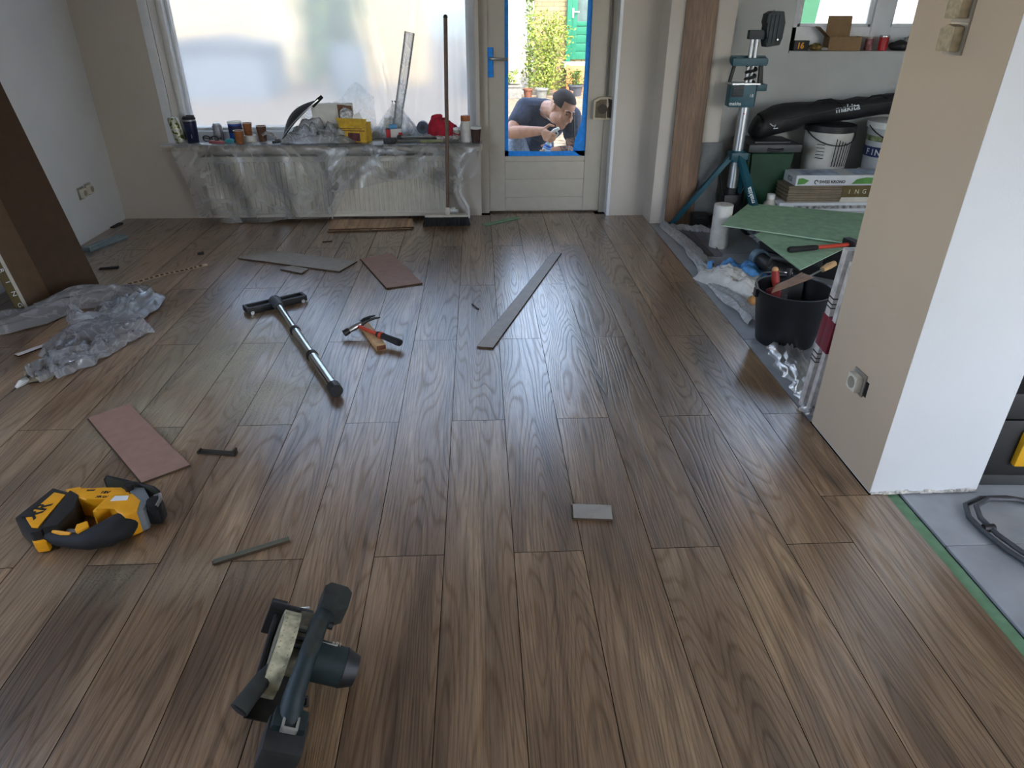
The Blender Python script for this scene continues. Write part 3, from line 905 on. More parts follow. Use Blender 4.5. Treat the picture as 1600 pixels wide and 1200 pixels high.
# ------------------------------------------------------------------ milky plastic film over the front window
def milky():
    m = bpy.data.materials.new('milky_window_film'); m.use_nodes = True
    nt = m.node_tree; nt.nodes.clear(); L = nt.links.new
    o = nd(nt, 'ShaderNodeOutputMaterial')
    rf = nd(nt, 'ShaderNodeBsdfRefraction'); rf.inputs['Color'].default_value = (0.95, 0.97, 1.0, 1)
    rf.inputs['Roughness'].default_value = 0.25; rf.inputs['IOR'].default_value = 1.12
    tl = nd(nt, 'ShaderNodeBsdfTranslucent'); tl.inputs[0].default_value = (0.80, 0.88, 0.98, 1)
    df = nd(nt, 'ShaderNodeBsdfDiffuse'); df.inputs[0].default_value = (0.8, 0.85, 0.9, 1)
    gl = nd(nt, 'ShaderNodeBsdfGlossy'); gl.inputs['Roughness'].default_value = 0.2
    m1 = nd(nt, 'ShaderNodeMixShader'); m1.inputs[0].default_value = 0.36; L(rf.outputs[0], m1.inputs[1]); L(tl.outputs[0], m1.inputs[2])
    m2 = nd(nt, 'ShaderNodeMixShader'); m2.inputs[0].default_value = 0.10; L(m1.outputs[0], m2.inputs[1]); L(df.outputs[0], m2.inputs[2])
    m3 = nd(nt, 'ShaderNodeMixShader'); m3.inputs[0].default_value = 0.05; L(m2.outputs[0], m3.inputs[1]); L(gl.outputs[0], m3.inputs[2])
    L(m3.outputs[0], o.inputs[0])
    return m
m_milky = milky()
def film_pt(u, v, off):
    x = -1.862 + 1.924 * u
    z = 0.568 + 1.63 * v
    wr = 0.006 * math.sin(9 * u + 3 * v) + 0.010 * noise.noise((u * 5, v * 4, 1.3))
    # gathered folds fanning from the upper right corner down to the sill
    for (uu, vv, ang, amp, wid) in ((0.72, 0.0, -0.16, 0.030, 0.020), (0.80, 0.0, 0.10, 0.022, 0.016), (0.90, 0.0, 0.06, 0.028, 0.018), (0.96, 0.1, 0.0, 0.035, 0.016)):
        d = (u - uu) - ang * (v - vv)
        wr -= amp * math.exp(-(d / wid) ** 2)
    return (x, 3.688 + wr + off, z)
fm = B()
nu, nv = 110, 50
fm.grid(lambda u, v: film_pt(u, v, 0.0), nu, nv)
fm.grid(lambda u, v: film_pt(u, v, 0.003), nu, nv)
bm_ = fm.bm
bm_.verts.ensure_lookup_table()
n1 = (nu + 1) * (nv + 1)
rim = [i * (nv + 1) for i in range(nu + 1)] + [nu * (nv + 1) + j for j in range(1, nv + 1)] + [i * (nv + 1) + nv for i in range(nu - 1, -1, -1)] + [j for j in range(nv - 1, 0, -1)]
for a, b_ in zip(rim, rim[1:] + rim[:1]):
    bm_.faces.new((bm_.verts[a], bm_.verts[b_], bm_.verts[b_ + n1], bm_.verts[a + n1]))
single('plastic_film', fm, m_milky, 'milky plastic film stretched over the big front window', 'plastic film', angle=180)
# ------------------------------------------------------------------ things on the laminate
m_black = mat('black_plastic', (30, 30, 32), 0.5, var=0.15)
m_rubber = mat('black_rubber', (24, 24, 25), 0.75, var=0.2, bump=0.1)
m_dkgrey = mat('dark_grey_plastic', (58, 60, 60), 0.6)
m_teal = mat('teal_plastic', (14, 72, 86), 0.42, var=0.12)
m_tealdk = mat('dusty_dark_teal', (22, 38, 40), 0.6, var=0.25, scale=25)
m_steel = mat('steel', (178, 180, 180), 0.28, 1.0, var=0.05)
m_alu = mat('aluminium', (196, 200, 204), 0.35, 0.9, var=0.03)
m_yel = mat('tool_yellow', (232, 160, 24), 0.42, var=0.05)
m_wht = mat('white_plastic', (228, 228, 224), 0.45)
m_wtext = mat('white_print', (226, 230, 232), 0.6, var=0.0)
m_btext = mat('black_print', (22, 22, 22), 0.6, var=0.0)
m_kraft = mat('kraft_cardboard', (150, 116, 82), 0.85, var=0.06, scale=40)
m_back = mat('plank_backing_brown', (150, 116, 100), 0.6, var=0.05, scale=30)
m_backg = mat('plank_backing_grey', (150, 144, 134), 0.55, var=0.05, scale=30)
m_core = mat('fibreboard_core', (74, 58, 44), 0.9, var=0.1)
m_lam2 = wood_mat('loose_laminate_oak', (srgb(150, 118, 86), srgb(184, 150, 114), srgb(200, 170, 136)), rough=0.38)

def slab(name, label, cat, corners, top, core=m_core, T=0.008, z0=0.0005, lip=0.004, group=None, tilt=None):
    """an offcut of laminate: decor or backing face on top, dark core, a thin tongue along one side"""
    cx = sum(p[0] for p in corners) / len(corners); cy = sum(p[1] for p in corners) / len(corners)
    t = thing(name, label, cat, (cx, cy, z0), group=group)
    loc = [(x - cx, y - cy) for x, y in corners]
    obj('core', B().prism(loc, 0, T - 0.0008), core, t, smooth=False)
    obj('face', B().prism(loc, T - 0.0008, T), top, t, smooth=False)
    a, b_ = Vector((*loc[0], 0)), Vector((*loc[-1], 0))
    c = Vector((0, 0, 0)); d = (b_ - a).normalized(); n = Vector((d.y, -d.x, 0))
    if n.dot((a + b_) / 2 - c) < 0:
        n = -n
    q = [a + n * 0, b_ + n * 0, b_ + n * lip, a + n * lip]
    obj('tongue', B().prism([(v.x, v.y) for v in q], T * .3, T * .6), core, t, smooth=False)
    return t

slab('laminate_offcut', 'brown backed laminate offcut lying near the yellow jigsaw', 'offcut', [(-1.314, 0.754), (-1.209, 0.849), (-0.840, 0.445), (-0.956, 0.355)], m_back)
slab('laminate_offcut', 'small grey laminate offcut alone on the bare middle planks', 'offcut', [(0.376, 0.192), (0.490, 0.181), (0.483, 0.118), (0.371, 0.129)], m_backg)
slab('laminate_offcut', 'pinkish brown laminate offcut beside the long pale board', 'offcut', [(-0.597, 2.518), (-0.422, 2.608), (-0.202, 2.094), (-0.386, 2.024)], m_back)
slab('laminate_board', 'long pale laminate board lying face down near the window', 'board', [(-0.682, 2.297), (-0.609, 2.472), (-1.150, 2.690), (-1.325, 2.562)], m_backg)
slab('laminate_offcut', 'tiny pale laminate piece beside the long pale board', 'offcut', [(-1.024, 2.353), (-0.975, 2.407), (-0.864, 2.347), (-0.888, 2.277)], m_backg)
slab('laminate_strip', 'narrow ripped laminate strip lying towards the glazed door', 'strip', [(0.094, 1.292), (0.162, 1.277), (0.607, 2.580), (0.556, 2.597)], mat('strip_grey_face', (164, 158, 150), 0.5, var=0.05))
st1 = slab('laminate_offcut', 'lower oak laminate offcut stacked under the radiator edge', 'offcut', [(-0.900, 3.090), (-0.925, 3.330), (-0.40, 3.345), (-0.345, 3.135)], m_lam2)
st2 = slab('laminate_offcut', 'upper oak laminate offcut stacked under the radiator edge', 'offcut', [(-0.893, 3.115), (-0.928, 3.352), (-0.362, 3.356), (-0.330, 3.150)], m_lam2, z0=0.0090)
slab('underlay_strip', 'mint green underlay strip on the floor before the door', 'strip', [(0.129, 3.255), (0.159, 3.198), (0.408, 3.385), (0.372, 3.430)], mat('mint_underlay', (136, 172, 140), 0.85), core=m_under, T=0.003)
slab('wood_strip', 'thin dark green strip lying near the circular saw', 'strip', [(-0.612, -0.016), (-0.432, 0.069), (-0.438, 0.083), (-0.618, -0.001)], mat('strip_green_grey', (92, 92, 76), 0.7), T=0.009)
slab('wood_strip', 'slim white strip sticking out from the clear plastic wrap', 'strip', [(-1.860, 1.283), (-1.650, 1.610), (-1.672, 1.624), (-1.884, 1.298)], mat('strip_white', (206, 202, 204), 0.6), T=0.006)

# pull bar: flat steel bar with bent end
pb = thing('pull_bar', 'dark steel pull bar with bent end beside the brown offcut', 'pull bar', (-0.775, 0.517, 0.0), rz=R(-9))
obj('bar', B().box(-0.066, 0.060, -0.012, 0.012, 0.002, 0.006, bev=0.001), mat('dark_steel', (58, 52, 44), 0.45, 0.6, var=0.15), pb)
obj('hook', B().box(0.058, 0.064, -0.012, 0.012, 0.0, 0.022, bev=0.001), mat('dark_steel', (58, 52, 44), 0.45, 0.6), pb)
obj('lip', B().box(-0.068, -0.062, -0.012, 0.012, 0.0, 0.010, bev=0.001), mat('dark_steel', (58, 52, 44), 0.45, 0.6), pb)

# small black spacers and nail
def spacer(label, x, y, L, rz, W=0.016):
    t = thing('floor_spacer', label, 'spacer', (x, y, 0.0), rz=rz)
    obj('wedge', B().prism([(-L / 2, 0), (L / 2, 0), (L / 2, 0.012), (-L / 2, 0.006)], -W / 2, W / 2, M=rotm('X', 90)), m_black, t, smooth=False)
    obj('ridge', B().box(-L / 2 + .004, L / 2 - .004, -0.002, 0.002, 0.004, 0.0105), m_black, t, smooth=False)
spacer('long black spacer beside the leaning carton', -2.005, 2.415, 0.10, R(10), 0.022)
spacer('little black spacer in the middle of the far planks', -1.578, 2.665, 0.036, R(20), 0.03)
spacer('black spacer against the white left wall', -2.362, 3.30, 0.10, R(80), 0.03)
single('nail_scrap', B().tube([(0.069, 1.793, .004), (0.083, 1.755, .006), (0.101, 1.725, .003)], 0.0028, 6), mat('dark_steel', (58, 52, 44), 0.45, 0.6), 'small dark scrap beside the narrow laminate strip', 'scrap')
single('wood_chip', B().box(-0.03, 0.03, -0.008, 0.008, 0.0005, 0.005, bev=0.001), m_core, 'dark wood chip between the boards and the radiator stack', 'chip', (-0.86, 2.88, 0), rz=0.2)

# grey step-shaped block by the wall
gs = thing('edge_block', 'blue grey plastic tapping block near the left wall', 'block', (-2.25, 2.89, 0), rz=R(72))
m_gb = mat('blue_grey_plastic', (122, 140, 148), 0.45)
obj('body', B().box(-0.155, 0.155, -0.040, 0.040, 0.0, 0.016, bev=0.003), m_gb, gs)
obj('ridge', B().box(-0.150, 0.150, -0.010, 0.004, 0.015, 0.024, bev=0.002), m_gb, gs)
obj('end_lip', B().box(-0.156, -0.144, -0.040, 0.040, 0.0, 0.028, bev=0.002), m_gb, gs)

# printed paper strip
ps = thing('paper_strip', 'long printed paper strip curling out from under the carton', 'paper strip', (0, 0, 0))
def strip_pt(u, v):
    x = -1.90 + 0.44 * u; y = 1.985 + 0.45 * u + 0.03 * math.sin(3 * u)
    return (x - 0.012 * (v - .5) * 2 * .72, y + 0.012 * (v - .5) * 2 * .70, 0.003 + 0.008 * v + 0.004 * math.sin(8 * u) ** 2)
obj('ribbon', B().grid(strip_pt, 24, 2), mat('kraft_paper_pale', (176, 156, 128), 0.85), ps)
pr = B()
for i in range(20):
    u = 0.06 + 0.9 * i / 20
    pr.grid(lambda a, b_, u=u, w=0.020 + 0.014 * rnd.random(): tuple(Vector(strip_pt(u + a * w, 0.22 + 0.56 * b_)) + Vector((0, -0.0012, 0.0012))), 1, 1)
obj('print', pr, mat('brown_print', (66, 44, 26), 0.8, var=0.3, scale=90), ps)

# --- telescopic floor nozzle on its tube
fn = thing('floor_nozzle', 'telescopic steel tube with black wide floor nozzle lying flat', 'floor nozzle', (-0.9135, 1.815, 0))
hd = Vector((0.247, 0.168, 0)).normalized(); hn = Vector((-hd.y, hd.x, 0))
Mh = Matrix(((hd.x, hn.x, 0, 0), (hd.y, hn.y, 0, 0), (0, 0, 1, 0), (0, 0, 0, 1)))
nb = B(); nb.box(-0.150, 0.150, -0.036, 0.032, 0.008, 0.022, bev=0.005, M=Mh)
nb.box(-0.150, 0.150, -0.038, -0.026, 0.006, 0.034, bev=0.004, M=Mh); nb.box(-0.150, 0.150, 0.022, 0.034, 0.006, 0.032, bev=0.004, M=Mh)
nb.box(-0.152, -0.138, -0.036, 0.032, 0.006, 0.033, bev=0.004, M=Mh); nb.box(0.138, 0.152, -0.036, 0.032, 0.006, 0.033, bev=0.004, M=Mh)
obj('nozzle_body', nb, m_black, fn)
obj('brush', B().box(-0.14, 0.14, -0.034, -0.028, 0.0, 0.010, M=Mh).box(-0.14, 0.14, 0.024, 0.030, 0.0, 0.010, M=Mh), m_rubber, fn, smooth=False)
for s in (-1, 1):
    obj('slide_wheel', B().cyl((0, -0.006, 0), (0, 0.006, 0), 0.008, n=12).xf(Matrix.Translation((hd.x * .128 * s - hn.x * .04, hd.y * .128 * s - hn.y * .04, 0.008))), m_wht, fn)
td = Vector((-0.453 + 0.9135, 0.899 - 1.815, 0)); TL = td.length; td.normalize()
P_ = lambda s, z=0.026: (td.x * s, td.y * s, z)
obj('neck', B().tube([(0, 0, 0.022), P_(0.03, 0.030), P_(0.065, 0.032), P_(0.10, 0.030)], [0.034, 0.030, 0.024, 0.0225], 14), mat('nozzle_neck_grey', (66, 70, 76), 0.5), fn)
m_chrome = mat('chrome_tube', (205, 208, 208), 0.16, 1.0, var=0.02)
for (a, b_, r, za, zb) in ((0.09, 0.41, 0.0172, 0.030, 0.026), (0.40, 0.70, 0.0195, 0.026, 0.0245), (0.69, 1.02, 0.0215, 0.0245, 0.0235)):
    obj('tube_section', B().cyl(P_(a, za), P_(b_, zb), r, n=20), m_chrome, fn)
for s, r, z in ((0.405, 0.0235, 0.026), (0.695, 0.0250, 0.0252)):
    obj('collar', B().cyl(P_(s - 0.009, z), P_(s + 0.009, z), r, n=20), m_black, fn)
obj('end_cap', B().cyl(P_(1.0, 0.0262), P_(1.045, 0.0262), 0.0258, n=20), m_black, fn)

# --- claw hammer resting on a wood block
blk = thing('wood_block', 'pale wooden block under the red and black claw hammer', 'block', (-0.383, 1.417, 0))
bd_ = Vector((0.12, -0.27, 0)).normalized(); bn_ = Vector((-bd_.y, bd_.x, 0))
Mb = Matrix(((bd_.x, bn_.x, 0, 0), (bd_.y, bn_.y, 0, 0), (0, 0, 1, 0), (0, 0, 0, 1)))
obj('body', B().box(-0.145, 0.145, -0.022, 0.022, 0.0, 0.026, bev=0.002, M=Mb), mat('pine_wood', (196, 158, 112), 0.6, var=0.12, scale=30), blk)
obj('end_grain', B().box(0.1445, 0.1458, -0.020, 0.020, 0.002, 0.024, M=Mb), mat('end_grain_brown', (112, 66, 40), 0.8, var=0.2, scale=90), blk, smooth=False)
hm = thing('claw_hammer', 'claw hammer with red shaft and black grip on the wood block', 'hammer', (-0.44, 1.455, 0))
hh = Vector((-0.450, 1.452, 0.045)) - Vector((-0.44, 1.455, 0)); he = Vector((-0.242, 1.293, 0.030)) - Vector((-0.44, 1.455, 0))
ax = (he - hh).normalized()
def Hp(s): return tuple(hh + ax * s)
obj('shaft', B().tube([Hp(0.0), Hp(0.06), Hp(0.12), Hp(0.16)], [0.010, 0.0105, 0.0115, 0.012], 12, flat=0.8), mat('hammer_red', (188, 62, 30), 0.4), hm)
obj('grip', B().tube([Hp(0.125), Hp(0.135), Hp(0.17), Hp(0.21), Hp(0.245), Hp(0.262)], [0.0135, 0.0165, 0.0155, 0.0165, 0.0185, 0.017], 14, flat=0.85), m_rubber, hm)
obj('grip_inlay', B().tube([Hp(0.142), Hp(0.158)], [0.0175, 0.0170], 14, flat=0.9), mat('hammer_red', (188, 62, 30), 0.4), hm)
fc = Vector((-0.512, 1.412, 0.022)) - Vector((-0.44, 1.455, 0)); cd_ = (fc - hh).normalized()
obj('head', B().tube([tuple(hh - cd_ * .022), tuple(hh), tuple(hh + cd_ * .03), tuple(hh + cd_ * .048)], [0.013, 0.0155, 0.0135, 0.010], 12), m_steel, hm)
obj('face', B().cyl(tuple(hh + cd_ * .044), tuple(hh + cd_ * .070), 0.0145, 0.0155, 16), m_black, hm)
for s in (-1, 1):
    sd = ax * (0.012 * s)
    cl = [hh - cd_ * .015 + sd * .5, hh - cd_ * .045 + sd * .9 + Vector((0, 0, 0.004)), hh - cd_ * .080 + sd * 1.1 - Vector((0, 0, 0.002)), hh - cd_ * .108 + sd * 1.3 - Vector((0, 0, 0.012))]
    obj('claw', B().tube([tuple(c) for c in cl], [0.010, 0.0075, 0.006, 0.003], 8), m_black, hm)

# --- yellow jigsaw lying on its side
js = thing('jigsaw', 'yellow and black cordless jigsaw lying on its side', 'jigsaw', (-1.015, 0.150, 0.0))
m_jb = mat('tool_black', (26, 26, 27), 0.5, var=0.1)
m_jg = mat('gearcase_grey', (140, 146, 148), 0.4, 0.5)
bt = B(); bt.prism([(-0.172, -0.028), (-0.140, 0.108), (-0.078, 0.082), (-0.070, -0.085), (-0.095, -0.092)], 0.004, 0.070, bev=0.008)
bat = obj('battery', bt, m_jb, js)
obj('battery_stripe', B().prism([(-0.140, -0.030), (-0.120, 0.080), (-0.082, 0.068), (-0.082, -0.075), (-0.100, -0.072)], 0.068, 0.0735, bev=0.002), m_yel, bat)
obj('battery_base', B().prism([(-0.150, -0.040), (-0.088, -0.100), (-0.060, -0.095), (-0.066, -0.03)], 0.006, 0.040, bev=0.003), m_yel, bat)
obj('latch', B().box(-0.150, -0.122, -0.030, -0.008, 0.068, 0.076, bev=0.002), m_jb, bat)
text_part('battery_print', 'XR', 0.052, m_btext, bat, (-0.118, -0.006, 0.0745), (0, 0, R(78)), align='CENTER', bold=0.0012)
obj('battery_foot', B().prism([(-0.078, 0.086), (-0.068, -0.082), (-0.030, -0.072), (-0.022, 0.000), (-0.040, 0.060)], 0.002, 0.078, bev=0.007), m_jb, js)
obj('foot_cap', B().prism([(-0.100, 0.098), (-0.060, 0.110), (-0.040, 0.072), (-0.078, 0.078)], 0.010, 0.070, bev=0.005), m_yel, js)
bd2 = B(); bd2.prism([(-0.070, 0.072), (-0.050, 0.100), (0.010, 0.096), (0.062, 0.098), (0.100, 0.070), (0.095, 0.030), (0.040, 0.040), (-0.010, 0.044), (-0.040, 0.050)], 0.006, 0.074, bev=0.010)
mb = obj('motor_housing', bd2, m_yel, js)
obj('vent', B().prism([(-0.030, 0.086), (-0.005, 0.086), (-0.008, 0.080), (-0.028, 0.080)], 0.073, 0.0752), m_jb, mb, smooth=False)
text_part('housing_print', 'XR LI-ION', 0.012, m_btext, mb, (0.012, 0.052, 0.0745), (0, 0, R(-3)), bold=0.0004)
text_part('housing_print', '18V', 0.016, m_btext, mb, (0.016, 0.072, 0.0745), (0, 0, R(-3)), bold=0.0005)
obj('front_band', B().prism([(0.048, 0.056), (0.112, 0.060), (0.150, 0.026), (0.160, -0.024), (0.136, -0.046), (0.096, -0.014), (0.070, 0.004), (0.044, -0.026), (0.034, -0.016)], 0.003, 0.079, bev=0.010), m_yel, js)
obj('badge', B().prism([(0.070, 0.046), (0.108, 0.046), (0.112, 0.026), (0.066, 0.024)], 0.0785, 0.0802), m_wht, js, smooth=False)
obj('handle', B().tube([(-0.060, -0.066, 0.040), (-0.030, -0.084, 0.040), (0.010, -0.094, 0.040), (0.050, -0.092, 0.040), (0.090, -0.070, 0.040), (0.118, -0.036, 0.040), (0.128, -0.006, 0.040)], [0.022, 0.021, 0.022, 0.030, 0.040, 0.041, 0.030], 16, flat=0.92), m_rubber, js)
obj('handle_stripe', B().tube([(-0.046, -0.076, 0.058), (-0.018, -0.086, 0.060), (0.008, -0.090, 0.059)], [0.005, 0.0065, 0.005], 8), m_yel, js)
obj('handle_accent', B().prism([(0.014, -0.064), (0.036, -0.050), (0.050, -0.072), (0.032, -0.096), (0.020, -0.086)], 0.056, 0.0715, bev=0.003), m_yel, js)
obj('trigger', B().tube([(-0.020, -0.058, 0.042), (0.010, -0.068, 0.042), (0.036, -0.062, 0.042)], [0.009, 0.012, 0.009], 10), mat('trigger_grey', (92, 94, 94), 0.6), js)
obj('gear_case', B().prism([(0.070, 0.098), (0.132, 0.090), (0.168, 0.040), (0.172, -0.012), (0.156, -0.026), (0.146, 0.030), (0.108, 0.062)], 0.004, 0.076, bev=0.008), m_jg, js)
obj('selector_knob', B().cyl((0.094, 0.082, 0.074), (0.094, 0.082, 0.092), 0.012, n=14), m_jb, js)
sd_ = Vector((0.215, -0.085, 0)).normalized(); sn_ = Vector((-sd_.y, sd_.x, 0))
Ms = Matrix(((sd_.x, sn_.x, 0, -0.01), (sd_.y, sn_.y, 0, 0.148), (0, 0, 1, 0), (0, 0, 0, 1)))
sp_ = B(); sp_.prism([(0.0, 0.028), (0.010, 0.006), (0.200, 0.003), (0.205, 0.074), (0.190, 0.084), (0.012, 0.080), (0.0, 0.066)], -0.002, 0.002, M=Ms @ rotm('X', 90))
shoe = obj('shoe', sp_, mat('shoe_dark_olive', (72, 74, 62), 0.4, 0.4), js)
rm_ = B(); rm_.tube([tuple(Ms @ Vector((a, 0, c))) for a, c in [(0.0, 0.028), (0.0, 0.066), (0.012, 0.080), (0.190, 0.084), (0.205, 0.074), (0.200, 0.003)]], 0.0035, 6)
obj('shoe_rim', rm_, m_jb, shoe)
obj('roller_guide', B().cyl((0.185, 0.020, 0.045), (0.192, 0.014, 0.082), 0.020, n=16).box(0.168, 0.205, 0.000, 0.042, 0.010, 0.060, bev=0.006), mat('dark_metal', (52, 54, 56), 0.4, 0.6), js)
obj('blade_clamp', B().tube([(0.176, 0.052, 0.07), (0.196, 0.046, 0.082), (0.208, 0.022, 0.084), (0.204, 0.000, 0.076)], 0.005, 8), m_steel, js)

# --- dusty teal circular saw, standing on its base plate
cs = thing('circular_saw', 'dusty dark teal cordless circular saw in the near left', 'circular saw', (-0.357, -0.394, 0.038), rot=(0, 0.42, 0.02))
cs.scale = (0.9, 0.9, 0.9)
m_dust = mat('dusty_ivory', (176, 170, 142), 0.7, var=0.25, scale=35, bump=0.15)
m_cast = mat('dusty_cast_metal', (120, 114, 96), 0.6, 0.2, var=0.25, scale=30)
m_rubd = mat('dusty_dark_rubber', (44, 46, 42), 0.85, var=0.2, scale=30)
def arc(cx, cz, r, a0, a1, n):
    return [(cx + r * math.cos(R(a0 + (a1 - a0) * i / n)), cz + r * math.sin(R(a0 + (a1 - a0) * i / n))) for i in range(n + 1)]
MYZ = Matrix(((0, 0, 1, 0), (1, 0, 0, 0), (0, 1, 0, 0), (0, 0, 0, 1)))      # (u,v,w) -> (w,u,v): profile in YZ, thickness X
bp_ = obj('base_plate', B().box(-0.034, 0.075, -0.125, 0.150, 0.000, 0.004, bev=0.001).box(-0.034, -0.029, -0.125, 0.150, 0.0, 0.014, bev=0.001), mat('base_dark_metal', (52, 50, 44), 0.5, 0.5, var=0.2), cs)
ug = B(); ug.prism(arc(0.0, 0.075, 0.098, 185, -12, 26) + [(0.085, 0.020), (-0.090, 0.030)], -0.020, 0.018, M=MYZ, bev=0.008)
obj('upper_guard', ug, m_dust, cs)
lg = B(); lg.prism(arc(0.0, 0.078, 0.088, 20, 160, 14) + [(-0.07, 0.06), (0.07, 0.06)], -0.0215, -0.018, M=MYZ)
obj('guard_face', lg, m_cast, cs, smooth=False)
obj('depth_rail', B().tube([(-0.032, -0.09, 0.050), (-0.033, 0.02, 0.065), (-0.034, 0.12, 0.078)], 0.006, 8), m_black, cs)
br_ = B(); br_.box(-0.055, -0.015, 0.105, 0.150, 0.004, 0.085, bev=0.004); br_.box(-0.045, 0.055, 0.130, 0.155, 0.010, 0.070, bev=0.005); br_.cyl((-0.052, 0.128, 0.082), (-0.010, 0.128, 0.082), 0.012, n=12)
obj('front_bracket', br_, m_black, cs)
obj('bevel_knob', B().cyl((0.010, 0.150, 0.050), (0.045, 0.160, 0.055), 0.014, n=12), m_steel, cs)
gh = B(); gh.prism(arc(0.012, 0.085, 0.060, 0, 350, 20), 0.016, 0.052, M=MYZ, bev=0.006); gh.box(0.016, 0.060, 0.020, 0.090, 0.070, 0.135, bev=0.010)
obj('gear_housing', gh, m_cast, cs)
lv = B()
for i in range(3):
    lv.box(0.020, 0.055, -0.030 + i * 0.022, -0.020 + i * 0.022, 0.140, 0.147, bev=0.002)
obj('cooling_ribs', lv, m_dkgrey, cs)
mo = B(); mo.cyl((0.050, -0.005, 0.090), (0.152, -0.010, 0.090), 0.049, 0.046, 28)
mot = obj('motor', mo, m_tealdk, cs)
obj('motor_cap', B().cyl((0.150, -0.010, 0.090), (0.182, -0.011, 0.090), 0.0475, 0.036, 28), m_black, mot)
obj('motor_label', B().box(0.068, 0.120, 0.0085, 0.0120, 0.1305, 0.1345), mat('label_white', (176, 176, 166), 0.6), mot, smooth=False)
text_part('motor_print', '18V', 0.016, mat('label_white', (176, 176, 166), 0.6), mot, (0.118, 0.016, 0.1335), (R(-24), 0, R(180)), align='CENTER')
hx = -0.026
hd_ = B(); hd_.tube([(0.072 + hx * .6, -0.175, 0.085), (0.076 + hx, -0.135, 0.120), (0.078 + hx, -0.085, 0.150), (0.082 + hx, -0.030, 0.166), (0.088 + hx, 0.030, 0.166), (0.096 + hx, 0.065, 0.160), (0.102 + hx, 0.085, 0.158)], [0.028, 0.024, 0.021, 0.021, 0.021, 0.023, 0.025], 14)
obj('handle', hd_, m_tealdk, cs)
obj('handle_grip', B().tube([(0.079 + hx, -0.07, 0.1585), (0.082 + hx, -0.03, 0.1705), (0.088 + hx, 0.03, 0.1705)], [0.017, 0.019, 0.018], 12), m_rubd, cs)
fg = B(); fg.prism([(0.052, 0.078), (0.052, 0.134), (0.066, 0.150), (0.110, 0.148), (0.124, 0.132), (0.120, 0.080), (0.100, 0.066), (0.066, 0.064)], 0.128, 0.190, bev=0.012, seg=2)
obj('front_grip', fg, m_rubd, cs)
obj('switch_lock', B().cyl((0.078, 0.040, 0.160), (0.096, 0.040, 0.160), 0.009, n=12), m_black, cs)
obj('hex_key', B().tube([(0.060, -0.130, 0.108), (0.080, -0.122, 0.108), (0.083, -0.140, 0.104)], 0.006, 8), m_black, cs)
bb_ = B(); bb_.box(0.014, 0.100, -0.244, -0.160, 0.010, 0.090, bev=0.010)
bt2 = obj('battery', bb_, mat('dusty_black', (36, 37, 36), 0.65, var=0.3, scale=20), cs)
obj('battery_shoulder', B().box(0.020, 0.094, -0.200, -0.150, 0.070, 0.108, bev=0.010), m_tealdk, bt2)
lt = B(); lt.box(0.040, 0.076, -0.205, -0.199, 0.096, 0.112, bev=0.002); lt.box(0.040, 0.076, -0.178, -0.172, 0.096, 0.112, bev=0.002); lt.box(0.040, 0.046, -0.205, -0.172, 0.096, 0.112, bev=0.002); lt.box(0.070, 0.076, -0.205, -0.172, 0.096, 0.112, bev=0.002)
obj('latch_frame', lt, mat('latch_grey', (150, 146, 138), 0.5), bt2)
obj('latch_button', B().box(0.045, 0.071, -0.201, -0.176, 0.098, 0.107, bev=0.002), m_dkgrey, bt2)
nz = B(); nz.tube([(-0.005, -0.050, 0.100), (-0.022, -0.085, 0.088), (-0.040, -0.125, 0.070), (-0.050, -0.150, 0.060)], [0.014, 0.020, 0.021, 0.022], 14)
dn = obj('dust_nozzle', nz, m_rubd, cs)
obj('nozzle_opening', B().cyl((-0.0500, -0.1500, 0.0600), (-0.0510, -0.1522, 0.0590), 0.0165, n=16), m_hole, dn)

# --- leaning opened carton at the left wall
m_kin = mat('carton_brown_shaded', (68, 51, 37), 0.9, var=0.05)  # kraft darkened: shade on the wide panel put into its colour
m_kside = mat('carton_side_half_shaded', (98, 77, 57), 0.9, var=0.05)  # same kraft a step lighter, shade still in the colour
ct = thing('laminate_carton', 'tall opened brown carton leaning against the white left wall', 'carton', (0, 0, 0))
LEAN = Vector((-0.300, 0.205, 1.0)).normalized()
def leaf(p, q, L, L2=None, T=0.004, s0=0.0):
    L2 = L if L2 is None else L2
    p, q = Vector((*p, 0.002)), Vector((*q, 0.002))
    n = (q - p).cross(LEAN).normalized() * T
    vs = [p + LEAN * s0, q + LEAN * s0, q + LEAN * L2, p + LEAN * L]
    b = B()
    lo = [b.bm.verts.new(v) for v in vs]; hi = [b.bm.verts.new(v + n) for v in vs]
    b.bm.faces.new(lo); b.bm.faces.new(list(reversed(hi)))
    for i in range(4):
        b.bm.faces.new((lo[i], hi[i], hi[(i + 1) % 4], lo[(i + 1) % 4]))
    return b
obj('wide_panel', leaf((-1.936, 2.157), (-2.100, 1.984), 1.30, 0.96), m_kin, ct, smooth=False)
obj('side_panel', leaf((-2.100, 1.984), (-2.093, 1.789), 0.96), m_kside, ct, smooth=False)
obj('edge_panel', leaf((-2.093, 1.789), (-2.096, 1.768), 0.96), mat('carton_edge_white', (196, 190, 180), 0.8), ct, smooth=False)
ob = obj('olive_band', leaf((-2.096, 1.768), (-2.102, 1.722), 0.96), mat('olive_print', (98, 84, 48), 0.8), ct, smooth=False)
zax = LEAN; yax = Vector((-0.006, -0.046, 0)); yax = (yax - zax * yax.dot(zax)).normalized(); nax = (-zax).cross(-yax) 
_c0 = Vector((-2.099, 1.745, 0.0))
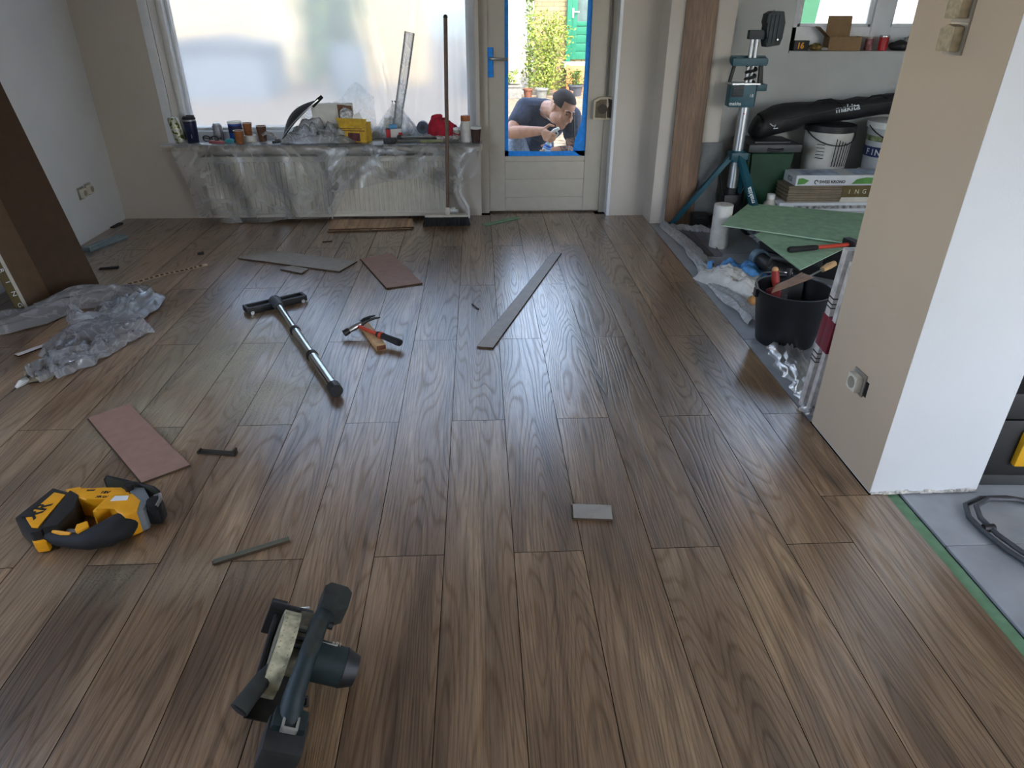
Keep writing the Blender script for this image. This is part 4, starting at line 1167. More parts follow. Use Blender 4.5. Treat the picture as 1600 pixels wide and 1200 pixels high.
for i, ch in enumerate('FLOORING'):
    pos = _c0 + LEAN * (0.05 + 0.058 * (7 - i))
    o_ = text_part('band_letter', ch, 0.034, m_wtext, ob, (0, 0, 0), (0, 0, 0), align='CENTER')
    xx = -yax; xx = (-LEAN); yy = -yax
    nn = xx.cross(yy)
    if nn.x < 0:
        yy = -yy; nn = -nn
    o_.matrix_local = Matrix(((xx.x, yy.x, nn.x, pos.x + nn.x * .0055), (xx.y, yy.y, nn.y, pos.y + nn.y * .0055), (xx.z, yy.z, nn.z, pos.z + nn.z * .0055), (0, 0, 0, 1)))

# --- clear plastic wrap heap
m_wrap = film_mat('clear_wrap', (0.86, 0.90, 0.95), clear=0.58, gloss_rough=0.08, bump=0.3, bscale=8, crease=0.22)
def ribbon(b, path, wid, hgt, seed, nu=60, nv=22, z0=0.004, folds=False):
    P = [Vector((x, y, 0)) for x, y in path]
    k = len(P) - 1
    def at(u):
        s = min(u * k, k - 1e-6); i = int(s); f = s - i
        p0, p1, p2, p3 = P[max(i - 1, 0)], P[i], P[i + 1], P[min(i + 2, k)]
        return 0.5 * ((2 * p1) + (p2 - p0) * f + (2 * p0 - 5 * p1 + 4 * p2 - p3) * f * f + (3 * p1 - p0 - 3 * p2 + p3) * f ** 3)
    def fn(u, v):
        c = at(u); t = (at(min(u + .01, 1)) - at(max(u - .01, 0))).normalized(); n = Vector((-t.y, t.x, 0))
        wv = wid[0] + (wid[1] - wid[0]) * u if len(wid) == 2 else wid[min(int(u * len(wid)), len(wid) - 1)]
        a = (v - .5)
        p = c + n * (a * wv * (1 + 0.25 * noise.noise((u * 9, seed, 0))))
        f1 = abs(noise.noise((p.x * 9, p.y * 9, seed))) + 0.6 * abs(noise.noise((p.x * 22, p.y * 22, seed + 5)))
        if folds:
            f1 = abs(noise.noise((u * 3.5, v * 7.0 + 1.5 * noise.noise((u * 4, 0.3, seed)), seed))) * 1.3 + 0.35 * abs(noise.noise((u * 11, v * 13, seed + 5)))
        z = hgt * max(0.0, (1 - (2 * abs(a)) ** 2.4)) * (0.55 + 0.9 * f1) + 0.012 * f1
        p += n * 0.02 * noise.noise((u * 14, v * 6, seed))
        return (p.x, p.y, z0 + z)
    b.grid(fn, nu, nv)
wr = B()
ribbon(wr, [(-2.33, 1.50), (-2.10, 1.60), (-1.92, 1.86), (-1.74, 1.96), (-1.60, 1.86), (-1.64, 1.70)], (0.20, 0.26), 0.055, 1.0, folds=True)
ribbon(wr, [(-1.64, 1.84), (-1.62, 1.64), (-1.72, 1.42), (-1.66, 1.22), (-1.66, 1.02)], (0.30, 0.07), 0.050, 4.0, folds=True)
ribbon(wr, [(-1.84, 1.72), (-1.74, 1.60), (-1.58, 1.72), (-1.60, 1.86)], (0.08, 0.10), 0.06, 8.0, 40, 14)
ribbon(wr, [(-1.45, 1.55), (-1.50, 1.44), (-1.55, 1.26), (-1.63, 1.08)], (0.14, 0.12), 0.055, 12.0, folds=True)
single('plastic_wrap', wr, m_wrap, 'crumpled clear plastic wrap beside the leaning carton', 'plastic wrap', angle=180)
sc2 = thing('paper_scrap', 'curled pale paper scrap with white tip near the plastic wrap', 'scrap', (-1.655, 1.05, 0))
obj('curl', B().grid(lambda u, v: (-0.045 + 0.09 * u, 0.02 * (v - .5) * 2 + 0.02 * u, 0.002 + 0.020 * math.sin(PI * u) * (0.4 + 0.6 * v)), 12, 3), mat('scrap_cream', (166, 152, 124), 0.8), sc2)
obj('white_tip', B().tube([(-0.052, -0.05, 0.006), (-0.045, -0.025, 0.012), (-0.036, 0.004, 0.009)], [0.006, 0.014, 0.008], 8), m_wht, sc2)
# ------------------------------------------------------------------ radiator, broom and the clutter on the window sill
m_rad = mat('radiator_cream', (196, 190, 176), 0.45, var=0.03)
rd = thing('radiator', 'cream panel radiator under the big window', 'radiator', (-0.92, 3.43, 0))
rb = B(); rb.box(-0.82, 0.815, -0.040, -0.030, 0.030, 0.430, bev=0.004)
obj('front_panel', rb, m_rad, rd)
fl_ = B()
for i in range(48):
    x = -0.80 + i * 0.0333
    fl_.prism([(x + 0.004, -0.0405), (x + 0.029, -0.0405), (x + 0.024, -0.0475), (x + 0.009, -0.0475)], 0.065, 0.400)
obj('flutes', fl_, m_rad, rd, smooth=False)
obj('bottom_rail', B().box(-0.82, 0.815, -0.050, -0.028, 0.028, 0.050, bev=0.006), m_rad, rd)
obj('top_grille', B().box(-0.82, 0.815, -0.046, 0.040, 0.424, 0.436, bev=0.004), m_rad, rd)
obj('back_panel', B().box(-0.80, 0.80, 0.026, 0.036, 0.04, 0.42), m_rad, rd, smooth=False)
obj('side_panel', B().box(0.806, 0.816, -0.044, 0.040, 0.035, 0.43, bev=0.003), m_rad, rd)
obj('side_panel', B().box(-0.826, -0.816, -0.044, 0.040, 0.035, 0.43, bev=0.003), m_rad, rd)
vb = B(); vb.cyl((0.818, 0.0, 0.05), (0.855, 0.0, 0.05), 0.016, n=12).cyl((0.850, 0.0, 0.032), (0.850, 0.0, 0.075), 0.014, n=12).cyl((0.850, 0.0, 0.05), (0.880, -0.018, 0.05), 0.013, n=12)
obj('valve', vb, m_wht, rd)
hp_ = B(); hp_.tube([(0.897, -0.01, 0.345), (0.897, -0.01, 0.19), (0.902, -0.01, 0.165), (0.935, -0.01, 0.105), (0.952, -0.01, 0.080), (0.956, -0.01, 0.045), (0.956, -0.01, 0.001)], 0.0125, 12)
obj('supply_pipe', hp_, m_wht, rd)
obj('pipe_cap', B().ball((0.897, -0.012, 0.352), 0.020), m_wht, rd)

# broom leaning on the sill
bro = thing('broom', 'broom with brown handle and black bristles leaning on the sill', 'broom', (-0.110, 3.245, 0))
bh = B(); bh.box(-0.150, 0.145, -0.024, 0.024, 0.055, 0.076, bev=0.008)
obj('broom_head', bh, mat('broom_cream', (196, 188, 172), 0.6), bro)
bl = B()
gq = random.Random(3)
for i in range(46):
    for j in range(6):
        x = -0.145 + 0.285 * i / 45; y = -0.024 + 0.048 * j / 5
        ex = x + (x * 0.10) + gq.uniform(-.006, .006); ey = y * 1.5 + gq.uniform(-.006, .006)
        bl.cyl((x, y, 0.060), (ex, ey, 0.002), 0.0040, 0.0030, 5, caps=False)
obj('bristles', bl, m_rubber, bro)
bs = B(); bs.tube([(0.006, 0.0, 0.070), (0.020, 0.030, 0.50), (0.030, 0.060, 0.90), (0.040, 0.088, 1.26)], 0.0125, 12)
obj('handle', bs, mat('broom_handle_brown', (104, 82, 66), 0.5, var=0.1, scale=30), bro)
obj('socket', B().cyl((0.005, -0.002, 0.070), (0.0085, 0.006, 0.120), 0.018, 0.015, 14), mat('broom_socket_white', (206, 200, 188), 0.5), bro)
obj('handle_cap', B().ball((0.040, 0.088, 1.262), 0.014), m_black, bro)

SZ = 0.5105
def cup(label, x, y, h, r0, r1, wall, rim=None, z=SZ, tilt=None, lid=None, group=None):
    t = thing('paper_cup', label, 'cup', (x, y, z), group=group)
    if tilt:
        t.rotation_euler = tilt
    obj('body', B().lathe([(r0, 0.0), (r0, 0.002), (r1, h), (r1 - .0015, h), (r0 - .001, 0.006)], 22, cap=False), wall, t)
    obj('bottom', B().cyl((0, 0, 0.002), (0, 0, 0.005), r0 - .0006, n=22), wall, t)
    rp = B(); rp.tube([((r1 + .0005) * math.cos(2 * PI * i / 22), (r1 + .0005) * math.sin(2 * PI * i / 22), h) for i in range(22)], 0.0020, 6, closed=True)
    obj('rim', rp, m_wht, t)
    if lid:
        obj('lid', B().lathe([(r1 + .003, h - .002), (r1 + .003, h + .006), (r1 - .004, h + .014), (r1 - .008, h + .012)], 22), lid, t)
    return t
m_cupb = mat('cup_brown', (150, 92, 50), 0.7, var=0.15, scale=60)
m_cupd = mat('cup_dark_brown', (92, 58, 40), 0.7, var=0.2, scale=70)
cup('brown paper cup at the front edge of the sill', -1.468, 3.412, 0.088, 0.024, 0.031, m_cupb)
cup('brown paper cup standing on the white tape roll', -1.436, 3.515, 0.075, 0.024, 0.031, m_cupb, z=SZ + 0.0455)
cup('dark patterned paper cup beside the white tape roll', -1.352, 3.535, 0.098, 0.025, 0.033, m_cupd)
cup('dark coffee cup at the right end of the sill', 0.100, 3.440, 0.090, 0.026, 0.035, mat('cup_choc', (66, 40, 32), 0.6), lid=m_wht)

# white tape roll
tr_ = thing('tape_roll', 'white tape roll under the brown paper cup', 'tape roll', (-1.425, 3.500, SZ))
obj('tape', B().lathe([(0.022, 0), (0.043, 0), (0.043, 0.045), (0.022, 0.045), (0.022, 0)], 26, cap=False), mat('tape_white', (214, 214, 210), 0.6), tr_)
obj('core', B().lathe([(0.0205, 0.0), (0.0225, 0.0), (0.0225, 0.0455), (0.0205, 0.0455), (0.0205, 0.0)], 22, cap=False), m_kraft, tr_)

# printed drinks can, leaning a little
can = thing('drinks_can', 'tall white and green drinks can leaning at the left reveal', 'can', (-1.875, 3.470, SZ), rot=(0, R(-9), 0))
def can_print():
    m, nt, b = _new('can_print')
    tc = nd(nt, 'ShaderNodeTexCoord'); n = nd(nt, 'ShaderNodeTexNoise'); n.inputs['Scale'].default_value = 38; n.inputs['Detail'].default_value = 2
    nt.links.new(tc.outputs['Object'], n.inputs['Vector'])
    c = ramp(nt, n.outputs['Fac'], [(0.40, srgb(52, 74, 30)), (0.46, srgb(140, 150, 60)), (0.53, srgb(206, 206, 190)), (0.7, srgb(178, 182, 178))])
    nt.links.new(c, b.inputs['Base Color']); b.inputs['Metallic'].default_value = 0.4; b.inputs['Roughness'].default_value = 0.35
    return m
obj('body', B().lathe([(0.024, 0), (0.032, 0.010), (0.033, 0.014), (0.033, 0.150), (0.027, 0.163)], 24), can_print(), can)
obj('top', B().lathe([(0.0275, 0.162), (0.0275, 0.167), (0.025, 0.167), (0.0245, 0.163)], 24), m_alu, can)
obj('ring_pull', B().box(-0.006, 0.012, -0.006, 0.006, 0.1645, 0.1665, bev=0.0008), m_alu, can)
# thermos mug
th = thing('travel_mug', 'navy blue travel mug with black lid on the sill', 'mug', (-1.797, 3.480, SZ))
obj('body', B().lathe([(0.034, 0), (0.036, 0.004), (0.042, 0.138), (0.042, 0.142)], 28), mat('navy_metal', (24, 32, 66), 0.35, 0.2), th)
obj('steel_ring', B().lathe([(0.0425, 0.140), (0.0428, 0.148), (0.041, 0.150)], 28), m_steel, th)
obj('lid', B().lathe([(0.0415, 0.149), (0.042, 0.158), (0.037, 0.163), (0.036, 0.168)], 28), m_black, th)
obj('flip_tab', B().box(-0.012, 0.036, -0.012, 0.012, 0.166, 0.176, bev=0.003), m_black, th)
obj('emblem', B().box(0.008, 0.013, -0.0425, -0.0400, 0.035, 0.060), m_steel, th, smooth=False)
# grey spray can
sp2 = thing('spray_can', 'short silver grey can beside the blue tin', 'can', (-1.652, 3.560, SZ))
obj('body', B().lathe([(0.030, 0), (0.032, 0.004), (0.032, 0.096), (0.026, 0.104)], 24), mat('can_silver', (150, 150, 156), 0.4, 0.5, var=0.12, scale=60), sp2)
obj('neck', B().lathe([(0.0262, 0.103), (0.024, 0.112), (0.018, 0.115)], 24), m_alu, sp2)
obj('base_ring', B().lathe([(0.0325, 0.0), (0.0330, 0.006), (0.0322, 0.008)], 24, cap=False), m_alu, sp2)
# blue tin with white lid
bt3 = thing('paint_tin', 'blue tin with white lid behind the paper cups', 'tin', (-1.535, 3.570, SZ))
obj('body', B().lathe([(0.045, 0), (0.046, 0.004), (0.046, 0.112)], 28), mat('tin_blue', (26, 74, 160), 0.4, var=0.2, scale=30), bt3)
obj('tin_label', B().lathe([(0.0465, 0.055), (0.0465, 0.098)], 28, cap=False), mat('tin_navy', (28, 30, 70), 0.5, var=0.35, scale=60), bt3)
obj('lid', B().lathe([(0.047, 0.111), (0.0475, 0.120), (0.045, 0.123), (0.0445, 0.120)], 28), m_wht, bt3)
# pliers / safety glasses
sg = thing('safety_glasses', 'black safety glasses lying behind the pink knife', 'glasses', (-1.690, 3.505, SZ + 0.002), rz=R(-14))
for s in (-1, 1):
    obj('lens_frame', B().tube([(s * 0.032 + 0.026 * math.cos(a * PI / 8), 0.004 * math.sin(a), 0.020 + 0.018 * math.sin(a * PI / 8)) for a in range(16)], 0.004, 6, closed=True), m_black, sg)
    obj('temple', B().tube([(s * 0.058, 0.0, 0.024), (s * 0.064, 0.02, 0.022), (s * 0.040, 0.060, 0.008)], 0.0035, 6), m_black, sg)
obj('bridge', B().tube([(-0.008, 0, 0.028), (0, -0.002, 0.031), (0.008, 0, 0.028)], 0.004, 6), m_black, sg)
kn_ = thing('utility_knife', 'pinkish red utility knife on the sill', 'knife', (-1.628, 3.440, SZ), rz=R(-22))
obj('body', B().prism([(-0.062, -0.012), (-0.030, -0.016), (0.040, -0.013), (0.062, -0.006), (0.060, 0.008), (0.020, 0.014), (-0.055, 0.012)], 0.001, 0.020, bev=0.004), mat('knife_pink', (176, 96, 96), 0.5), kn_)
obj('slider', B().box(-0.01, 0.014, -0.004, 0.004, 0.019, 0.024, bev=0.001), m_dkgrey, kn_)
obj('blade_nose', B().prism([(0.058, -0.007), (0.084, -0.004), (0.072, 0.007), (0.058, 0.007)], 0.007, 0.012), m_steel, kn_, smooth=False)
tl_ = thing('tape_measure', 'teal tape measure beside the front paper cup', 'tape measure', (-1.545, 3.445, SZ))
obj('case', B().prism([(-0.030, 0.0), (0.030, 0.0), (0.032, 0.022), (0.012, 0.032), (-0.018, 0.032), (-0.031, 0.020)], -0.016, 0.016, bev=0.005, M=rotm('X', 90)), mat('case_teal', (16, 132, 140), 0.45), tl_)
obj('hook', B().box(0.031, 0.040, -0.006, 0.006, 0.0, 0.004), m_steel, tl_, smooth=False)

# black trowel / scoop standing on the bunched plastic
sc3 = thing('hand_scoop', 'black curved scoop standing tilted on the sill', 'scoop', (-1.185, 3.500, SZ))
def scoop(u, v):
    s = u; a = (v - .5) * 2
    px_, pz_ = -0.02 + 0.27 * s ** 1.1, 0.012 + 0.255 * s ** 0.85
    wdt = 0.060 * math.sin(PI * min(1, 0.16 + 0.78 * s)) ** 0.7
    return (px_ - 0.035 * (1 - abs(a)) * math.sin(PI * s), a * wdt, pz_ + 0.040 * (1 - a * a) * math.sin(PI * s))
obj('blade', B().grid(scoop, 20, 10), m_black, sc3)
obj('handle', B().tube([(0.205, 0, 0.225), (0.245, 0, 0.262), (0.275, 0, 0.285)], [0.012, 0.014, 0.012], 10), m_rubber, sc3)
obj('blade_rim', B().tube([scoop(i / 20, 0.0) for i in range(21)], 0.004, 6), m_steel, sc3)
bru = thing('wire_brush', 'white and black striped brush handle by the paper cups', 'brush', (-1.290, 3.500, SZ))
obj('handle', B().tube([(-0.050, 0, 0.045), (-0.020, 0, 0.060), (0.015, 0, 0.050), (0.045, 0, 0.012)], [0.009, 0.011, 0.010, 0.008], 8), mat('brush_handle', (150, 148, 146), 0.5, var=0.7, scale=70), bru)
obj('bristle_block', B().box(0.030, 0.060, -0.012, 0.012, 0.0, 0.018, bev=0.003), m_black, bru)
scr = thing('scraper', 'flat scraper with black handle at the sill edge', 'scraper', (-1.225, 3.425, SZ), rz=R(12))
obj('blade', B().prism([(-0.110, -0.022), (-0.02, -0.010), (-0.02, 0.010), (-0.110, 0.026)], 0.001, 0.003), m_steel, scr, smooth=False)
obj('handle', B().tube([(-0.035, 0, 0.010), (0.02, 0, 0.012), (0.075, 0, 0.012)], [0.008, 0.011, 0.010], 10), m_black, scr)

# white box standing under plastic, yellow box with paper and cards
wb = thing('white_carton', 'white carton standing behind the yellow box', 'carton', (-0.880, 3.555, SZ), rz=R(4))
obj('body', B().box(-0.115, 0.150, -0.045, 0.045, 0.0, 0.235, bev=0.002), mat('white_card', (206, 204, 196), 0.8), wb)
obj('flap', B().prism([(0.055, 0.235), (0.150, 0.225), (0.158, 0.150), (0.130, 0.100), (0.062, 0.105)], 0.047, 0.050, M=rotm('X', 90)), mat('flap_brown', (112, 78, 56), 0.8), wb, smooth=False)
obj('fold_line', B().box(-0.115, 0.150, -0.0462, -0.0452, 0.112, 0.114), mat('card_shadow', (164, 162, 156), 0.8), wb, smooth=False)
yb = thing('yellow_box', 'yellow printed box filled with crumpled paper on the sill', 'box', (-0.712, 3.480, SZ), rz=R(-12))
yb.scale = (1.12, 1.0, 1.2)
m_ybx = mat('yellow_card', (200, 160, 44), 0.7, var=0.12, scale=40)
yb_ = B(); yb_.box(-0.085, 0.085, -0.052, -0.050, 0, 0.105); yb_.box(-0.085, 0.085, 0.050, 0.052, 0, 0.105); yb_.box(-0.085, -0.083, -0.052, 0.052, 0, 0.105); yb_.box(0.083, 0.085, -0.052, 0.052, 0, 0.105); yb_.box(-0.085, 0.085, -0.052, 0.052, 0, 0.003)
obj('body', yb_, m_ybx, yb, smooth=False)
obj('front_flap', B().prism([(-0.085, 0.105), (0.085, 0.105), (0.095, 0.130), (-0.100, 0.132)], 0.050, 0.052, M=Matrix.Translation((0, -0.0, 0)) @ rotm('X', 90)), m_ybx, yb, smooth=False)
obj('front_print', B().box(-0.030, 0.045, -0.0530, -0.0518, 0.012, 0.055), mat('print_maroon', (84, 40, 44), 0.7, var=0.4, scale=50), yb, smooth=False)
obj('print_line', B().box(-0.078, 0.078, -0.0530, -0.0518, 0.064, 0.070).box(-0.078, 0.060, -0.0530, -0.0518, 0.076, 0.080), mat('print_brown', (120, 84, 30), 0.7), yb, smooth=False)
cp = B(); cp.ball((-0.045, 0, 0.135), 0.042, 0.040, 0.045, u=18, v=12)
for v in cp.bm.verts:
    n_ = noise.noise(v.co * 45) * 0.014 + noise.noise(v.co * 90) * 0.006
    v.co += v.co.normalized() * n_
obj('crumpled_paper', cp, mat('newsprint', (186, 184, 184), 0.9, var=0.4, scale=60), yb, smooth=False)
obj('white_card', B().box(-0.026, 0.030, -0.002, 0.002, 0.0, 0.085, M=Matrix.Translation((0.042, 0.0, 0.070)) @ Matrix.Rotation(R(-24), 4, 'Y') @ Matrix.Rotation(R(20), 4, 'Z')), m_wht, yb, smooth=False)

# red and white small box with open lid
rx = thing('small_box', 'small red and white box with open lid and blue roll', 'box', (-0.460, 3.520, SZ), rz=R(8))
m_redc = mat('red_card', (176, 40, 44), 0.6)
rx_ = B(); rx_.box(-0.052, 0.052, -0.045, 0.045, 0.0, 0.082)
obj('body', rx_, mat('white_card', (206, 204, 196), 0.8), rx, smooth=False)
obj('red_panel', B().box(-0.0535, -0.022, -0.0465, 0.0, 0.0, 0.082).box(0.030, 0.0535, -0.0465, 0.0, 0.0, 0.060), m_redc, rx, smooth=False)
obj('lid', B().box(-0.052, 0.052, 0.0, 0.002, 0.0, 0.062, M=Matrix.Translation((-0.006, 0.045, 0.082)) @ Matrix.Rotation(R(-14), 4, 'X')), mat('white_card', (206, 204, 196), 0.8), rx, smooth=False)
obj('blue_roll', B().cyl((-0.030, -0.010, 0.094), (0.022, -0.010, 0.094), 0.015, n=14), mat('roll_blue', (90, 150, 196), 0.7), rx)
bbx = thing('black_case', 'small black case at the front of the sill', 'case', (-0.478, 3.415, SZ))
obj('body', B().box(-0.040, 0.040, -0.022, 0.022, 0.0, 0.036, bev=0.004), m_black, bbx)
obj('seam', B().box(-0.041, 0.041, -0.023, 0.023, 0.022, 0.024, bev=0.0005), m_dkgrey, bbx)
obj('clasp', B().box(-0.008, 0.008, -0.025, -0.021, 0.014, 0.030, bev=0.001), m_dkgrey, bbx)
# set square
ssq = thing('set_square', 'black triangular set square standing behind the red cap', 'set square', (-0.315, 3.585, SZ), rz=R(-10))
for (a, b_) in (((-0.05, 0.0), (-0.05, 0.135)), ((-0.05, 0.135), (0.06, 0.0)), ((-0.05, 0.002), (0.06, 0.002))):
    obj('arm', B().tube([(a[0], 0, a[1] + .006), (b_[0], 0, b_[1] + .006)], 0.007, 6, flat=0.5), m_black, ssq)
rol = thing('blue_roll', 'grey blue tape roll left of the red cap', 'tape roll', (-0.262, 3.540, SZ + 0.045))
obj('tape', B().cyl((0, -0.025, 0.040), (0, 0.025, 0.040), 0.040, n=24), mat('tape_greyblue', (74, 84, 104), 0.5), rol)
obj('core', B().cyl((0, -0.027, 0.040), (0, 0.027, 0.040), 0.018, n=18), m_dkgrey, rol)
# long tray (tile cutter) carrying the cap
tc_ = thing('tile_cutter', 'long dark tile cutter tray under the red cap', 'tile cutter', (-0.215, 3.500, SZ))
obj('tray', B().box(-0.215, 0.200, -0.075, 0.080, 0.0, 0.024, bev=0.003), mat('tray_grey', (88, 88, 84), 0.5, var=0.2), tc_)
obj('rail', B().cyl((-0.205, -0.045, 0.036), (0.195, -0.045, 0.036), 0.007, n=10), m_steel, tc_)
obj('rail_block', B().box(-0.215, -0.190, -0.062, 0.060, 0.022, 0.046, bev=0.003).box(0.180, 0.200, -0.062, 0.060, 0.022, 0.046, bev=0.003), m_black, tc_)
obj('yellow_scale', B().box(-0.06, 0.09, -0.0765, -0.0745, 0.006, 0.020), mat('scale_olive', (140, 142, 96), 0.6), tc_, smooth=False)
obj('checked_strip', B().box(0.05, 0.19, -0.074, -0.066, 0.024, 0.044), mat('check_grey', (150, 140, 140), 0.6, var=0.8, scale=90), tc_, smooth=False)
# red cap
cpb = thing('baseball_cap', 'red baseball cap lying on the tile cutter', 'cap', (-0.125, 3.500, SZ + 0.046), rz=R(-10))
m_redf = mat('red_cloth', (166, 24, 46), 0.85, var=0.15, scale=25, bump=0.2, bscale=40)
cb = B()
def capf(u, v):
    a = 2 * PI * u; h = v
    r = 0.098 * math.cos(h * PI / 2) ** 0.62
    n_ = 0.014 * noise.noise((3 * math.cos(a), 3 * math.sin(a), h * 3 + 7))
    return ((r + n_) * math.cos(a) * 1.06, (r + n_) * math.sin(a) * 0.72, 0.102 * math.sin(h * PI / 2) * (1 + 0.20 * math.cos(a + PI)) + n_)
cb.grid(capf, 36, 12)
obj('crown', cb, m_redf, cpb, angle=180)
vz = B(); vz.grid(lambda u, v: (0.070 + 0.072 * v * math.cos((u - .5) * 1.6), 0.078 * (u - .5) * 2 * (1 - .25 * v), 0.022 - 0.016 * v + 0.010 * math.cos((u - .5) * PI)), 12, 6)
vz.grid(lambda u, v: (0.070 + 0.072 * v * math.cos((u - .5) * 1.6), 0.078 * (u - .5) * 2 * (1 - .25 * v), 0.019 - 0.016 * v + 0.010 * math.cos((u - .5) * PI)), 12, 6)
obj('visor', vz, m_redf, cpb)
obj('button', B().ball((-0.006, 0, 0.106), 0.007), m_redf, cpb)
# bottle and jar
bo = thing('plastic_bottle', 'white plastic bottle with orange brown cap on the sill', 'bottle', (0.032, 3.440, SZ))
obj('body', B().lathe([(0.030, 0), (0.034, 0.006), (0.036, 0.05), (0.036, 0.110), (0.030, 0.132), (0.026, 0.138)], 26), mat('bottle_white', (214, 210, 202), 0.4), bo)
obj('cap', B().lathe([(0.031, 0.138), (0.032, 0.142), (0.031, 0.170), (0.028, 0.173)], 26), mat('cap_orange_brown', (176, 100, 52), 0.5), bo)
obj('cap_band', B().lathe([(0.0318, 0.134), (0.0322, 0.139)], 26, cap=False), m_wht, bo)
jr = thing('glass_jar', 'small printed jar beside the white bottle', 'jar', (-0.032, 3.450, SZ))
obj('body', B().lathe([(0.022, 0), (0.025, 0.004), (0.025, 0.070), (0.020, 0.082)], 22), mat('jar_glass', (150, 150, 140), 0.2, var=0.25, scale=60), jr)
obj('lid', B().lathe([(0.021, 0.080), (0.0215, 0.092), (0.019, 0.094)], 22), m_wht, jr)

# --- plastic sheeting draped over the sill and radiator
m_sheet = film_mat('drop_sheet_film', (0.86, 0.87, 0.86), clear=0.82, gloss_rough=0.22, bump=0.25, bscale=3.2, crease=0.22)
m_bunch = film_mat('bunched_film', (0.88, 0.91, 0.95), clear=0.66, gloss_rough=0.15, bump=0.35, bscale=9, crease=0.25)
def drape(b, top, bot, seed, nu=70, nv=34, fold=0.018, y0=3.352):
    """sheet hanging from the sill edge; top/bot: lists of (x, z) along the run"""
    def lerp(lst, u):
        s = u * (len(lst) - 1); i = min(int(s), len(lst) - 2); f = s - i
        return lst[i][0] * (1 - f) + lst[i + 1][0] * f, lst[i][1] * (1 - f) + lst[i + 1][1] * f
    def fn(u, v):
        if v < 0.18:                                    # the part still lying on the sill
            tx, tz = lerp(top, u)
            k = 1 - v / 0.18
            return (tx, 3.362 + 0.10 * k + 0.004 * noise.noise((u * 20, v * 9, seed)), 0.5145 + 0.006 * abs(noise.noise((u * 14, v * 6, seed))) + 0.004 * k)
        w = (v - 0.18) / 0.82
        tx, tz = lerp(top, u); bx, bz = lerp(bot, u)
        x = tx + (bx - tx) * w; z = tz + (bz - tz) * w
        f = fold * math.sin(u * 22 + 3.0 * math.sin(w * 2 + seed) + seed) * min(1, w * 2.2 + .2) + 0.012 * noise.noise((u * 9, w * 4, seed))
        return (x, y0 - 0.012 - 0.016 * w + min(f, 0.012), z)
    b.grid(fn, nu, nv)
dl = B()
drape(dl, [(-1.90, 0.512), (-1.60, 0.512), (-1.25, 0.512), (-0.93, 0.512), (-0.62, 0.512)], [(-1.80, 0.055), (-1.62, 0.006), (-1.40, 0.006), (-1.15, 0.035), (-0.90, 0.028)], 2.0, nu=90)
single('plastic_sheet', dl, m_sheet, 'thin clear plastic sheet hanging over the left radiator half', 'plastic sheet', angle=180)
d2_ = B()
drape(d2_, [(-0.88, 0.512), (-0.60, 0.512), (-0.30, 0.512), (-0.05, 0.512), (0.125, 0.512)], [(-0.90, 0.200), (-0.56, 0.270), (-0.30, 0.310), (-0.06, 0.185), (0.10, 0.330)], 5.0, fold=0.014, y0=3.335)
single('plastic_sheet', d2_, m_sheet, 'clear plastic sheet bunched over the right radiator half', 'plastic sheet', angle=180)
# bunched heap in the middle of the sill
def heap(b, cx, cy, z0, rx, ry, h, seed, peaks=(), nu=46, nv=30):
    def fn(u, v):
        x = (u - .5) * 2; y = (v - .5) * 2
        e = max(0, 1 - (x * x) ** 1.2) * max(0, 1 - (y * y) ** 1.4)
        f = abs(noise.noise((x * 3.1, y * 2.4, seed))) * 0.8 + abs(noise.noise((x * 8, y * 6, seed + 3))) * 0.45
        z = h * e * (0.35 + f)
        for (px_, py_, ph, pr) in peaks:
            z += ph * math.exp(-(((x - px_) / pr) ** 2 + ((y - py_) / (pr * 1.8)) ** 2))
        return (cx + rx * x + 0.02 * noise.noise((x * 4, y * 4, seed + 9)), cy + ry * y + 0.01 * noise.noise((x * 5, y * 5, seed + 2)), z0 + z)
    b.grid(fn, nu, nv)
hp2 = B()
heap(hp2, -0.96, 3.455, SZ + 0.012, 0.25, 0.085, 0.125, 1.7, peaks=((-0.2, 0.6, 0.05, 0.35),))
single('plastic_heap', hp2, m_bunch, 'bunched clear plastic heaped left of the yellow box', 'plastic heap', angle=180)
tent = B()
tent.grid(lambda u, v: (-1.10 + 0.52 * u, 3.612 - 0.05 * v + 0.010 * math.sin(9 * u + 4 * v), SZ + 0.02 + (0.20 + 0.12 * math.exp(-((u - .78) / .16) ** 2) + 0.04 * u) * v + 0.012 * noise.noise((u * 6, v * 6, 2))), 34, 14)
single('plastic_sheet', tent, m_bunch, 'clear plastic sheet peaked up behind the white carton', 'plastic sheet', angle=180)
roll = B()
for i, (p0, p1, r) in enumerate((((-0.66, 3.375, 0.497), (-0.50, 3.350, 0.470), 0.030), ((-0.56, 3.355, 0.478), (-0.36, 3.355, 0.462), 0.020))):
    def rf_(u, v, p0=p0, p1=p1, r=r, i=i):
        a = 2 * PI * v
        c = Vector(p0).lerp(Vector(p1), u)
        rr = r * (0.75 + 0.45 * abs(noise.noise((u * 7, math.cos(a) * 2, math.sin(a) * 2 + i)))) * (0.55 + 0.45 * math.sin(PI * min(max(u, .08), .92)))
        return (c.x + 0.01 * math.sin(a * 3), c.y + rr * 0.8 * math.cos(a) - 0.02, c.z + rr * 1.2 * math.sin(a))
    roll.grid(rf_, 30, 16)
single('plastic_roll', roll, m_bunch, 'rolled clear plastic hanging over the sill edge below the black case', 'plastic roll', angle=180)

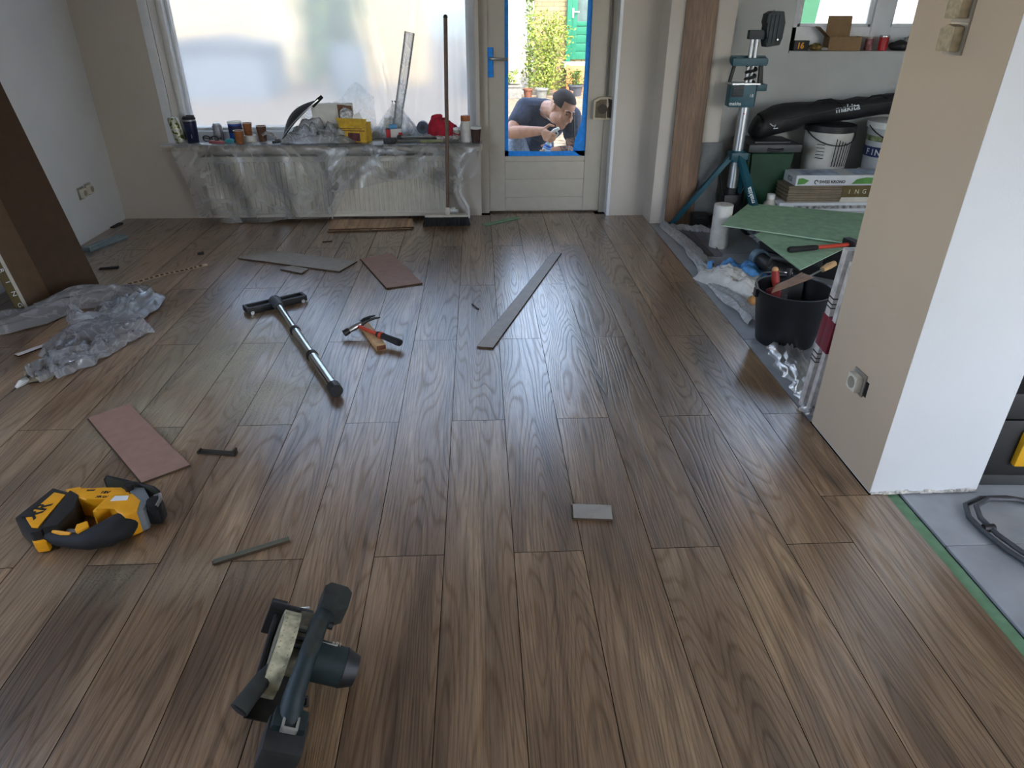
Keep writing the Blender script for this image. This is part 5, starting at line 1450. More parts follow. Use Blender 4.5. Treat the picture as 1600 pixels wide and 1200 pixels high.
# rolled film tube standing on the sill against the window
rt_ = B()
rt_.tube([(-0.445, 3.560, 0.545), (-0.420, 3.575, 0.70), (-0.370, 3.595, 0.92), (-0.318, 3.618, 1.17)], [0.026, 0.030, 0.033, 0.034], 16)
for i in range(3):
    rt_.grid(lambda u, v, i=i: (-0.60 + 0.36 * u - 0.02 * i + (0.19 - 0.38 * u) * v, 3.565 + 0.010 * i + 0.012 * math.sin(11 * u + i), 0.520 + 0.24 * v), 16, 6)
single('film_roll', rt_, m_bunch, 'rolled clear film standing upright against the milky window', 'film roll', angle=60)
# ------------------------------------------------------------------ kitchen side: stored materials and tools
# upright laminate plank and grey board against the wall nib
up = thing('laminate_plank', 'tall oak laminate plank standing against the wall nib', 'plank', (1.478, 3.170, 0.0), rot=(R(-2.0), 0, R(0.5)))
_pf = obj('face', B().box(-0.096, 0.096, 0.0, 1.38, -0.0005, 0.0005), wood_mat('upright_oak', (srgb(112, 84, 62), srgb(140, 110, 84), srgb(156, 128, 100)), rough=0.45), up, smooth=False, loc=(0, -0.0045, 0.001), rot=(R(90), 0, 0))
obj('core', B().box(-0.096, 0.096, -0.0040, 0.0040, 0.001, 1.38), m_core, up, smooth=False)
obj('tongue', B().box(0.096, 0.100, -0.0015, 0.0015, 0.001, 1.38), m_core, up, smooth=False)
gb_ = thing('grey_board', 'small grey fibre cement board behind the oak plank', 'board', (1.625, 3.195, 0), rot=(R(-2), 0, 0))
obj('board_face', B().box(-0.075, 0.095, -0.006, 0.006, 0, 0.54, bev=0.001), mat('cement_grey', (108, 110, 110), 0.8, var=0.08), gb_)
obj('edge_strip', B().box(0.094, 0.097, -0.006, 0.006, 0, 0.54), mat('cement_pale', (150, 150, 146), 0.8), gb_, smooth=False)

# --- site light on a tripod
sl_ = thing('tripod_light', 'teal cordless work light on an aluminium tripod', 'work light', (1.79, 3.10, 0))
m_tw = mat('tower_teal', (20, 78, 92), 0.45, var=0.1)
m_twd = mat('tower_dark', (24, 38, 44), 0.5, var=0.15)
m_print = mat('white_logo', (214, 220, 222), 0.6, var=0.0)
obj('lower_mast', B().cyl((0, 0, 0.10), (0, 0, 0.80), 0.034, n=18), m_alu, sl_)
for s in (-1, 1):
    obj('mast_tube', B().cyl((s * 0.014 - 0.0, 0, 0.78), (s * 0.014, 0, 1.19), 0.0125, n=12), m_alu, sl_)
obj('mast_hole', B().cyl((-0.008, -0.0345, 0.735), (-0.008, -0.033, 0.735), 0.005, n=10), m_redc, sl_)
def bar(b, a, c, w, d):
    a, c = Vector(a), Vector(c)
    q = (c - a).to_track_quat('Z', 'Y').to_matrix().to_4x4()
    b.box(-w / 2, w / 2, -d / 2, d / 2, 0, (c - a).length, bev=0.004, M=Matrix.Translation(a) @ q)
for (fx, fy_) in ((-0.368, 0.062), (0.150, -0.300), (0.20, 0.28)):
    lb = B(); bar(lb, (fx * .07, fy_ * .07, 0.485), (fx * 0.985, fy_ * 0.985, 0.012), 0.050, 0.030)
    lg_ = obj('leg', lb, m_tw, sl_)
    obj('foot', B().ball((fx, fy_, 0.014), 0.018, 0.018, 0.013), m_black, lg_)
hub = B(); hub.box(-0.050, 0.060, -0.045, 0.045, 0.455, 0.500, bev=0.008); hub.cyl((0, 0, 0.44), (0, 0, 0.51), 0.044, n=18)
obj('hub', hub, m_tw, sl_)
lo = B(); lo.box(-0.060, 0.055, -0.055, 0.055, 0.095, 0.235, bev=0.010); lo.cyl((0, 0, 0.23), (0, 0, 0.275), 0.042, n=16)
obj('lower_collar', lo, m_black, sl_)
for s in (-1, 1):
    st_ = B(); bar(st_, (s * 0.04, 0, 0.16), (s * 0.10, -0.03, 0.36), 0.012, 0.008)
    obj('strut', st_, m_black, sl_)
tb_ = text_part('leg_print', 'makita', 0.040, m_print, sl_, (0, 0, 0), (0, 0, 0), align='CENTER', bold=0.0008)
_t = Vector((-0.1375, 0.274, 0.473)).normalized(); _n = Vector((-0.34, -0.93, 0.15)); _n = (_n - _t * _n.dot(_t)).normalized(); _y = _n.cross(_t)
_p = Vector((0.078, -0.155, 0.253)) + _n * 0.030
tb_.matrix_local = Matrix(((_t.x, _y.x, _n.x, _p.x), (_t.y, _y.y, _n.y, _p.y), (_t.z, _y.z, _n.z, _p.z), (0, 0, 0, 1)))
# battery housing and guard frame
hs_ = B(); hs_.prism([(-0.125, -0.060), (0.030, -0.070), (0.055, -0.02), (0.055, 0.060), (-0.110, 0.060)], 0.775, 0.905, bev=0.010)
bh_ = obj('battery_housing', hs_, m_tw, sl_)
obj('vent_panel', B().box(-0.112, -0.040, -0.0705, -0.062, 0.835, 0.905, bev=0.002, M=Matrix.Rotation(R(-3.6), 4, 'Z')), m_twd, bh_)
obj('vent_slat', B().box(-0.105, -0.048, -0.0735, -0.068, 0.845, 0.850, M=Matrix.Rotation(R(-3.6), 4, 'Z')).box(-0.105, -0.048, -0.0735, -0.068, 0.862, 0.867, M=Matrix.Rotation(R(-3.6), 4, 'Z')).box(-0.105, -0.048, -0.0735, -0.068, 0.879, 0.884, M=Matrix.Rotation(R(-3.6), 4, 'Z')), m_black, bh_, smooth=False)
text_part('housing_print', 'makita', 0.028, m_print, bh_, (-0.086, -0.0655, 0.797), (R(90), 0, R(-3.6)), align='CENTER', bold=0.0006)
text_part('housing_badge', '18', 0.026, m_print, bh_, (0.006, -0.0705, 0.842), (R(90), 0, R(-3.6)), align='CENTER')
obj('side_wing', B().box(0.040, 0.110, -0.040, 0.050, 0.865, 0.905, bev=0.010), m_tw, sl_)
obj('tray_edge', B().box(-0.120, 0.055, -0.066, 0.060, 0.902, 0.912, bev=0.003), m_alu, sl_)
gf = B()
zt = 1.035
gf.box(-0.150, 0.062, -0.100, -0.072, zt - 0.024, zt + 0.018, bev=0.006); gf.box(-0.112, 0.100, 0.040, 0.066, zt - 0.016, zt + 0.024, bev=0.006)
bar(gf, (-0.137, -0.086, zt - .003), (-0.100, 0.053, zt + .004), 0.038, 0.026); bar(gf, (0.050, -0.086, zt - .003), (0.088, 0.053, zt + .004), 0.038, 0.026)
obj('guard_ring', gf, m_tw, sl_)
for (x, y) in ((-0.095, 0.030), (0.045, -0.045), (0.085, 0.045)):
    gb2 = B(); bar(gb2, (x * 1.15, y, 0.90), (x * .93, y, 1.03), 0.022, 0.018)
    obj('guard_post', gb2, m_black, sl_)
obj('cable_coil', B().tube([(0.028 * math.cos(a * .7), -0.02 + 0.03 * math.sin(a * .7), 0.915 + a * 0.0042) for a in range(24)], 0.009, 8), m_black, sl_)
obj('arm', B().box(-0.045, 0.070, -0.022, 0.022, 1.150, 1.200, bev=0.008), m_twd, sl_)
lh = B(); lh.prism([(0.040, 1.285), (0.070, 1.300), (0.135, 1.298), (0.152, 1.240), (0.150, 1.160), (0.140, 1.120), (0.060, 1.108), (0.048, 1.150), (0.056, 1.205), (0.036, 1.240)], -0.045, 0.045, M=Matrix(((1, 0, 0, 0), (0, 0, 1, 0), (0, 1, 0, 0), (0, 0, 0, 1))), bev=0.010)
lh_ = obj('lamp_head', lh, m_twd, sl_)
obj('head_fins', B().box(0.060, 0.068, -0.052, -0.042, 1.13, 1.28, bev=0.002).box(0.084, 0.092, -0.052, -0.042, 1.13, 1.28, bev=0.002).box(0.108, 0.116, -0.052, -0.042, 1.14, 1.28, bev=0.002), mat('fin_dark_teal', (22, 52, 60), 0.5), lh_)
obj('head_bolt', B().cyl((0.118, -0.054, 1.150), (0.118, -0.044, 1.150), 0.005, n=8).cyl((0.090, 0, 1.298), (0.090, 0, 1.306), 0.006, n=8), m_steel, lh_)

# black clutter at the tripod foot
pw_ = thing('power_adapter', 'black power adapter with cable at the tripod foot', 'adapter', (1.60, 3.12, 0))
obj('case', B().box(-0.05, 0.06, -0.04, 0.04, 0, 0.10, bev=0.008), m_black, pw_)
obj('cable', B().tube([(0.06, 0, 0.06), (0.10, -0.02, 0.10), (0.13, -0.04, 0.02), (0.10, -0.09, 0.008), (0.02, -0.10, 0.008)], 0.006, 8), m_rubber, pw_)
obj('ridge', B().box(-0.03, 0.04, -0.043, 0.0, 0.07, 0.085, bev=0.003), m_dkgrey, pw_)

# --- green bin with dark lid
bn = thing('waste_bin', 'dark green bin with grey lid behind the tripod light', 'bin', (2.055, 3.33, 0))
m_bin = mat('bin_green', (18, 62, 40), 0.5, var=0.1)
bb3 = B()
q0 = [bb3.bm.verts.new(p) for p in ((-0.115, -0.12, 0.0), (0.115, -0.12, 0.0), (0.115, 0.12, 0.0), (-0.115, 0.12, 0.0))]
q1 = [bb3.bm.verts.new(p) for p in ((-0.155, -0.16, 0.49), (0.155, -0.16, 0.49), (0.155, 0.16, 0.49), (-0.155, 0.16, 0.49))]
bb3.bm.faces.new(list(reversed(q0))); bb3.bm.faces.new(q1)
for i in range(4):
    bb3.bm.faces.new((q0[i], q0[(i + 1) % 4], q1[(i + 1) % 4], q1[i]))
bmesh.ops.bevel(bb3.bm, geom=list(bb3.bm.edges), offset=0.018, segments=3, affect='EDGES')
obj('body', bb3, m_bin, bn)
obj('lid', B().box(-0.175, 0.180, -0.185, 0.175, 0.485, 0.535, bev=0.014), mat('bin_lid_grey', (62, 64, 66), 0.5), bn)
obj('lid_ridge', B().box(-0.12, 0.12, -0.13, 0.12, 0.533, 0.545, bev=0.006), mat('bin_lid_grey', (62, 64, 66), 0.5), bn)
obj('handle', B().tube([(-0.05, -0.190, 0.505), (0, -0.205, 0.500), (0.05, -0.190, 0.505)], 0.010, 8), m_black, bn)

# --- paint buckets, two stacks
def bucket(label, x, y, z, r, h, body, group=None):
    t = thing('paint_bucket', label, 'bucket', (x, y, z), group=group)
    obj('body', B().lathe([(r * .88, 0), (r * .90, 0.006), (r, h - 0.03), (r, h)], 32), body, t)
    obj('rim', B().lathe([(r * 1.0, h - .045), (r * 1.06, h - .042), (r * 1.06, h - .004), (r * 1.0, h), (r * .9, h + .002)], 32), m_black if body is m_wbk else m_wht, t)
    obj('bail', B().tube([(r * 1.06 * math.cos(a), -r * 1.06 * math.sin(a), h - 0.03 - 0.09 * math.sin(a)) for a in [PI * i / 14 for i in range(15)]], 0.004, 6), m_black, t)
    return t
m_wbk = mat('bucket_white', (198, 196, 190), 0.5, var=0.03)
m_wbk2 = mat('bucket_white_two', (190, 192, 194), 0.5, var=0.03)
b0 = bucket('lower white paint bucket of the stack beside the green bin', 2.50, 3.36, 0.0, 0.155, 0.315, m_wbk)
b1 = bucket('upper white paint bucket of the stack with barcode lines', 2.50, 3.36, 0.320, 0.155, 0.315, m_wbk)
bc = B()
for i in range(7):
    a = R(-96 + i * 7.0)
    bc.box(-0.003, 0.003, -0.0008, 0.0008, 0.06, 0.24 - 0.008 * i, M=Matrix.Rotation(a + PI / 2, 4, 'Z') @ Matrix.Translation((0, -0.1525, 0)) @ Matrix.Rotation(R(4.5), 4, 'X'))
for i in range(5):
    bc.box(-0.026, 0.026, -0.0008, 0.0008, 0.11 + i * .022, 0.114 + i * .022, M=Matrix.Rotation(R(-38), 4, 'Z') @ Matrix.Translation((0, -0.1500, 0)) @ Matrix.Rotation(R(4.5), 4, 'X'))
obj('label_print', bc, m_btext, b1, smooth=False)
b2 = bucket('lower white paint bucket standing right under the long bag', 2.93, 3.34, 0.0, 0.160, 0.325, m_wbk2)
b3 = bucket('white paint bucket with blue FINISH band under the long bag', 2.93, 3.34, 0.330, 0.160, 0.325, m_wbk2)
obj('blue_band', B().lathe([(0.1535, 0.10), (0.1575, 0.165)], 32, cap=False), mat('band_navy', (36, 46, 96), 0.5), b3)
for i, ch in enumerate('FINISH'):
    a = R(-170 + i * 14)
    text_part('band_letter', ch, 0.055, m_print, b3, (0.1590 * math.cos(a), 0.1590 * math.sin(a), 0.130), (R(90), 0, a + PI / 2), align='CENTER', bold=0.0008)
obj('green_mark', B().lathe([(0.1578, 0.20), (0.1592, 0.235)], 32, cap=False), mat('mark_olive', (120, 128, 92), 0.6, var=0.5, scale=30), b3)

# --- long black tripod bag lying across bin and buckets
bg = thing('tool_bag', 'long black tool bag lying across the bin and buckets', 'bag', (0, 0, 0))
m_bag = mat('bag_black', (22, 22, 26), 0.6, var=0.25, scale=9, bump=0.35, bscale=18)
pth = [(1.945, 3.31, 0.640), (1.985, 3.305, 0.625), (2.08, 3.31, 0.655), (2.24, 3.33, 0.690), (2.40, 3.35, 0.705), (2.60, 3.36, 0.725), (2.85, 3.37, 0.755), (3.10, 3.38, 0.79), (3.35, 3.39, 0.83)]
rr_ = [0.062, 0.088, 0.096, 0.090, 0.075, 0.070, 0.072, 0.070, 0.05]
bgb = B()
fine = []
fr_ = []
for i in range(len(pth) - 1):
    for k_ in range(5):
        f = k_ / 5
        fine.append(Vector(pth[i]).lerp(Vector(pth[i + 1]), f)); fr_.append(rr_[i] * (1 - f) + rr_[i + 1] * f)
bgb.tube([tuple(p) for p in fine], fr_, 18, flat=0.95)
for v in bgb.bm.verts:
    v.co += Vector((0, noise.noise(v.co * 9) * 0.014, noise.noise(v.co * 8 + Vector((3, 1, 2))) * 0.016))
    v.co.z = max(v.co.z, 0.551 if v.co.x < 2.26 else 0.642)
obj('body', bgb, m_bag, bg, angle=180)
hd3 = B(); hd3.tube([(2.27, 3.26, 0.755), (2.32, 3.24, 0.790), (2.40, 3.235, 0.800), (2.48, 3.25, 0.775), (2.50, 3.27, 0.750)], 0.011, 8, flat=0.5)
hd3.tube([(2.62, 3.27, 0.775), (2.68, 3.255, 0.815), (2.74, 3.26, 0.822), (2.80, 3.28, 0.800)], 0.011, 8, flat=0.5)
obj('strap', hd3, mat('bag_strap', (18, 18, 20), 0.7), bg)
obj('zip', B().tube([(2.02, 3.215, 0.66), (2.25, 3.235, 0.70), (2.5, 3.27, 0.74), (2.85, 3.29, 0.775)], 0.004, 6), m_dkgrey, bg)
text_part('bag_print', 'makita', 0.062, m_print, bg, (2.545, 3.2700, 0.742), (R(76), R(-8), R(3)), align='CENTER', bold=0.001)
obj('end_emblem', B().tube([(2.018, 3.212, 0.655), (2.040, 3.205, 0.640), (2.055, 3.207, 0.650), (2.045, 3.203, 0.625), (2.075, 3.210, 0.628)], 0.0035, 6), m_print, bg)

# --- stack of laminate packs and boxes
def pack(name, label, x0, x1, y0, y1, z0, z1, body, cat='carton'):
    t = thing(name, label, cat, (x0, y0, z0))
    obj('body', B().box(0, x1 - x0, 0, y1 - y0, 0, z1 - z0, bev=0.002), body, t)
    return t
m_wcard = mat('white_carton_card', (204, 206, 208), 0.6, var=0.03)
m_grnp = mat('green_print', (84, 140, 62), 0.6, var=0.1)
p1 = pack('flooring_carton', 'white flooring carton with green leaf print on top of the stack', 2.165, 3.45, 2.99, 3.195, 0.304, 0.370, m_wcard)
text_part('carton_print', 'SWISS KRONO', 0.026, m_btext, p1, (0.155, -0.0012, 0.024), (R(90), 0, 0), bold=0.0008)
obj('ring_mark', B().tube([(0.135 + 0.011 * math.cos(a), -0.001, 0.024 + 0.011 * math.sin(a)) for a in [2 * PI * i / 16 for i in range(13)]], 0.0028, 6), m_btext, p1)
obj('leaf_print', B().prism([(0.012, 0.008), (0.06, 0.012), (0.085, 0.034), (0.04, 0.050), (0.014, 0.046)], 0.0006, 0.0012, M=rotm('X', 90)).prism([(0.37, 0.010), (0.57, 0.012), (0.58, 0.046), (0.46, 0.052), (0.40, 0.040)], 0.0006, 0.0012, M=rotm('X', 90)), m_grnp, p1, smooth=False)
obj('top_print', B().box(0.05, 0.30, 0.02, 0.17, 0.0661, 0.0666).box(0.40, 0.62, 0.03, 0.18, 0.0661, 0.0666), mat('pale_blue_print', (168, 184, 204), 0.6, var=0.2, scale=14), p1, smooth=False)
obj('end_label', B().box(-0.0012, -0.0004, 0.06, 0.13, 0.014, 0.046), mat('label_grey', (150, 150, 150), 0.6, var=0.5, scale=80), p1, smooth=False)
p2 = thing('laminate_pack', 'opened pack of laminate planks under the white flooring carton', 'laminate pack', (2.125, 2.985, 0.200))
for i in range(9):
    obj('plank', B().box(0.004 * (i % 2), 1.3, 0.003 * (i % 3), 0.200, 0.0005 + i * 0.0113, 0.0103 + i * 0.0113, bev=0.0008, seg=1), mat('pack_plank_brown', (122, 108, 88), 0.6, var=0.08), p2, smooth=False)
sl2 = obj('sleeve', B().box(0.36, 1.31, -0.004, -0.0015, 0.0, 0.1035), mat('olive_print', (98, 84, 48), 0.8), p2, smooth=False)
obj('sleeve_edge', B().prism([(0.35, 0.0), (0.54, 0.0), (0.57, 0.030), (0.36, 0.030)], 0.0042, 0.0048, M=rotm('X', 90)), mat('sleeve_white', (206, 200, 186), 0.7), p2, smooth=False)
for i, ch in enumerate('ING'):
    text_part('sleeve_letter', ch, 0.040, mat('cream_print', (220, 210, 186), 0.6, var=0.0), sl2, (0.405 + 0.050 * i, -0.0052, 0.066), (R(90), 0, 0), align='CENTER')
p3 = pack('flooring_carton', 'white printed carton at the bottom of the laminate stack', 2.075, 3.40, 2.97, 3.19, 0.140, 0.199, m_wcard)
obj('bracket_print', B().box(0.10, 1.2, -0.0010, -0.0002, 0.020, 0.040), mat('print_greys', (120, 120, 118), 0.7, var=0.8, scale=40), p3, smooth=False)
obj('end_print', B().box(-0.001, -0.0002, 0.03, 0.17, 0.012, 0.045), mat('print_greys', (120, 120, 118), 0.7), p3, smooth=False)
p4 = pack('flooring_carton', 'lowest pale carton lying on the tiles under the laminate stack', 2.12, 3.42, 2.96, 3.19, -0.003, 0.139, mat('pale_card', (190, 192, 196), 0.6))
obj('side_print', B().box(0.05, 1.2, -0.0010, -0.0002, 0.09, 0.115), mat('print_bluegrey', (150, 158, 172), 0.7), p4, smooth=False)
wbt = thing('white_bottle', 'small white bottle standing between bin and carton stack', 'bottle', (2.045, 3.05, -0.003))
obj('body', B().lathe([(0.030, 0), (0.042, 0.01), (0.045, 0.15), (0.040, 0.185), (0.022, 0.205), (0.022, 0.215)], 20), mat('bottle_cream', (200, 196, 184), 0.5), wbt)
obj('cap', B().lathe([(0.026, 0.212), (0.027, 0.240), (0.024, 0.243)], 20), m_wht, wbt)
blk_t = thing('black_tray', 'black plastic tray on the tiles before the bin', 'tray', (1.98, 3.00, -0.003))
obj('tray_base', B().box(-0.10, 0.09, -0.06, 0.06, 0, 0.012, bev=0.003), m_black, blk_t)
obj('tray_wall', B().box(-0.10, 0.09, -0.062, -0.056, 0, 0.12, bev=0.002).box(-0.10, 0.09, 0.056, 0.062, 0, 0.12, bev=0.002).box(-0.103, -0.097, -0.06, 0.06, 0, 0.12, bev=0.002), m_black, blk_t)

# --- green underlay boards, with a black case carrying them
tcs = thing('black_tool_case', 'black tool case under the green underlay boards', 'tool case', (2.02, 2.33, -0.0035), rz=R(-40))
obj('lower_shell', B().box(-0.24, 0.24, -0.17, 0.17, 0, 0.085, bev=0.012), m_black, tcs)
obj('upper_shell', B().box(-0.24, 0.24, -0.17, 0.17, 0.088, 0.166, bev=0.012), m_black, tcs)
obj('latch', B().box(-0.12, -0.07, -0.180, -0.168, 0.06, 0.12, bev=0.003), m_dkgrey, tcs)
obj('latch', B().box(0.07, 0.12, -0.180, -0.168, 0.06, 0.12, bev=0.003), m_dkgrey, tcs)
obj('handle', B().tube([(-0.05, -0.17, 0.086), (-0.045, -0.20, 0.086), (0.045, -0.20, 0.086), (0.05, -0.17, 0.086)], 0.010, 8), m_dkgrey, tcs)
m_gsh = mat('green_board', (152, 188, 154), 0.85, var=0.07, scale=22, bump=0.08)
def board(label, pts, z0, T, zs):
    cx = sum(p[0] for p in pts) / 4; cy = sum(p[1] for p in pts) / 4
    t = thing('underlay_board', label, 'underlay board', (cx, cy, 0))
    b = B()
    def fnn(dz):
        def f(u, v):
            x = (pts[0][0] * (1 - u) + pts[3][0] * u) * (1 - v) + (pts[1][0] * (1 - u) + pts[2][0] * u) * v
            y = (pts[0][1] * (1 - u) + pts[3][1] * u) * (1 - v) + (pts[1][1] * (1 - u) + pts[2][1] * u) * v
            z = (zs[0] * (1 - u) + zs[3] * u) * (1 - v) + (zs[1] * (1 - u) + zs[2] * u) * v
            return (x - cx, y - cy, z + dz - 0.008 * math.sin(PI * u) * 0)
        return f
    vs = [Vector(fnn(0)(u, v)) for (u, v) in ((0, 0), (1, 0), (1, 1), (0, 1))]
    lo_ = [b.bm.verts.new(v) for v in vs]; hi_ = [b.bm.verts.new(v + Vector((0, 0, T))) for v in vs]
    b.bm.faces.new(list(reversed(lo_))); b.bm.faces.new(hi_)
    for i in range(4):
        b.bm.faces.new((lo_[i], lo_[(i + 1) % 4], hi_[(i + 1) % 4], hi_[i]))
    obj('sheet', b, m_gsh, t, smooth=False)
    e = B(); e.tube([tuple(v + Vector((0, 0, T * .45))) for v in vs], T * .48, 6, closed=True)
    obj('pale_edge', e, mat('board_pale_edge', (180, 204, 182), 0.85), t)
board('upper mint green underlay board on the pile', [(1.527, 2.466), (1.868, 2.963), (2.56, 2.66), (2.20, 2.03)], 0, 0.006, (0.196, 0.196, 0.196, 0.196))
board('lower mint green underlay board with the black and red mallet', [(1.690, 1.735), (1.665, 2.300), (2.16, 2.80), (2.33, 2.28)], 0, 0.005, (0.178, 0.186, 0.186, 0.182))
ml = thing('club_mallet', 'mallet with black grip and red shaft on the green board', 'mallet', (1.90, 2.02, 0.190), rz=R(12))
obj('grip', B().tube([(-0.175, 0, 0.014), (-0.165, 0, 0.014), (-0.10, 0, 0.0135), (-0.02, 0, 0.0135), (0.0, 0, 0.013)], [0.012, 0.0165, 0.015, 0.0145, 0.012], 12), m_rubber, ml)
obj('shaft', B().tube([(-0.01, 0, 0.0135), (0.10, 0, 0.0135), (0.20, 0, 0.0135)], 0.0105, 12), mat('mallet_red', (196, 66, 44), 0.4), ml)
obj('head', B().box(0.19, 0.235, -0.05, 0.05, -0.003, 0.040, bev=0.008), m_black, ml)

# --- white paper roll standing
pr_ = thing('paper_roll', 'white fleece roll standing under the green board corner', 'roll', (1.612, 2.705, -0.003))
obj('outer', B().lathe([(0.022, 0), (0.056, 0), (0.057, 0.004), (0.057, 0.262), (0.056, 0.265), (0.022, 0.265)], 28), mat('fleece_white', (214, 212, 206), 0.9), pr_)
obj('core', B().lathe([(0.019, 0.0), (0.0225, 0.0), (0.0225, 0.2655), (0.019, 0.2655)], 20, cap=False), m_kraft, pr_)

# --- grey skirting strips on the tiles
for i, (dx, lab) in enumerate(((0.0, 'left grey metal strip lying on the tiles by the plastic'), (0.035, 'middle grey metal strip lying on the tiles by the plastic'), (0.085, 'wide grey metal strip lying on the tiles by the plastic'))):
    t = thing('metal_strip', lab, 'strip', (1.475 + dx, 2.78, -0.0035), rz=R(2 - i * 2))
    wd = 0.012 if i < 2 else 0.03
    obj('flat', B().box(-wd, wd, -0.27, 0.27, 0, 0.003, bev=0.0006), mat('strip_metal_grey', (128, 126, 130), 0.4, 0.4), t)
    obj('flange', B().box(wd - .002, wd, -0.27, 0.27, 0.003, 0.014), mat('strip_metal_grey', (128, 126, 130), 0.4, 0.4), t, smooth=False)

# --- plaster bags
m_sack = mat('sack_white', (216, 214, 208), 0.7, var=0.1, scale=14, bump=0.5, bscale=22)
m_sackb = mat('sack_blue', (84, 146, 206), 0.6, var=0.35, scale=16, bump=0.4, bscale=24)
def sack(name, label, loc, rz, L, W, H, m, seed, cat='bag', extra=None):
    t = thing(name, label, cat, loc, rz=rz)
    b = B()
    def f(sgn):
        def g(u, v):
            x = (u - .5) * 2; y = (v - .5) * 2
            e = max(0, 1 - abs(x) ** 3) ** .5 * max(0, 1 - abs(y) ** 3) ** .5
            n_ = 0.6 + 0.5 * noise.noise((x * 2.2, y * 2.2, seed)) + 0.35 * abs(noise.noise((x * 6, y * 6, seed)))
            return (x * L / 2 * (1 + 0.05 * noise.noise((x, y * 3, seed))), y * W / 2, max(0.001, H * e * n_) if sgn > 0 else 0.0005)
        return g
    b.grid(f(1), 30, 20)
    obj('body', b, m, t, angle=180)
    if extra:
        extra(t)
    return t
def lab_y(t):
    obj('print_patch', B().grid(lambda u, v: (0.06 + 0.09 * u, -0.07 + 0.06 * v, 0.070 - 0.035 * v * 0 - 0.03 * u), 4, 4), mat('patch_yellow_red', (206, 150, 60), 0.6, var=0.5, scale=18), t)
sack('plaster_sack', 'blue printed plaster sack beside the black drill', (1.585, 2.15, -0.0035), R(-38), 0.34, 0.24, 0.10, m_sackb, 3.0)
sack('plaster_sack', 'crumpled white plaster sack nearest the laminate edge', (1.475, 2.00, -0.0035), R(-60), 0.42, 0.20, 0.115, m_sack, 8.0)
sk3 = sack('filler_bag', 'yellow and red printed filler bag behind the black bucket', (1.560, 1.735, -0.0035), R(-30), 0.20, 0.17, 0.085, mat('bag_yellow_red', (196, 130, 70), 0.6, var=0.55, scale=12), 5.0)
tp = thing('tape_roll', 'light blue tape roll lying in the white plaster sack', 'tape roll', (1.415, 2.215, 0.035), rot=(R(70), 0, R(60)))
obj('tape', B().lathe([(0.022, -0.012), (0.036, -0.012), (0.036, 0.012), (0.022, 0.012), (0.022, -0.012)], 24, cap=False), mat('tape_lightblue', (88, 150, 206), 0.5), tp)
obj('core', B().lathe([(0.020, -0.0122), (0.0225, -0.0122), (0.0225, 0.0122), (0.020, 0.0122), (0.020, -0.0122)], 20, cap=False), m_kraft, tp)

# --- black mixing drill lying
dr_ = thing('mixing_drill', 'black mixing drill with grey blue collar lying by the sacks', 'drill', (1.66, 2.16, 0.0))
ddir = Vector((0.075, -0.40, 0)).normalized()
Dp = lambda s, z, o=0.0: (ddir.x * s - ddir.y * o, ddir.y * s + ddir.x * o, z)
obj('collar', B().cyl(Dp(-0.03, 0.10), Dp(0.015, 0.098), 0.050, n=22), mat('collar_blue_grey', (96, 122, 140), 0.4), dr_)
obj('body', B().tube([Dp(0.01, 0.098), Dp(0.06, 0.095), Dp(0.14, 0.09), Dp(0.20, 0.085)], [0.040, 0.038, 0.046, 0.046], 16), m_black, dr_)
obj('motor', B().tube([Dp(0.19, 0.085), Dp(0.24, 0.082), Dp(0.33, 0.080), Dp(0.36, 0.080)], [0.050, 0.060, 0.060, 0.045], 18), m_black, dr_)
obj('bail_handle', B().tube([Dp(0.16, 0.12, -0.05), Dp(0.18, 0.165, -0.045), Dp(0.24, 0.168, 0.0), Dp(0.26, 0.160, 0.05), Dp(0.25, 0.11, 0.06)], 0.012, 8), m_dkgrey, dr_)
obj('rest', B().box(-0.03, 0.03, -0.03, 0.03, -0.003, 0.05, bev=0.006).xf(Matrix.Translation(Dp(0.26, 0))), m_black, dr_)
obj('rest', B().box(-0.02, 0.02, -0.02, 0.02, -0.003, 0.06, bev=0.006).xf(Matrix.Translation(Dp(0.03, 0))), m_black, dr_)

# --- black mortar bucket with tools
bk2 = thing('mortar_bucket', 'black mortar bucket full of hand tools beside the pillar', 'bucket', (1.478, 1.325, -0.0035))
m_bkt = mat('mortar_black', (26, 27, 30), 0.45, var=0.15, scale=12)
obj('body', B().lathe([(0.120, 0), (0.125, 0.006), (0.160, 0.238), (0.166, 0.246), (0.166, 0.252), (0.156, 0.250), (0.120, 0.012)], 40, cap=False), m_bkt, bk2)
obj('bottom', B().cyl((0, 0, 0.002), (0, 0, 0.012), 0.122, n=40), m_bkt, bk2)
obj('bail', B().tube([(-0.160, 0.0, 0.246), (-0.150, 0.06, 0.268), (-0.10, 0.125, 0.276), (-0.02, 0.155, 0.270), (0.05, 0.150, 0.262)], 0.0035, 8), m_steel, bk2)
obj('ear', B().box(-0.175, -0.160, -0.014, 0.014, 0.215, 0.252, bev=0.003), m_bkt, bk2)
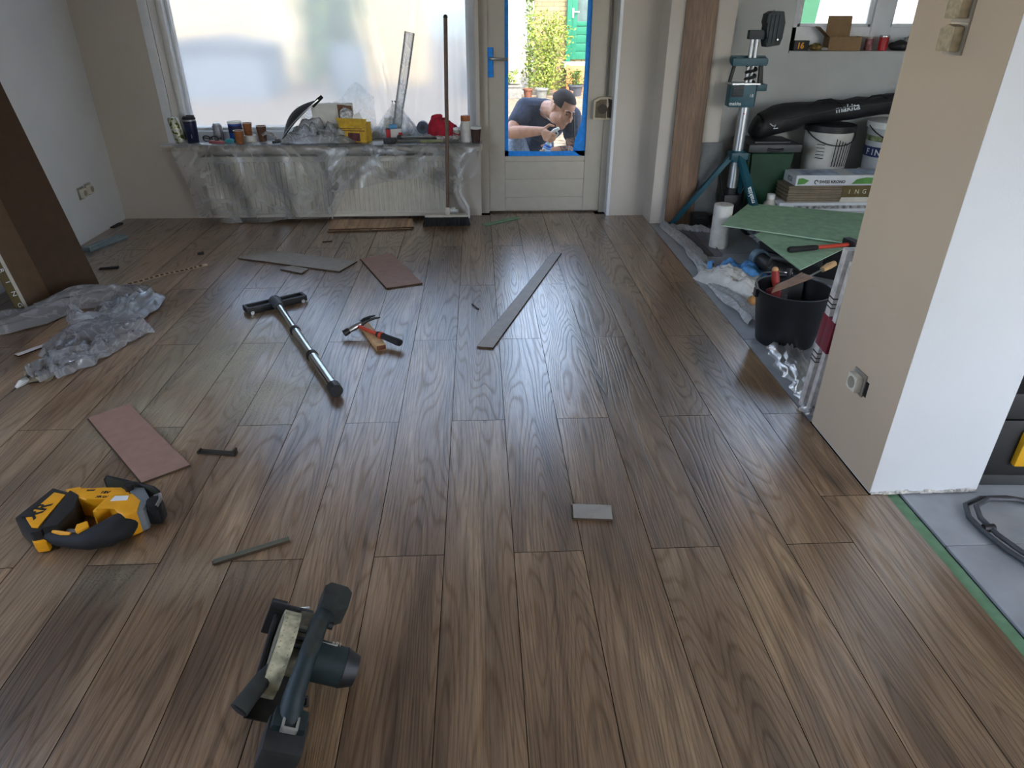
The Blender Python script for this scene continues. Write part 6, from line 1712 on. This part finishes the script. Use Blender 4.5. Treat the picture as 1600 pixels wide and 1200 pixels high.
# tools in the bucket
tw = thing('trowel', 'trowel with red handle standing in the black bucket', 'trowel', (1.44, 1.33, 0.0))
obj('handle', B().tube([(-0.02, 0.04, 0.225), (-0.03, 0.05, 0.27), (-0.035, 0.055, 0.305)], [0.013, 0.018, 0.015], 10), mat('handle_red', (150, 44, 36), 0.5), tw)
obj('handle_end', B().ball((-0.036, 0.056, 0.308), 0.014), mat('handle_tan', (190, 140, 90), 0.5), tw)
obj('blade', B().box(-0.045, 0.035, -0.001, 0.001, 0.012, 0.20, M=rotm('X', -6, (0, 0.02, 0))), m_steel, tw, smooth=False)
for i in range(7):
    y_ = 1.285 + i * 0.010
    single('mixing_rod', B().tube([(1.352 + 0.006 * i, y_ - 0.02, 0.250 + 0.001 * i), (1.47, y_ + 0.035, 0.262), (1.575 - 0.004 * i, y_ + 0.085, 0.276)], 0.0028, 6), mat('rod_copper', (150, 112, 84), 0.4, 0.5), 'thin copper rod lying across the top of the black bucket', 'rod', group='copper rods across the bucket')
pt_ = thing('plaster_tool', 'wooden handled plaster tool reaching out over the bucket rim', 'tool', (1.60, 1.42, 0.255))
obj('shaft', B().tube([(-0.11, -0.06, -0.005), (0.0, 0.0, 0.020), (0.05, 0.025, 0.032)], 0.004, 8), m_steel, pt_)
obj('handle', B().tube([(0.045, 0.022, 0.031), (0.085, 0.045, 0.040), (0.115, 0.060, 0.046)], [0.012, 0.016, 0.013], 10), mat('pine_wood', (196, 158, 112), 0.6), pt_)
sv = thing('shovel_blade', 'dark scoop shovel inside the black bucket', 'shovel', (1.50, 1.40, 0.16))
obj('blade', B().grid(lambda u, v: (-0.06 + 0.12 * u, 0.02 * math.sin(PI * u) + 0.02 * v, 0.12 * v - 0.03), 10, 6), m_dkgrey, sv)
obj('socket', B().cyl((0, 0.03, 0.05), (0, 0.05, 0.13), 0.012, n=10), m_dkgrey, sv)
rr2 = thing('red_cloth', 'dark red rag stuffed in the black bucket', 'rag', (1.385, 1.36, 0.0))
cl2 = B(); cl2.ball((0.02, 0.0, 0.20), 0.035, 0.04, 0.04)
for v in cl2.bm.verts:
    v.co += v.co.normalized() * noise.noise(v.co * 40) * 0.012
obj('bundle', cl2, mat('rag_red', (110, 30, 34), 0.9), rr2)
obj('tail', B().tube([(0.02, 0, 0.17), (0.035, 0.01, 0.10), (0.04, 0.02, 0.05)], [0.02, 0.018, 0.012], 8), mat('rag_red', (110, 30, 34), 0.9), rr2)
bt5 = thing('clear_bottle', 'clear plastic bottle lying behind the bucket on the board edge', 'bottle', (1.74, 1.60, 0.0), rz=R(20))
obj('body', B().lathe([(0.034, -0.09), (0.036, -0.085), (0.036, 0.04), (0.03, 0.07), (0.014, 0.095), (0.014, 0.105)], 20, M=Matrix.Translation((0, 0, 0.0365)) @ Matrix.Rotation(R(90), 4, 'Y')), film_mat('bottle_clear', (0.8, 0.84, 0.88), clear=0.6, gloss_rough=0.05, bump=0.2), bt5)
obj('cap', B().cyl((0.103, 0, 0.0365), (0.122, 0, 0.0365), 0.0155, n=14), m_wht, bt5)

# --- wrapped plank pack leaning on the back of the pillar
pk = thing('wrapped_pack', 'white wrapped moulding pack with dark red label leaning beside the pillar', 'pack', (1.302, 0.700, -0.0035), rot=(R(4.5), 0, 0))
m_wrapw = mat('wrap_white', (196, 190, 184), 0.5, var=0.14, scale=30, bump=0.2)
obj('front_board', B().box(0.004, 0.110, 0.028, 0.060, 0.0, 0.625, bev=0.003), m_wrapw, pk)
obj('rear_board', B().box(0.004, 0.110, -0.022, 0.002, 0.0, 0.600, bev=0.003), m_wrapw, pk)
obj('grey_gap_shade', B().box(0.026, 0.110, 0.0, 0.030, 0.0, 0.605), mat('gap_shade_grey', (120, 112, 108), 0.8), pk, smooth=False)  # filler between the boards, its grey painted for the shaded gap
obj('red_label', B().box(0.002, 0.108, 0.026, 0.0625, 0.265, 0.385, bev=0.002).box(0.002, 0.028, -0.0235, 0.0265, 0.265, 0.385, bev=0.002), mat('label_dark_red', (112, 24, 44), 0.45), pk)
ln = B()
for z in (0.20, 0.215, 0.235, 0.415, 0.430, 0.450):
    ln.box(0.0015, 0.108, 0.0265, 0.0620, z, z + 0.003)
obj('print_lines', ln, m_btext, pk, smooth=False)

# --- crumpled plastic sheet along the laminate edge
m_drop = film_mat('white_drop_film', (0.90, 0.90, 0.90), clear=0.30, gloss_rough=0.45, bump=0.3, bscale=12)
dsx = B()
ribbon(dsx, [(1.375, 3.150), (1.405, 2.95), (1.425, 2.70), (1.415, 2.45), (1.400, 2.25), (1.395, 2.05), (1.400, 1.85), (1.425, 1.65), (1.440, 1.50)], (0.07, 0.13), 0.030, 3.3, 120, 16, z0=-0.002, folds=True)
ribbon(dsx, [(1.440, 1.22), (1.405, 1.05), (1.385, 0.90), (1.345, 0.76), (1.315, 0.66)], (0.16, 0.05), 0.030, 6.1, 60, 24, z0=-0.002, folds=True)
ribbon(dsx, [(1.36, 3.165), (1.44, 3.12), (1.56, 3.06), (1.70, 3.02)], (0.06, 0.09), 0.028, 9.1, 50, 12, z0=-0.002)
single('drop_sheet', dsx, m_drop, 'crumpled white plastic drop sheet along the laminate edge', 'drop sheet', angle=180)
wf = B(); ribbon(wf, [(1.73, 2.55), (1.72, 2.40), (1.70, 2.25)], (0.07, 0.05), 0.03, 2.2, 30, 10, z0=0.150)
single('film_scrap', wf, m_bunch, 'clear film scrap tucked under the upper green board', 'film scrap', angle=180)

# --- ledge of the kitchen window
LZ = 1.0645
cbx = thing('cardboard_box', 'open brown cardboard box on the kitchen window ledge', 'box', (2.585, 3.630, LZ), rz=R(-8))
m_cb = mat('box_kraft', (146, 118, 86), 0.85, var=0.05)
cw = B(); cw.box(-0.105, 0.105, -0.075, -0.072, 0, 0.085); cw.box(-0.105, 0.105, 0.045, 0.048, 0, 0.085); cw.box(-0.105, -0.102, -0.075, 0.048, 0, 0.085); cw.box(0.102, 0.105, -0.075, 0.048, 0, 0.085); cw.box(-0.105, 0.105, -0.075, 0.048, 0, 0.003)
obj('body', cw, m_cb, cbx, smooth=False)
obj('flap', B().box(-0.080, 0.078, 0, 0.003, 0, 0.125, M=rotm('X', -6, (-0.02, 0.045, 0.083))), m_cb, cbx, smooth=False)
obj('flap', B().box(-0.095, 0.0, -0.055, 0.045, 0, 0.003, M=Matrix.Translation((-0.104, 0, 0.084)) @ Matrix.Rotation(R(38), 4, 'Y')), m_cb, cbx, smooth=False)
obj('flap', B().box(0.0, 0.075, -0.060, 0.045, 0, 0.003, M=Matrix.Translation((0.104, 0, 0.084)) @ Matrix.Rotation(R(4), 4, 'Y')), m_cb, cbx, smooth=False)
obj('contents', B().grid(lambda u, v: (-0.095 + 0.19 * u, -0.065 + 0.105 * v, 0.070 + 0.022 * abs(noise.noise((u * 5, v * 4, 3)))), 16, 10), m_wht, cbx)
yk = thing('drill_bit_box', 'black box with yellow number print on the ledge', 'box', (2.285, 3.600, LZ), rz=R(6))
obj('body', B().box(-0.052, 0.052, -0.03, 0.03, 0, 0.062, bev=0.003), m_black, yk)
text_part('box_print', '16', 0.050, m_yel, yk, (-0.008, -0.0308, 0.030), (R(90), 0, 0), align='CENTER', bold=0.002)
kb = thing('work_gloves', 'crumpled yellow grey work gloves beside the black box', 'gloves', (2.40, 3.60, LZ))
gl_ = B(); gl_.ball((0, 0, 0.022), 0.045, 0.03, 0.022)
for v in gl_.bm.verts:
    v.co += v.co.normalized() * noise.noise(v.co * 50) * 0.010; v.co.z = max(v.co.z, 0.0005)
obj('palm', gl_, mat('glove_ochre', (120, 100, 52), 0.85, var=0.4, scale=40), kb)
for i in range(4):
    obj('finger', B().tube([(0.030, -0.02 + i * .012, 0.012), (0.062, -0.022 + i * .014, 0.012), (0.085, -0.02 + i * .013, 0.009)], [0.009, 0.009, 0.007], 8), mat('glove_grey', (160, 156, 150), 0.85), kb)
def tin(label, x, y, r, h, m, lid, cat='tin'):
    t = thing('small_tin', label, cat, (x, y, LZ))
    obj('body', B().lathe([(r, 0), (r, h)], 20), m, t); obj('lid', B().lathe([(r * 1.04, h - .006), (r * 1.04, h + .004), (r * .9, h + .006)], 20), lid, t)
tin('small grey red tin beside the cardboard box', 2.775, 3.63, 0.026, 0.080, mat('tin_greyred', (150, 96, 96), 0.5, var=0.4, scale=40), m_wht)
tin('bright red can on the kitchen window ledge', 2.865, 3.61, 0.030, 0.088, mat('can_red', (186, 34, 40), 0.4), m_alu)
bk3 = thing('black_pouch', 'black pouch with film on the ledge beside the red can', 'pouch', (2.985, 3.61, LZ))
po = B(); po.ball((0, 0, 0.03), 0.075, 0.04, 0.034)
for v in po.bm.verts:
    v.co += v.co.normalized() * noise.noise(v.co * 30) * 0.012; v.co.z = max(v.co.z, 0.0005)
obj('pouch_body', po, m_bag, bk3)
obj('buckle', B().box(-0.012, 0.012, -0.046, -0.038, 0.02, 0.036, bev=0.002), m_dkgrey, bk3)
fs2 = B(); heap(fs2, 3.06, 3.615, LZ + 0.03, 0.09, 0.045, 0.07, 4.4)
single('film_bundle', fs2, m_bunch, 'clear film bundle lying on the black pouch at the ledge', 'film bundle', angle=180)

# --- right of the pillar: tool box, cable loop
tbx = thing('tool_box', 'black and yellow stackable tool box right of the pillar', 'tool box', (1.86, 0.40, -0.0035), rz=R(-3))
m_tby = mat('toolbox_yellow', (224, 168, 28), 0.5)
obj('body', B().box(-0.190, 0.19, -0.16, 0.16, 0.010, 0.235, bev=0.012), m_black, tbx)
obj('lid', B().box(-0.195, 0.195, -0.165, 0.165, 0.240, 0.330, bev=0.014), m_black, tbx)
obj('skirt', B().box(-0.198, 0.198, -0.168, 0.168, 0.0, 0.040, bev=0.008), m_dkgrey, tbx)
obj('latch', B().box(-0.110, -0.040, -0.180, -0.158, 0.080, 0.200, bev=0.006), m_tby, tbx, label='yellow latch')
obj('latch', B().box(0.050, 0.120, -0.180, -0.158, 0.080, 0.200, bev=0.006), m_tby, tbx, label='yellow latch')
obj('side_rib', B().box(-0.196, -0.188, -0.12, -0.08, 0.05, 0.23, bev=0.003).box(-0.196, -0.188, 0.05, 0.10, 0.05, 0.23, bev=0.003), m_black, tbx)
cb_ = thing('cable_loop', 'dark grey power cable looped on the grey tiles', 'cable', (0, 0, 0))
m_cab = mat('cable_grey', (66, 68, 74), 0.45)
c1 = B(); c1.tube([(1.95, 0.02, 0.006), (1.80, 0.130, 0.006), (1.70, 0.168, 0.006), (1.62, 0.168, 0.006), (1.555, 0.140, 0.006), (1.530, 0.085, 0.006), (1.532, 0.02, 0.006), (1.545, -0.05, 0.006), (1.575, -0.13, 0.006), (1.63, -0.22, 0.006)], 0.0075, 10)
c1.tube([(1.95, -0.02, 0.012), (1.82, 0.100, 0.014), (1.71, 0.146, 0.016), (1.63, 0.150, 0.018), (1.572, 0.120, 0.016), (1.552, 0.070, 0.014), (1.556, 0.0, 0.012), (1.575, -0.07, 0.012), (1.62, -0.15, 0.010), (1.68, -0.22, 0.008)], 0.0075, 10)
obj('cord', c1, m_cab, cb_)
obj('cord_tie', B().cyl((1.535, 0.03, 0.010), (1.565, 0.028, 0.012), 0.012, n=10), m_black, cb_)
# ------------------------------------------------------------------ man crouching outside the door
def solid(b, voxel, smooth_it=3):
    """fuse the overlapping shapes of b into one continuous surface"""
    me = bpy.data.meshes.new('tmp')
    b.bm.to_mesh(me); b.bm.free()
    o = bpy.data.objects.new('tmp', me); COL.objects.link(o)
    m1 = o.modifiers.new('r', 'REMESH'); m1.mode = 'VOXEL'; m1.voxel_size = voxel
    m2 = o.modifiers.new('s', 'SMOOTH'); m2.factor = 0.5; m2.iterations = smooth_it
    dg = bpy.context.evaluated_depsgraph_get()
    out = bpy.data.meshes.new_from_object(o.evaluated_get(dg))
    bpy.data.objects.remove(o); bpy.data.meshes.remove(me)
    out.polygons.foreach_set('use_smooth', [True] * len(out.polygons))
    return out
def limb(b, pts, rs, n=14):
    b.tube(pts, rs, n)
    for p, r in zip(pts, rs):
        b.ball(p, r, u=12, v=8)
def seg(b, p0, p1, r0, r1):
    limb(b, [p0, p1], [r0, r1])

m_skin = mat('skin', (196, 146, 120), 0.55, var=0.06, scale=30)
m_shirt = mat('dark_grey_shirt', (62, 68, 84), 0.9, var=0.12, scale=60, bump=0.3, bscale=30)
m_jean = mat('light_jeans', (120, 134, 156), 0.9, var=0.15, scale=50, bump=0.2, bscale=60)
m_hair = mat('short_brown_hair', (46, 36, 30), 0.85, var=0.25, scale=200, bump=0.5, bscale=260)
man = thing('person', 'man in dark t-shirt crouching behind the glass holding a spray bottle', 'person', (0, 0, 0))

# head frame: X = his left, Y = face direction, Z = crown
HC = Vector((0.735, 3.905, 0.668))
fdir = Vector((0.52, -0.74, -0.42)).normalized()
cr = Vector((0.30, -0.10, 0.95)); cr = (cr - fdir * cr.dot(fdir)).normalized()
lf = fdir.cross(cr).normalized()
MH = Matrix(((lf.x, fdir.x, cr.x, HC.x), (lf.y, fdir.y, cr.y, HC.y), (lf.z, fdir.z, cr.z, HC.z), (0, 0, 0, 1)))
def hp3(x, y, z): return MH @ Vector((x, y, z))
S_ = 1.08
def head_shapes(b):
    def bl(c, rx, ry, rz):
        b.ball((0, 0, 0), rx * S_, ry * S_, rz * S_, M=Matrix.Translation(Vector(c) * S_), u=24, v=16)
    n0 = len(b.bm.verts)
    bl((0, -0.012, 0.030), 0.076, 0.096, 0.088)          # skull
    bl((0, 0.030, -0.030), 0.062, 0.062, 0.080)          # face
    bl((0, 0.052, -0.092), 0.036, 0.032, 0.030)          # chin
    for s in (-1, 1):
        bl((s * 0.045, 0.010, -0.070), 0.022, 0.042, 0.034)   # jaw
        bl((s * 0.040, 0.066, -0.026), 0.020, 0.018, 0.018)   # cheek
        bl((s * 0.030, 0.078, 0.018), 0.024, 0.012, 0.008)    # brow ridge
        bl((s * 0.078, -0.010, -0.010), 0.008, 0.018, 0.030)  # ear
        bl((s * 0.031, 0.076, 0.000), 0.013, 0.012, 0.010)    # eyeball
    bl((0, 0.092, -0.004), 0.010, 0.014, 0.026)          # nose bridge
    bl((0, 0.104, -0.028), 0.015, 0.017, 0.013)          # nose tip
    bl((0, 0.082, -0.058), 0.024, 0.012, 0.006)          # upper lip
    bl((0, 0.080, -0.070), 0.021, 0.012, 0.007)          # lower lip
    b.bm.verts.ensure_lookup_table()
    bmesh.ops.transform(b.bm, matrix=MH, verts=b.bm.verts[n0:])

RS, RE, RW = Vector((0.475, 4.085, 0.645)), Vector((0.350, 3.915, 0.500)), Vector((0.585, 3.800, 0.530))
LS, LE, LW = Vector((0.815, 3.985, 0.600)), Vector((0.825, 3.880, 0.370)), Vector((0.640, 3.800, 0.385))
NB = Vector((0.640, 4.050, 0.640))
bo_ = B()
head_shapes(bo_)
limb(bo_, [tuple(NB), tuple(NB.lerp(HC, .55) + Vector((0, 0.0, -0.01))), tuple(hp3(0, -0.03, -0.05))], [0.070, 0.064, 0.060])
limb(bo_, [tuple(RS), tuple(RS.lerp(RE, .5)), tuple(RE)], [0.060, 0.052, 0.044])
limb(bo_, [tuple(RE), tuple(RE.lerp(RW, .35)), tuple(RE.lerp(RW, .75)), tuple(RW)], [0.044, 0.046, 0.035, 0.028])
limb(bo_, [tuple(LS), tuple(LS.lerp(LE, .5)), tuple(LE)], [0.060, 0.052, 0.044])
limb(bo_, [tuple(LE), tuple(LE.lerp(LW, .35)), tuple(LE.lerp(LW, .75)), tuple(LW)], [0.044, 0.044, 0.034, 0.028])
bo_.ball((0.625, 4.14, 0.55), 0.150, 0.110, 0.130); bo_.ball((0.58, 4.32, 0.34), 0.125, 0.110, 0.160); bo_.ball((0.56, 4.44, 0.14), 0.150, 0.120, 0.110)
# legs
limb(bo_, [(0.49, 4.42, 0.14), (0.44, 4.20, 0.29), (0.410, 4.00, 0.405)], [0.080, 0.066, 0.052])
limb(bo_, [(0.410, 4.00, 0.405), (0.415, 4.07, 0.20), (0.42, 4.12, -0.02)], [0.050, 0.050, 0.036])
limb(bo_, [(0.63, 4.42, 0.12), (0.70, 4.24, 0.06), (0.75, 4.07, -0.02)], [0.080, 0.066, 0.052])
limb(bo_, [(0.75, 4.07, -0.03), (0.73, 4.25, -0.04), (0.72, 4.44, -0.05)], [0.050, 0.046, 0.034])
# hands: palms and five bent fingers each
ba = Vector((0.36, -0.05, 0.93)).normalized()
def hand(b, wrist, k0, step, path, thumb, rf=0.0088):
    kn = [k0 - ba * (step * i) for i in range(4)]
    for i, k in enumerate(kn):
        b.tube([tuple(wrist), tuple(k)], [0.020, 0.013], 8)
    b.ball(tuple((Vector(wrist) + kn[1] + kn[2]) / 3), 0.026, 0.017, 0.034)
    for i, k in enumerate(kn):
        sc_l = (0.95, 1.06, 1.0, 0.82)[i]
        pts = [k] + [k + Vector(p) * sc_l for p in path]
        limb(b, [tuple(p) for p in pts], [rf * 1.1, rf, rf * .95, rf * .85][:len(pts)], 8)
    limb(b, [tuple(Vector(t)) for t in thumb], [0.012, 0.0105, 0.009][:len(thumb)], 8)
hand(bo_, RW, Vector((0.622, 3.758, 0.528)), 0.0195, [(0.026, -0.024, -0.006), (0.050, -0.020, -0.016), (0.060, 0.000, -0.022)],
     [(0.600, 3.795, 0.548), (0.632, 3.786, 0.572), (0.662, 3.776, 0.566)])
hand(bo_, LW, Vector((0.612, 3.762, 0.408)), 0.0190, [(-0.022, -0.018, -0.004), (-0.040, -0.008, -0.010), (-0.044, 0.012, -0.012)],
     [(0.622, 3.790, 0.418), (0.600, 3.792, 0.432), (0.580, 3.784, 0.428)])
body = obj('body', solid(bo_, 0.0046, 3), None, man)
body.data.materials.append(m_skin)
# shoes
for (x, y, z, a) in ((0.42, 4.06, -0.105, 0), (0.72, 4.50, -0.105, 180)):
    obj('shoe', B().prism([(-0.045, -0.15), (0.045, -0.15), (0.050, 0.02), (0.040, 0.12), (-0.040, 0.12), (-0.050, 0.02)], 0.0, 0.085, bev=0.022, M=Matrix.Translation((x, y, z)) @ Matrix.Rotation(R(a), 4, 'Z')), m_black, man)
# t-shirt
ts = B()
ts.ball((0.625, 4.13, 0.55), 0.172, 0.130, 0.150); ts.ball((0.58, 4.32, 0.34), 0.148, 0.132, 0.180); ts.ball((0.56, 4.43, 0.18), 0.165, 0.135, 0.085)
limb(ts, [tuple(RS + Vector((0.0, 0, 0))), tuple(RS.lerp(RE, .30)), tuple(RS.lerp(RE, .52))], [0.080, 0.074, 0.070])
limb(ts, [tuple(LS), tuple(LS.lerp(LE, .30)), tuple(LS.lerp(LE, .48))], [0.078, 0.073, 0.070])
limb(ts, [tuple(RS), tuple(NB + Vector((-0.02, 0.05, -0.01))), tuple(LS)], [0.082, 0.088, 0.078])
tsm = obj('t_shirt', solid(ts, 0.007, 4), None, man); tsm.data.materials.append(m_shirt)
# jeans
je = B()
je.ball((0.56, 4.45, 0.13), 0.168, 0.138, 0.120)
limb(je, [(0.49, 4.42, 0.14), (0.44, 4.20, 0.29), (0.410, 3.99, 0.410)], [0.100, 0.088, 0.074])
limb(je, [(0.410, 3.99, 0.410), (0.415, 4.07, 0.20), (0.42, 4.12, 0.00)], [0.074, 0.066, 0.056])
limb(je, [(0.63, 4.42, 0.12), (0.70, 4.24, 0.06), (0.75, 4.07, -0.02)], [0.100, 0.088, 0.072])
limb(je, [(0.75, 4.07, -0.025), (0.73, 4.25, -0.03), (0.72, 4.40, -0.04)], [0.072, 0.062, 0.054])
jm = obj('jeans', solid(je, 0.008, 4), None, man); jm.data.materials.append(m_jean)
# hair: cap over the skull, faded at the sides
ha = B(); ha.ball((0, 0, 0), 0.0785 * S_, 0.0985 * S_, 0.0905 * S_, u=40, v=28)
bmesh.ops.translate(ha.bm, vec=Vector((0, -0.012, 0.030)) * S_, verts=ha.bm.verts)
kill = [f for f in ha.bm.faces if (lambda c: c.z < 0.016 - 0.9 * min(c.y, 0) * 0.35 or (c.y > 0.040 and c.z < 0.070))(f.calc_center_median() / S_)]
bmesh.ops.delete(ha.bm, geom=kill, context='FACES')
ha.xf(MH)
obj('hair', ha, m_hair, man, angle=180)
# eyebrows, eyes, stubble
m_brow = mat('brow_dark', (44, 32, 26), 0.9)
for s in (-1, 1):
    obj('eyebrow', B().tube([tuple(hp3(s * 0.012 * S_, 0.094 * S_, 0.020 * S_)), tuple(hp3(s * 0.030 * S_, 0.093 * S_, 0.026 * S_)), tuple(hp3(s * 0.050 * S_, 0.080 * S_, 0.020 * S_))], [0.0045, 0.005, 0.003], 6), m_brow, man)
    e_ = obj('eye', B().tube([tuple(hp3(s * 0.019 * S_, 0.089 * S_, 0.002 * S_)), tuple(hp3(s * 0.031 * S_, 0.0905 * S_, 0.003 * S_)), tuple(hp3(s * 0.043 * S_, 0.083 * S_, 0.002 * S_))], [0.002, 0.0040, 0.002], 6), mat('eye_dark', (36, 28, 26), 0.4), man)
obj('necklace', B().tube([tuple(NB + Vector((-0.070, -0.02, 0.02))), tuple(NB + Vector((-0.035, -0.075, -0.015))), tuple(NB + Vector((0.01, -0.10, -0.06)))], 0.0025, 6), m_steel, man)
# tattooed sleeve on his left arm
ta = B()
for (a, b_, r0, r1) in ((LS.lerp(LE, .45), LE, 0.0545, 0.0455), (LE, LE.lerp(LW, .62), 0.0455, 0.0395)):
    ta.tube([tuple(a), tuple(a.lerp(b_, .5)), tuple(b_)], [r0, (r0 + r1) / 2 + .002, r1], 18)
def tattoo_mat():
    m, nt, b = _new('tattoo_ink')
    tc = nd(nt, 'ShaderNodeTexCoord'); n = nd(nt, 'ShaderNodeTexNoise'); n.inputs['Scale'].default_value = 26; n.inputs['Detail'].default_value = 3; n.inputs['Distortion'].default_value = 2.5
    nt.links.new(tc.outputs['Object'], n.inputs['Vector'])
    c = ramp(nt, n.outputs['Fac'], [(0.42, srgb(84, 74, 74)), (0.50, srgb(120, 98, 90)), (0.60, srgb(188, 142, 118))])
    nt.links.new(c, b.inputs['Base Color']); b.inputs['Roughness'].default_value = 0.6
    return m
obj('tattoo', ta, tattoo_mat(), man, angle=180)

# spray bottle in his hands
sb_ = thing('spray_bottle', 'blue and white spray bottle held behind the glass', 'spray bottle', (0, 0, 0))
c0, c1_ = Vector((0.598, 3.772, 0.365)), Vector((0.668, 3.762, 0.548))
dxa = (c1_ - c0)
Cp = lambda s: tuple(c0 + dxa * s)
obj('body', B().tube([Cp(0.0), Cp(0.05), Cp(0.30), Cp(0.42), Cp(0.52)], [0.028, 0.031, 0.031, 0.024, 0.012], 18), mat('bottle_pale_blue', (188, 214, 236), 0.3), sb_)
obj('sleeve_label', B().tube([Cp(0.26), Cp(0.40)], [0.0322, 0.0270], 18), mat('label_blue', (40, 104, 206), 0.4), sb_)
obj('neck', B().tube([Cp(0.50), Cp(0.80)], [0.013, 0.013], 12), mat('label_blue', (40, 104, 206), 0.4), sb_)
obj('trigger_head', B().tube([tuple(Vector(Cp(0.80)) + Vector((-0.012, 0.012, 0))), tuple(Vector(Cp(0.92)) + Vector((0.005, -0.004, 0.004))), tuple(Vector(Cp(1.0)) + Vector((0.030, -0.012, 0.006)))], [0.014, 0.015, 0.010], 12), m_wht, sb_)
obj('trigger', B().tube([tuple(Vector(Cp(0.92)) + Vector((0.020, -0.012, 0.0))), tuple(Vector(Cp(0.84)) + Vector((0.036, -0.016, 0.0))), tuple(Vector(Cp(0.72)) + Vector((0.030, -0.014, 0.0)))], 0.0055, 8), m_wht, sb_)

# window squeegee leaning outside
sq = thing('window_squeegee', 'black window squeegee leaning outside the door glass', 'squeegee', (0.850, 3.830, -0.105))
obj('pole', B().tube([(0.02, 0.02, 0.0), (-0.02, -0.06, 0.40), (-0.033, -0.085, 0.55)], 0.008, 8), m_black, sq)
obj('blade_bar', B().tube([(-0.033, -0.085, 0.54), (-0.048, -0.115, 0.66), (-0.062, -0.150, 0.775)], [0.007, 0.014, 0.010], 8, flat=0.5), m_black, sq)
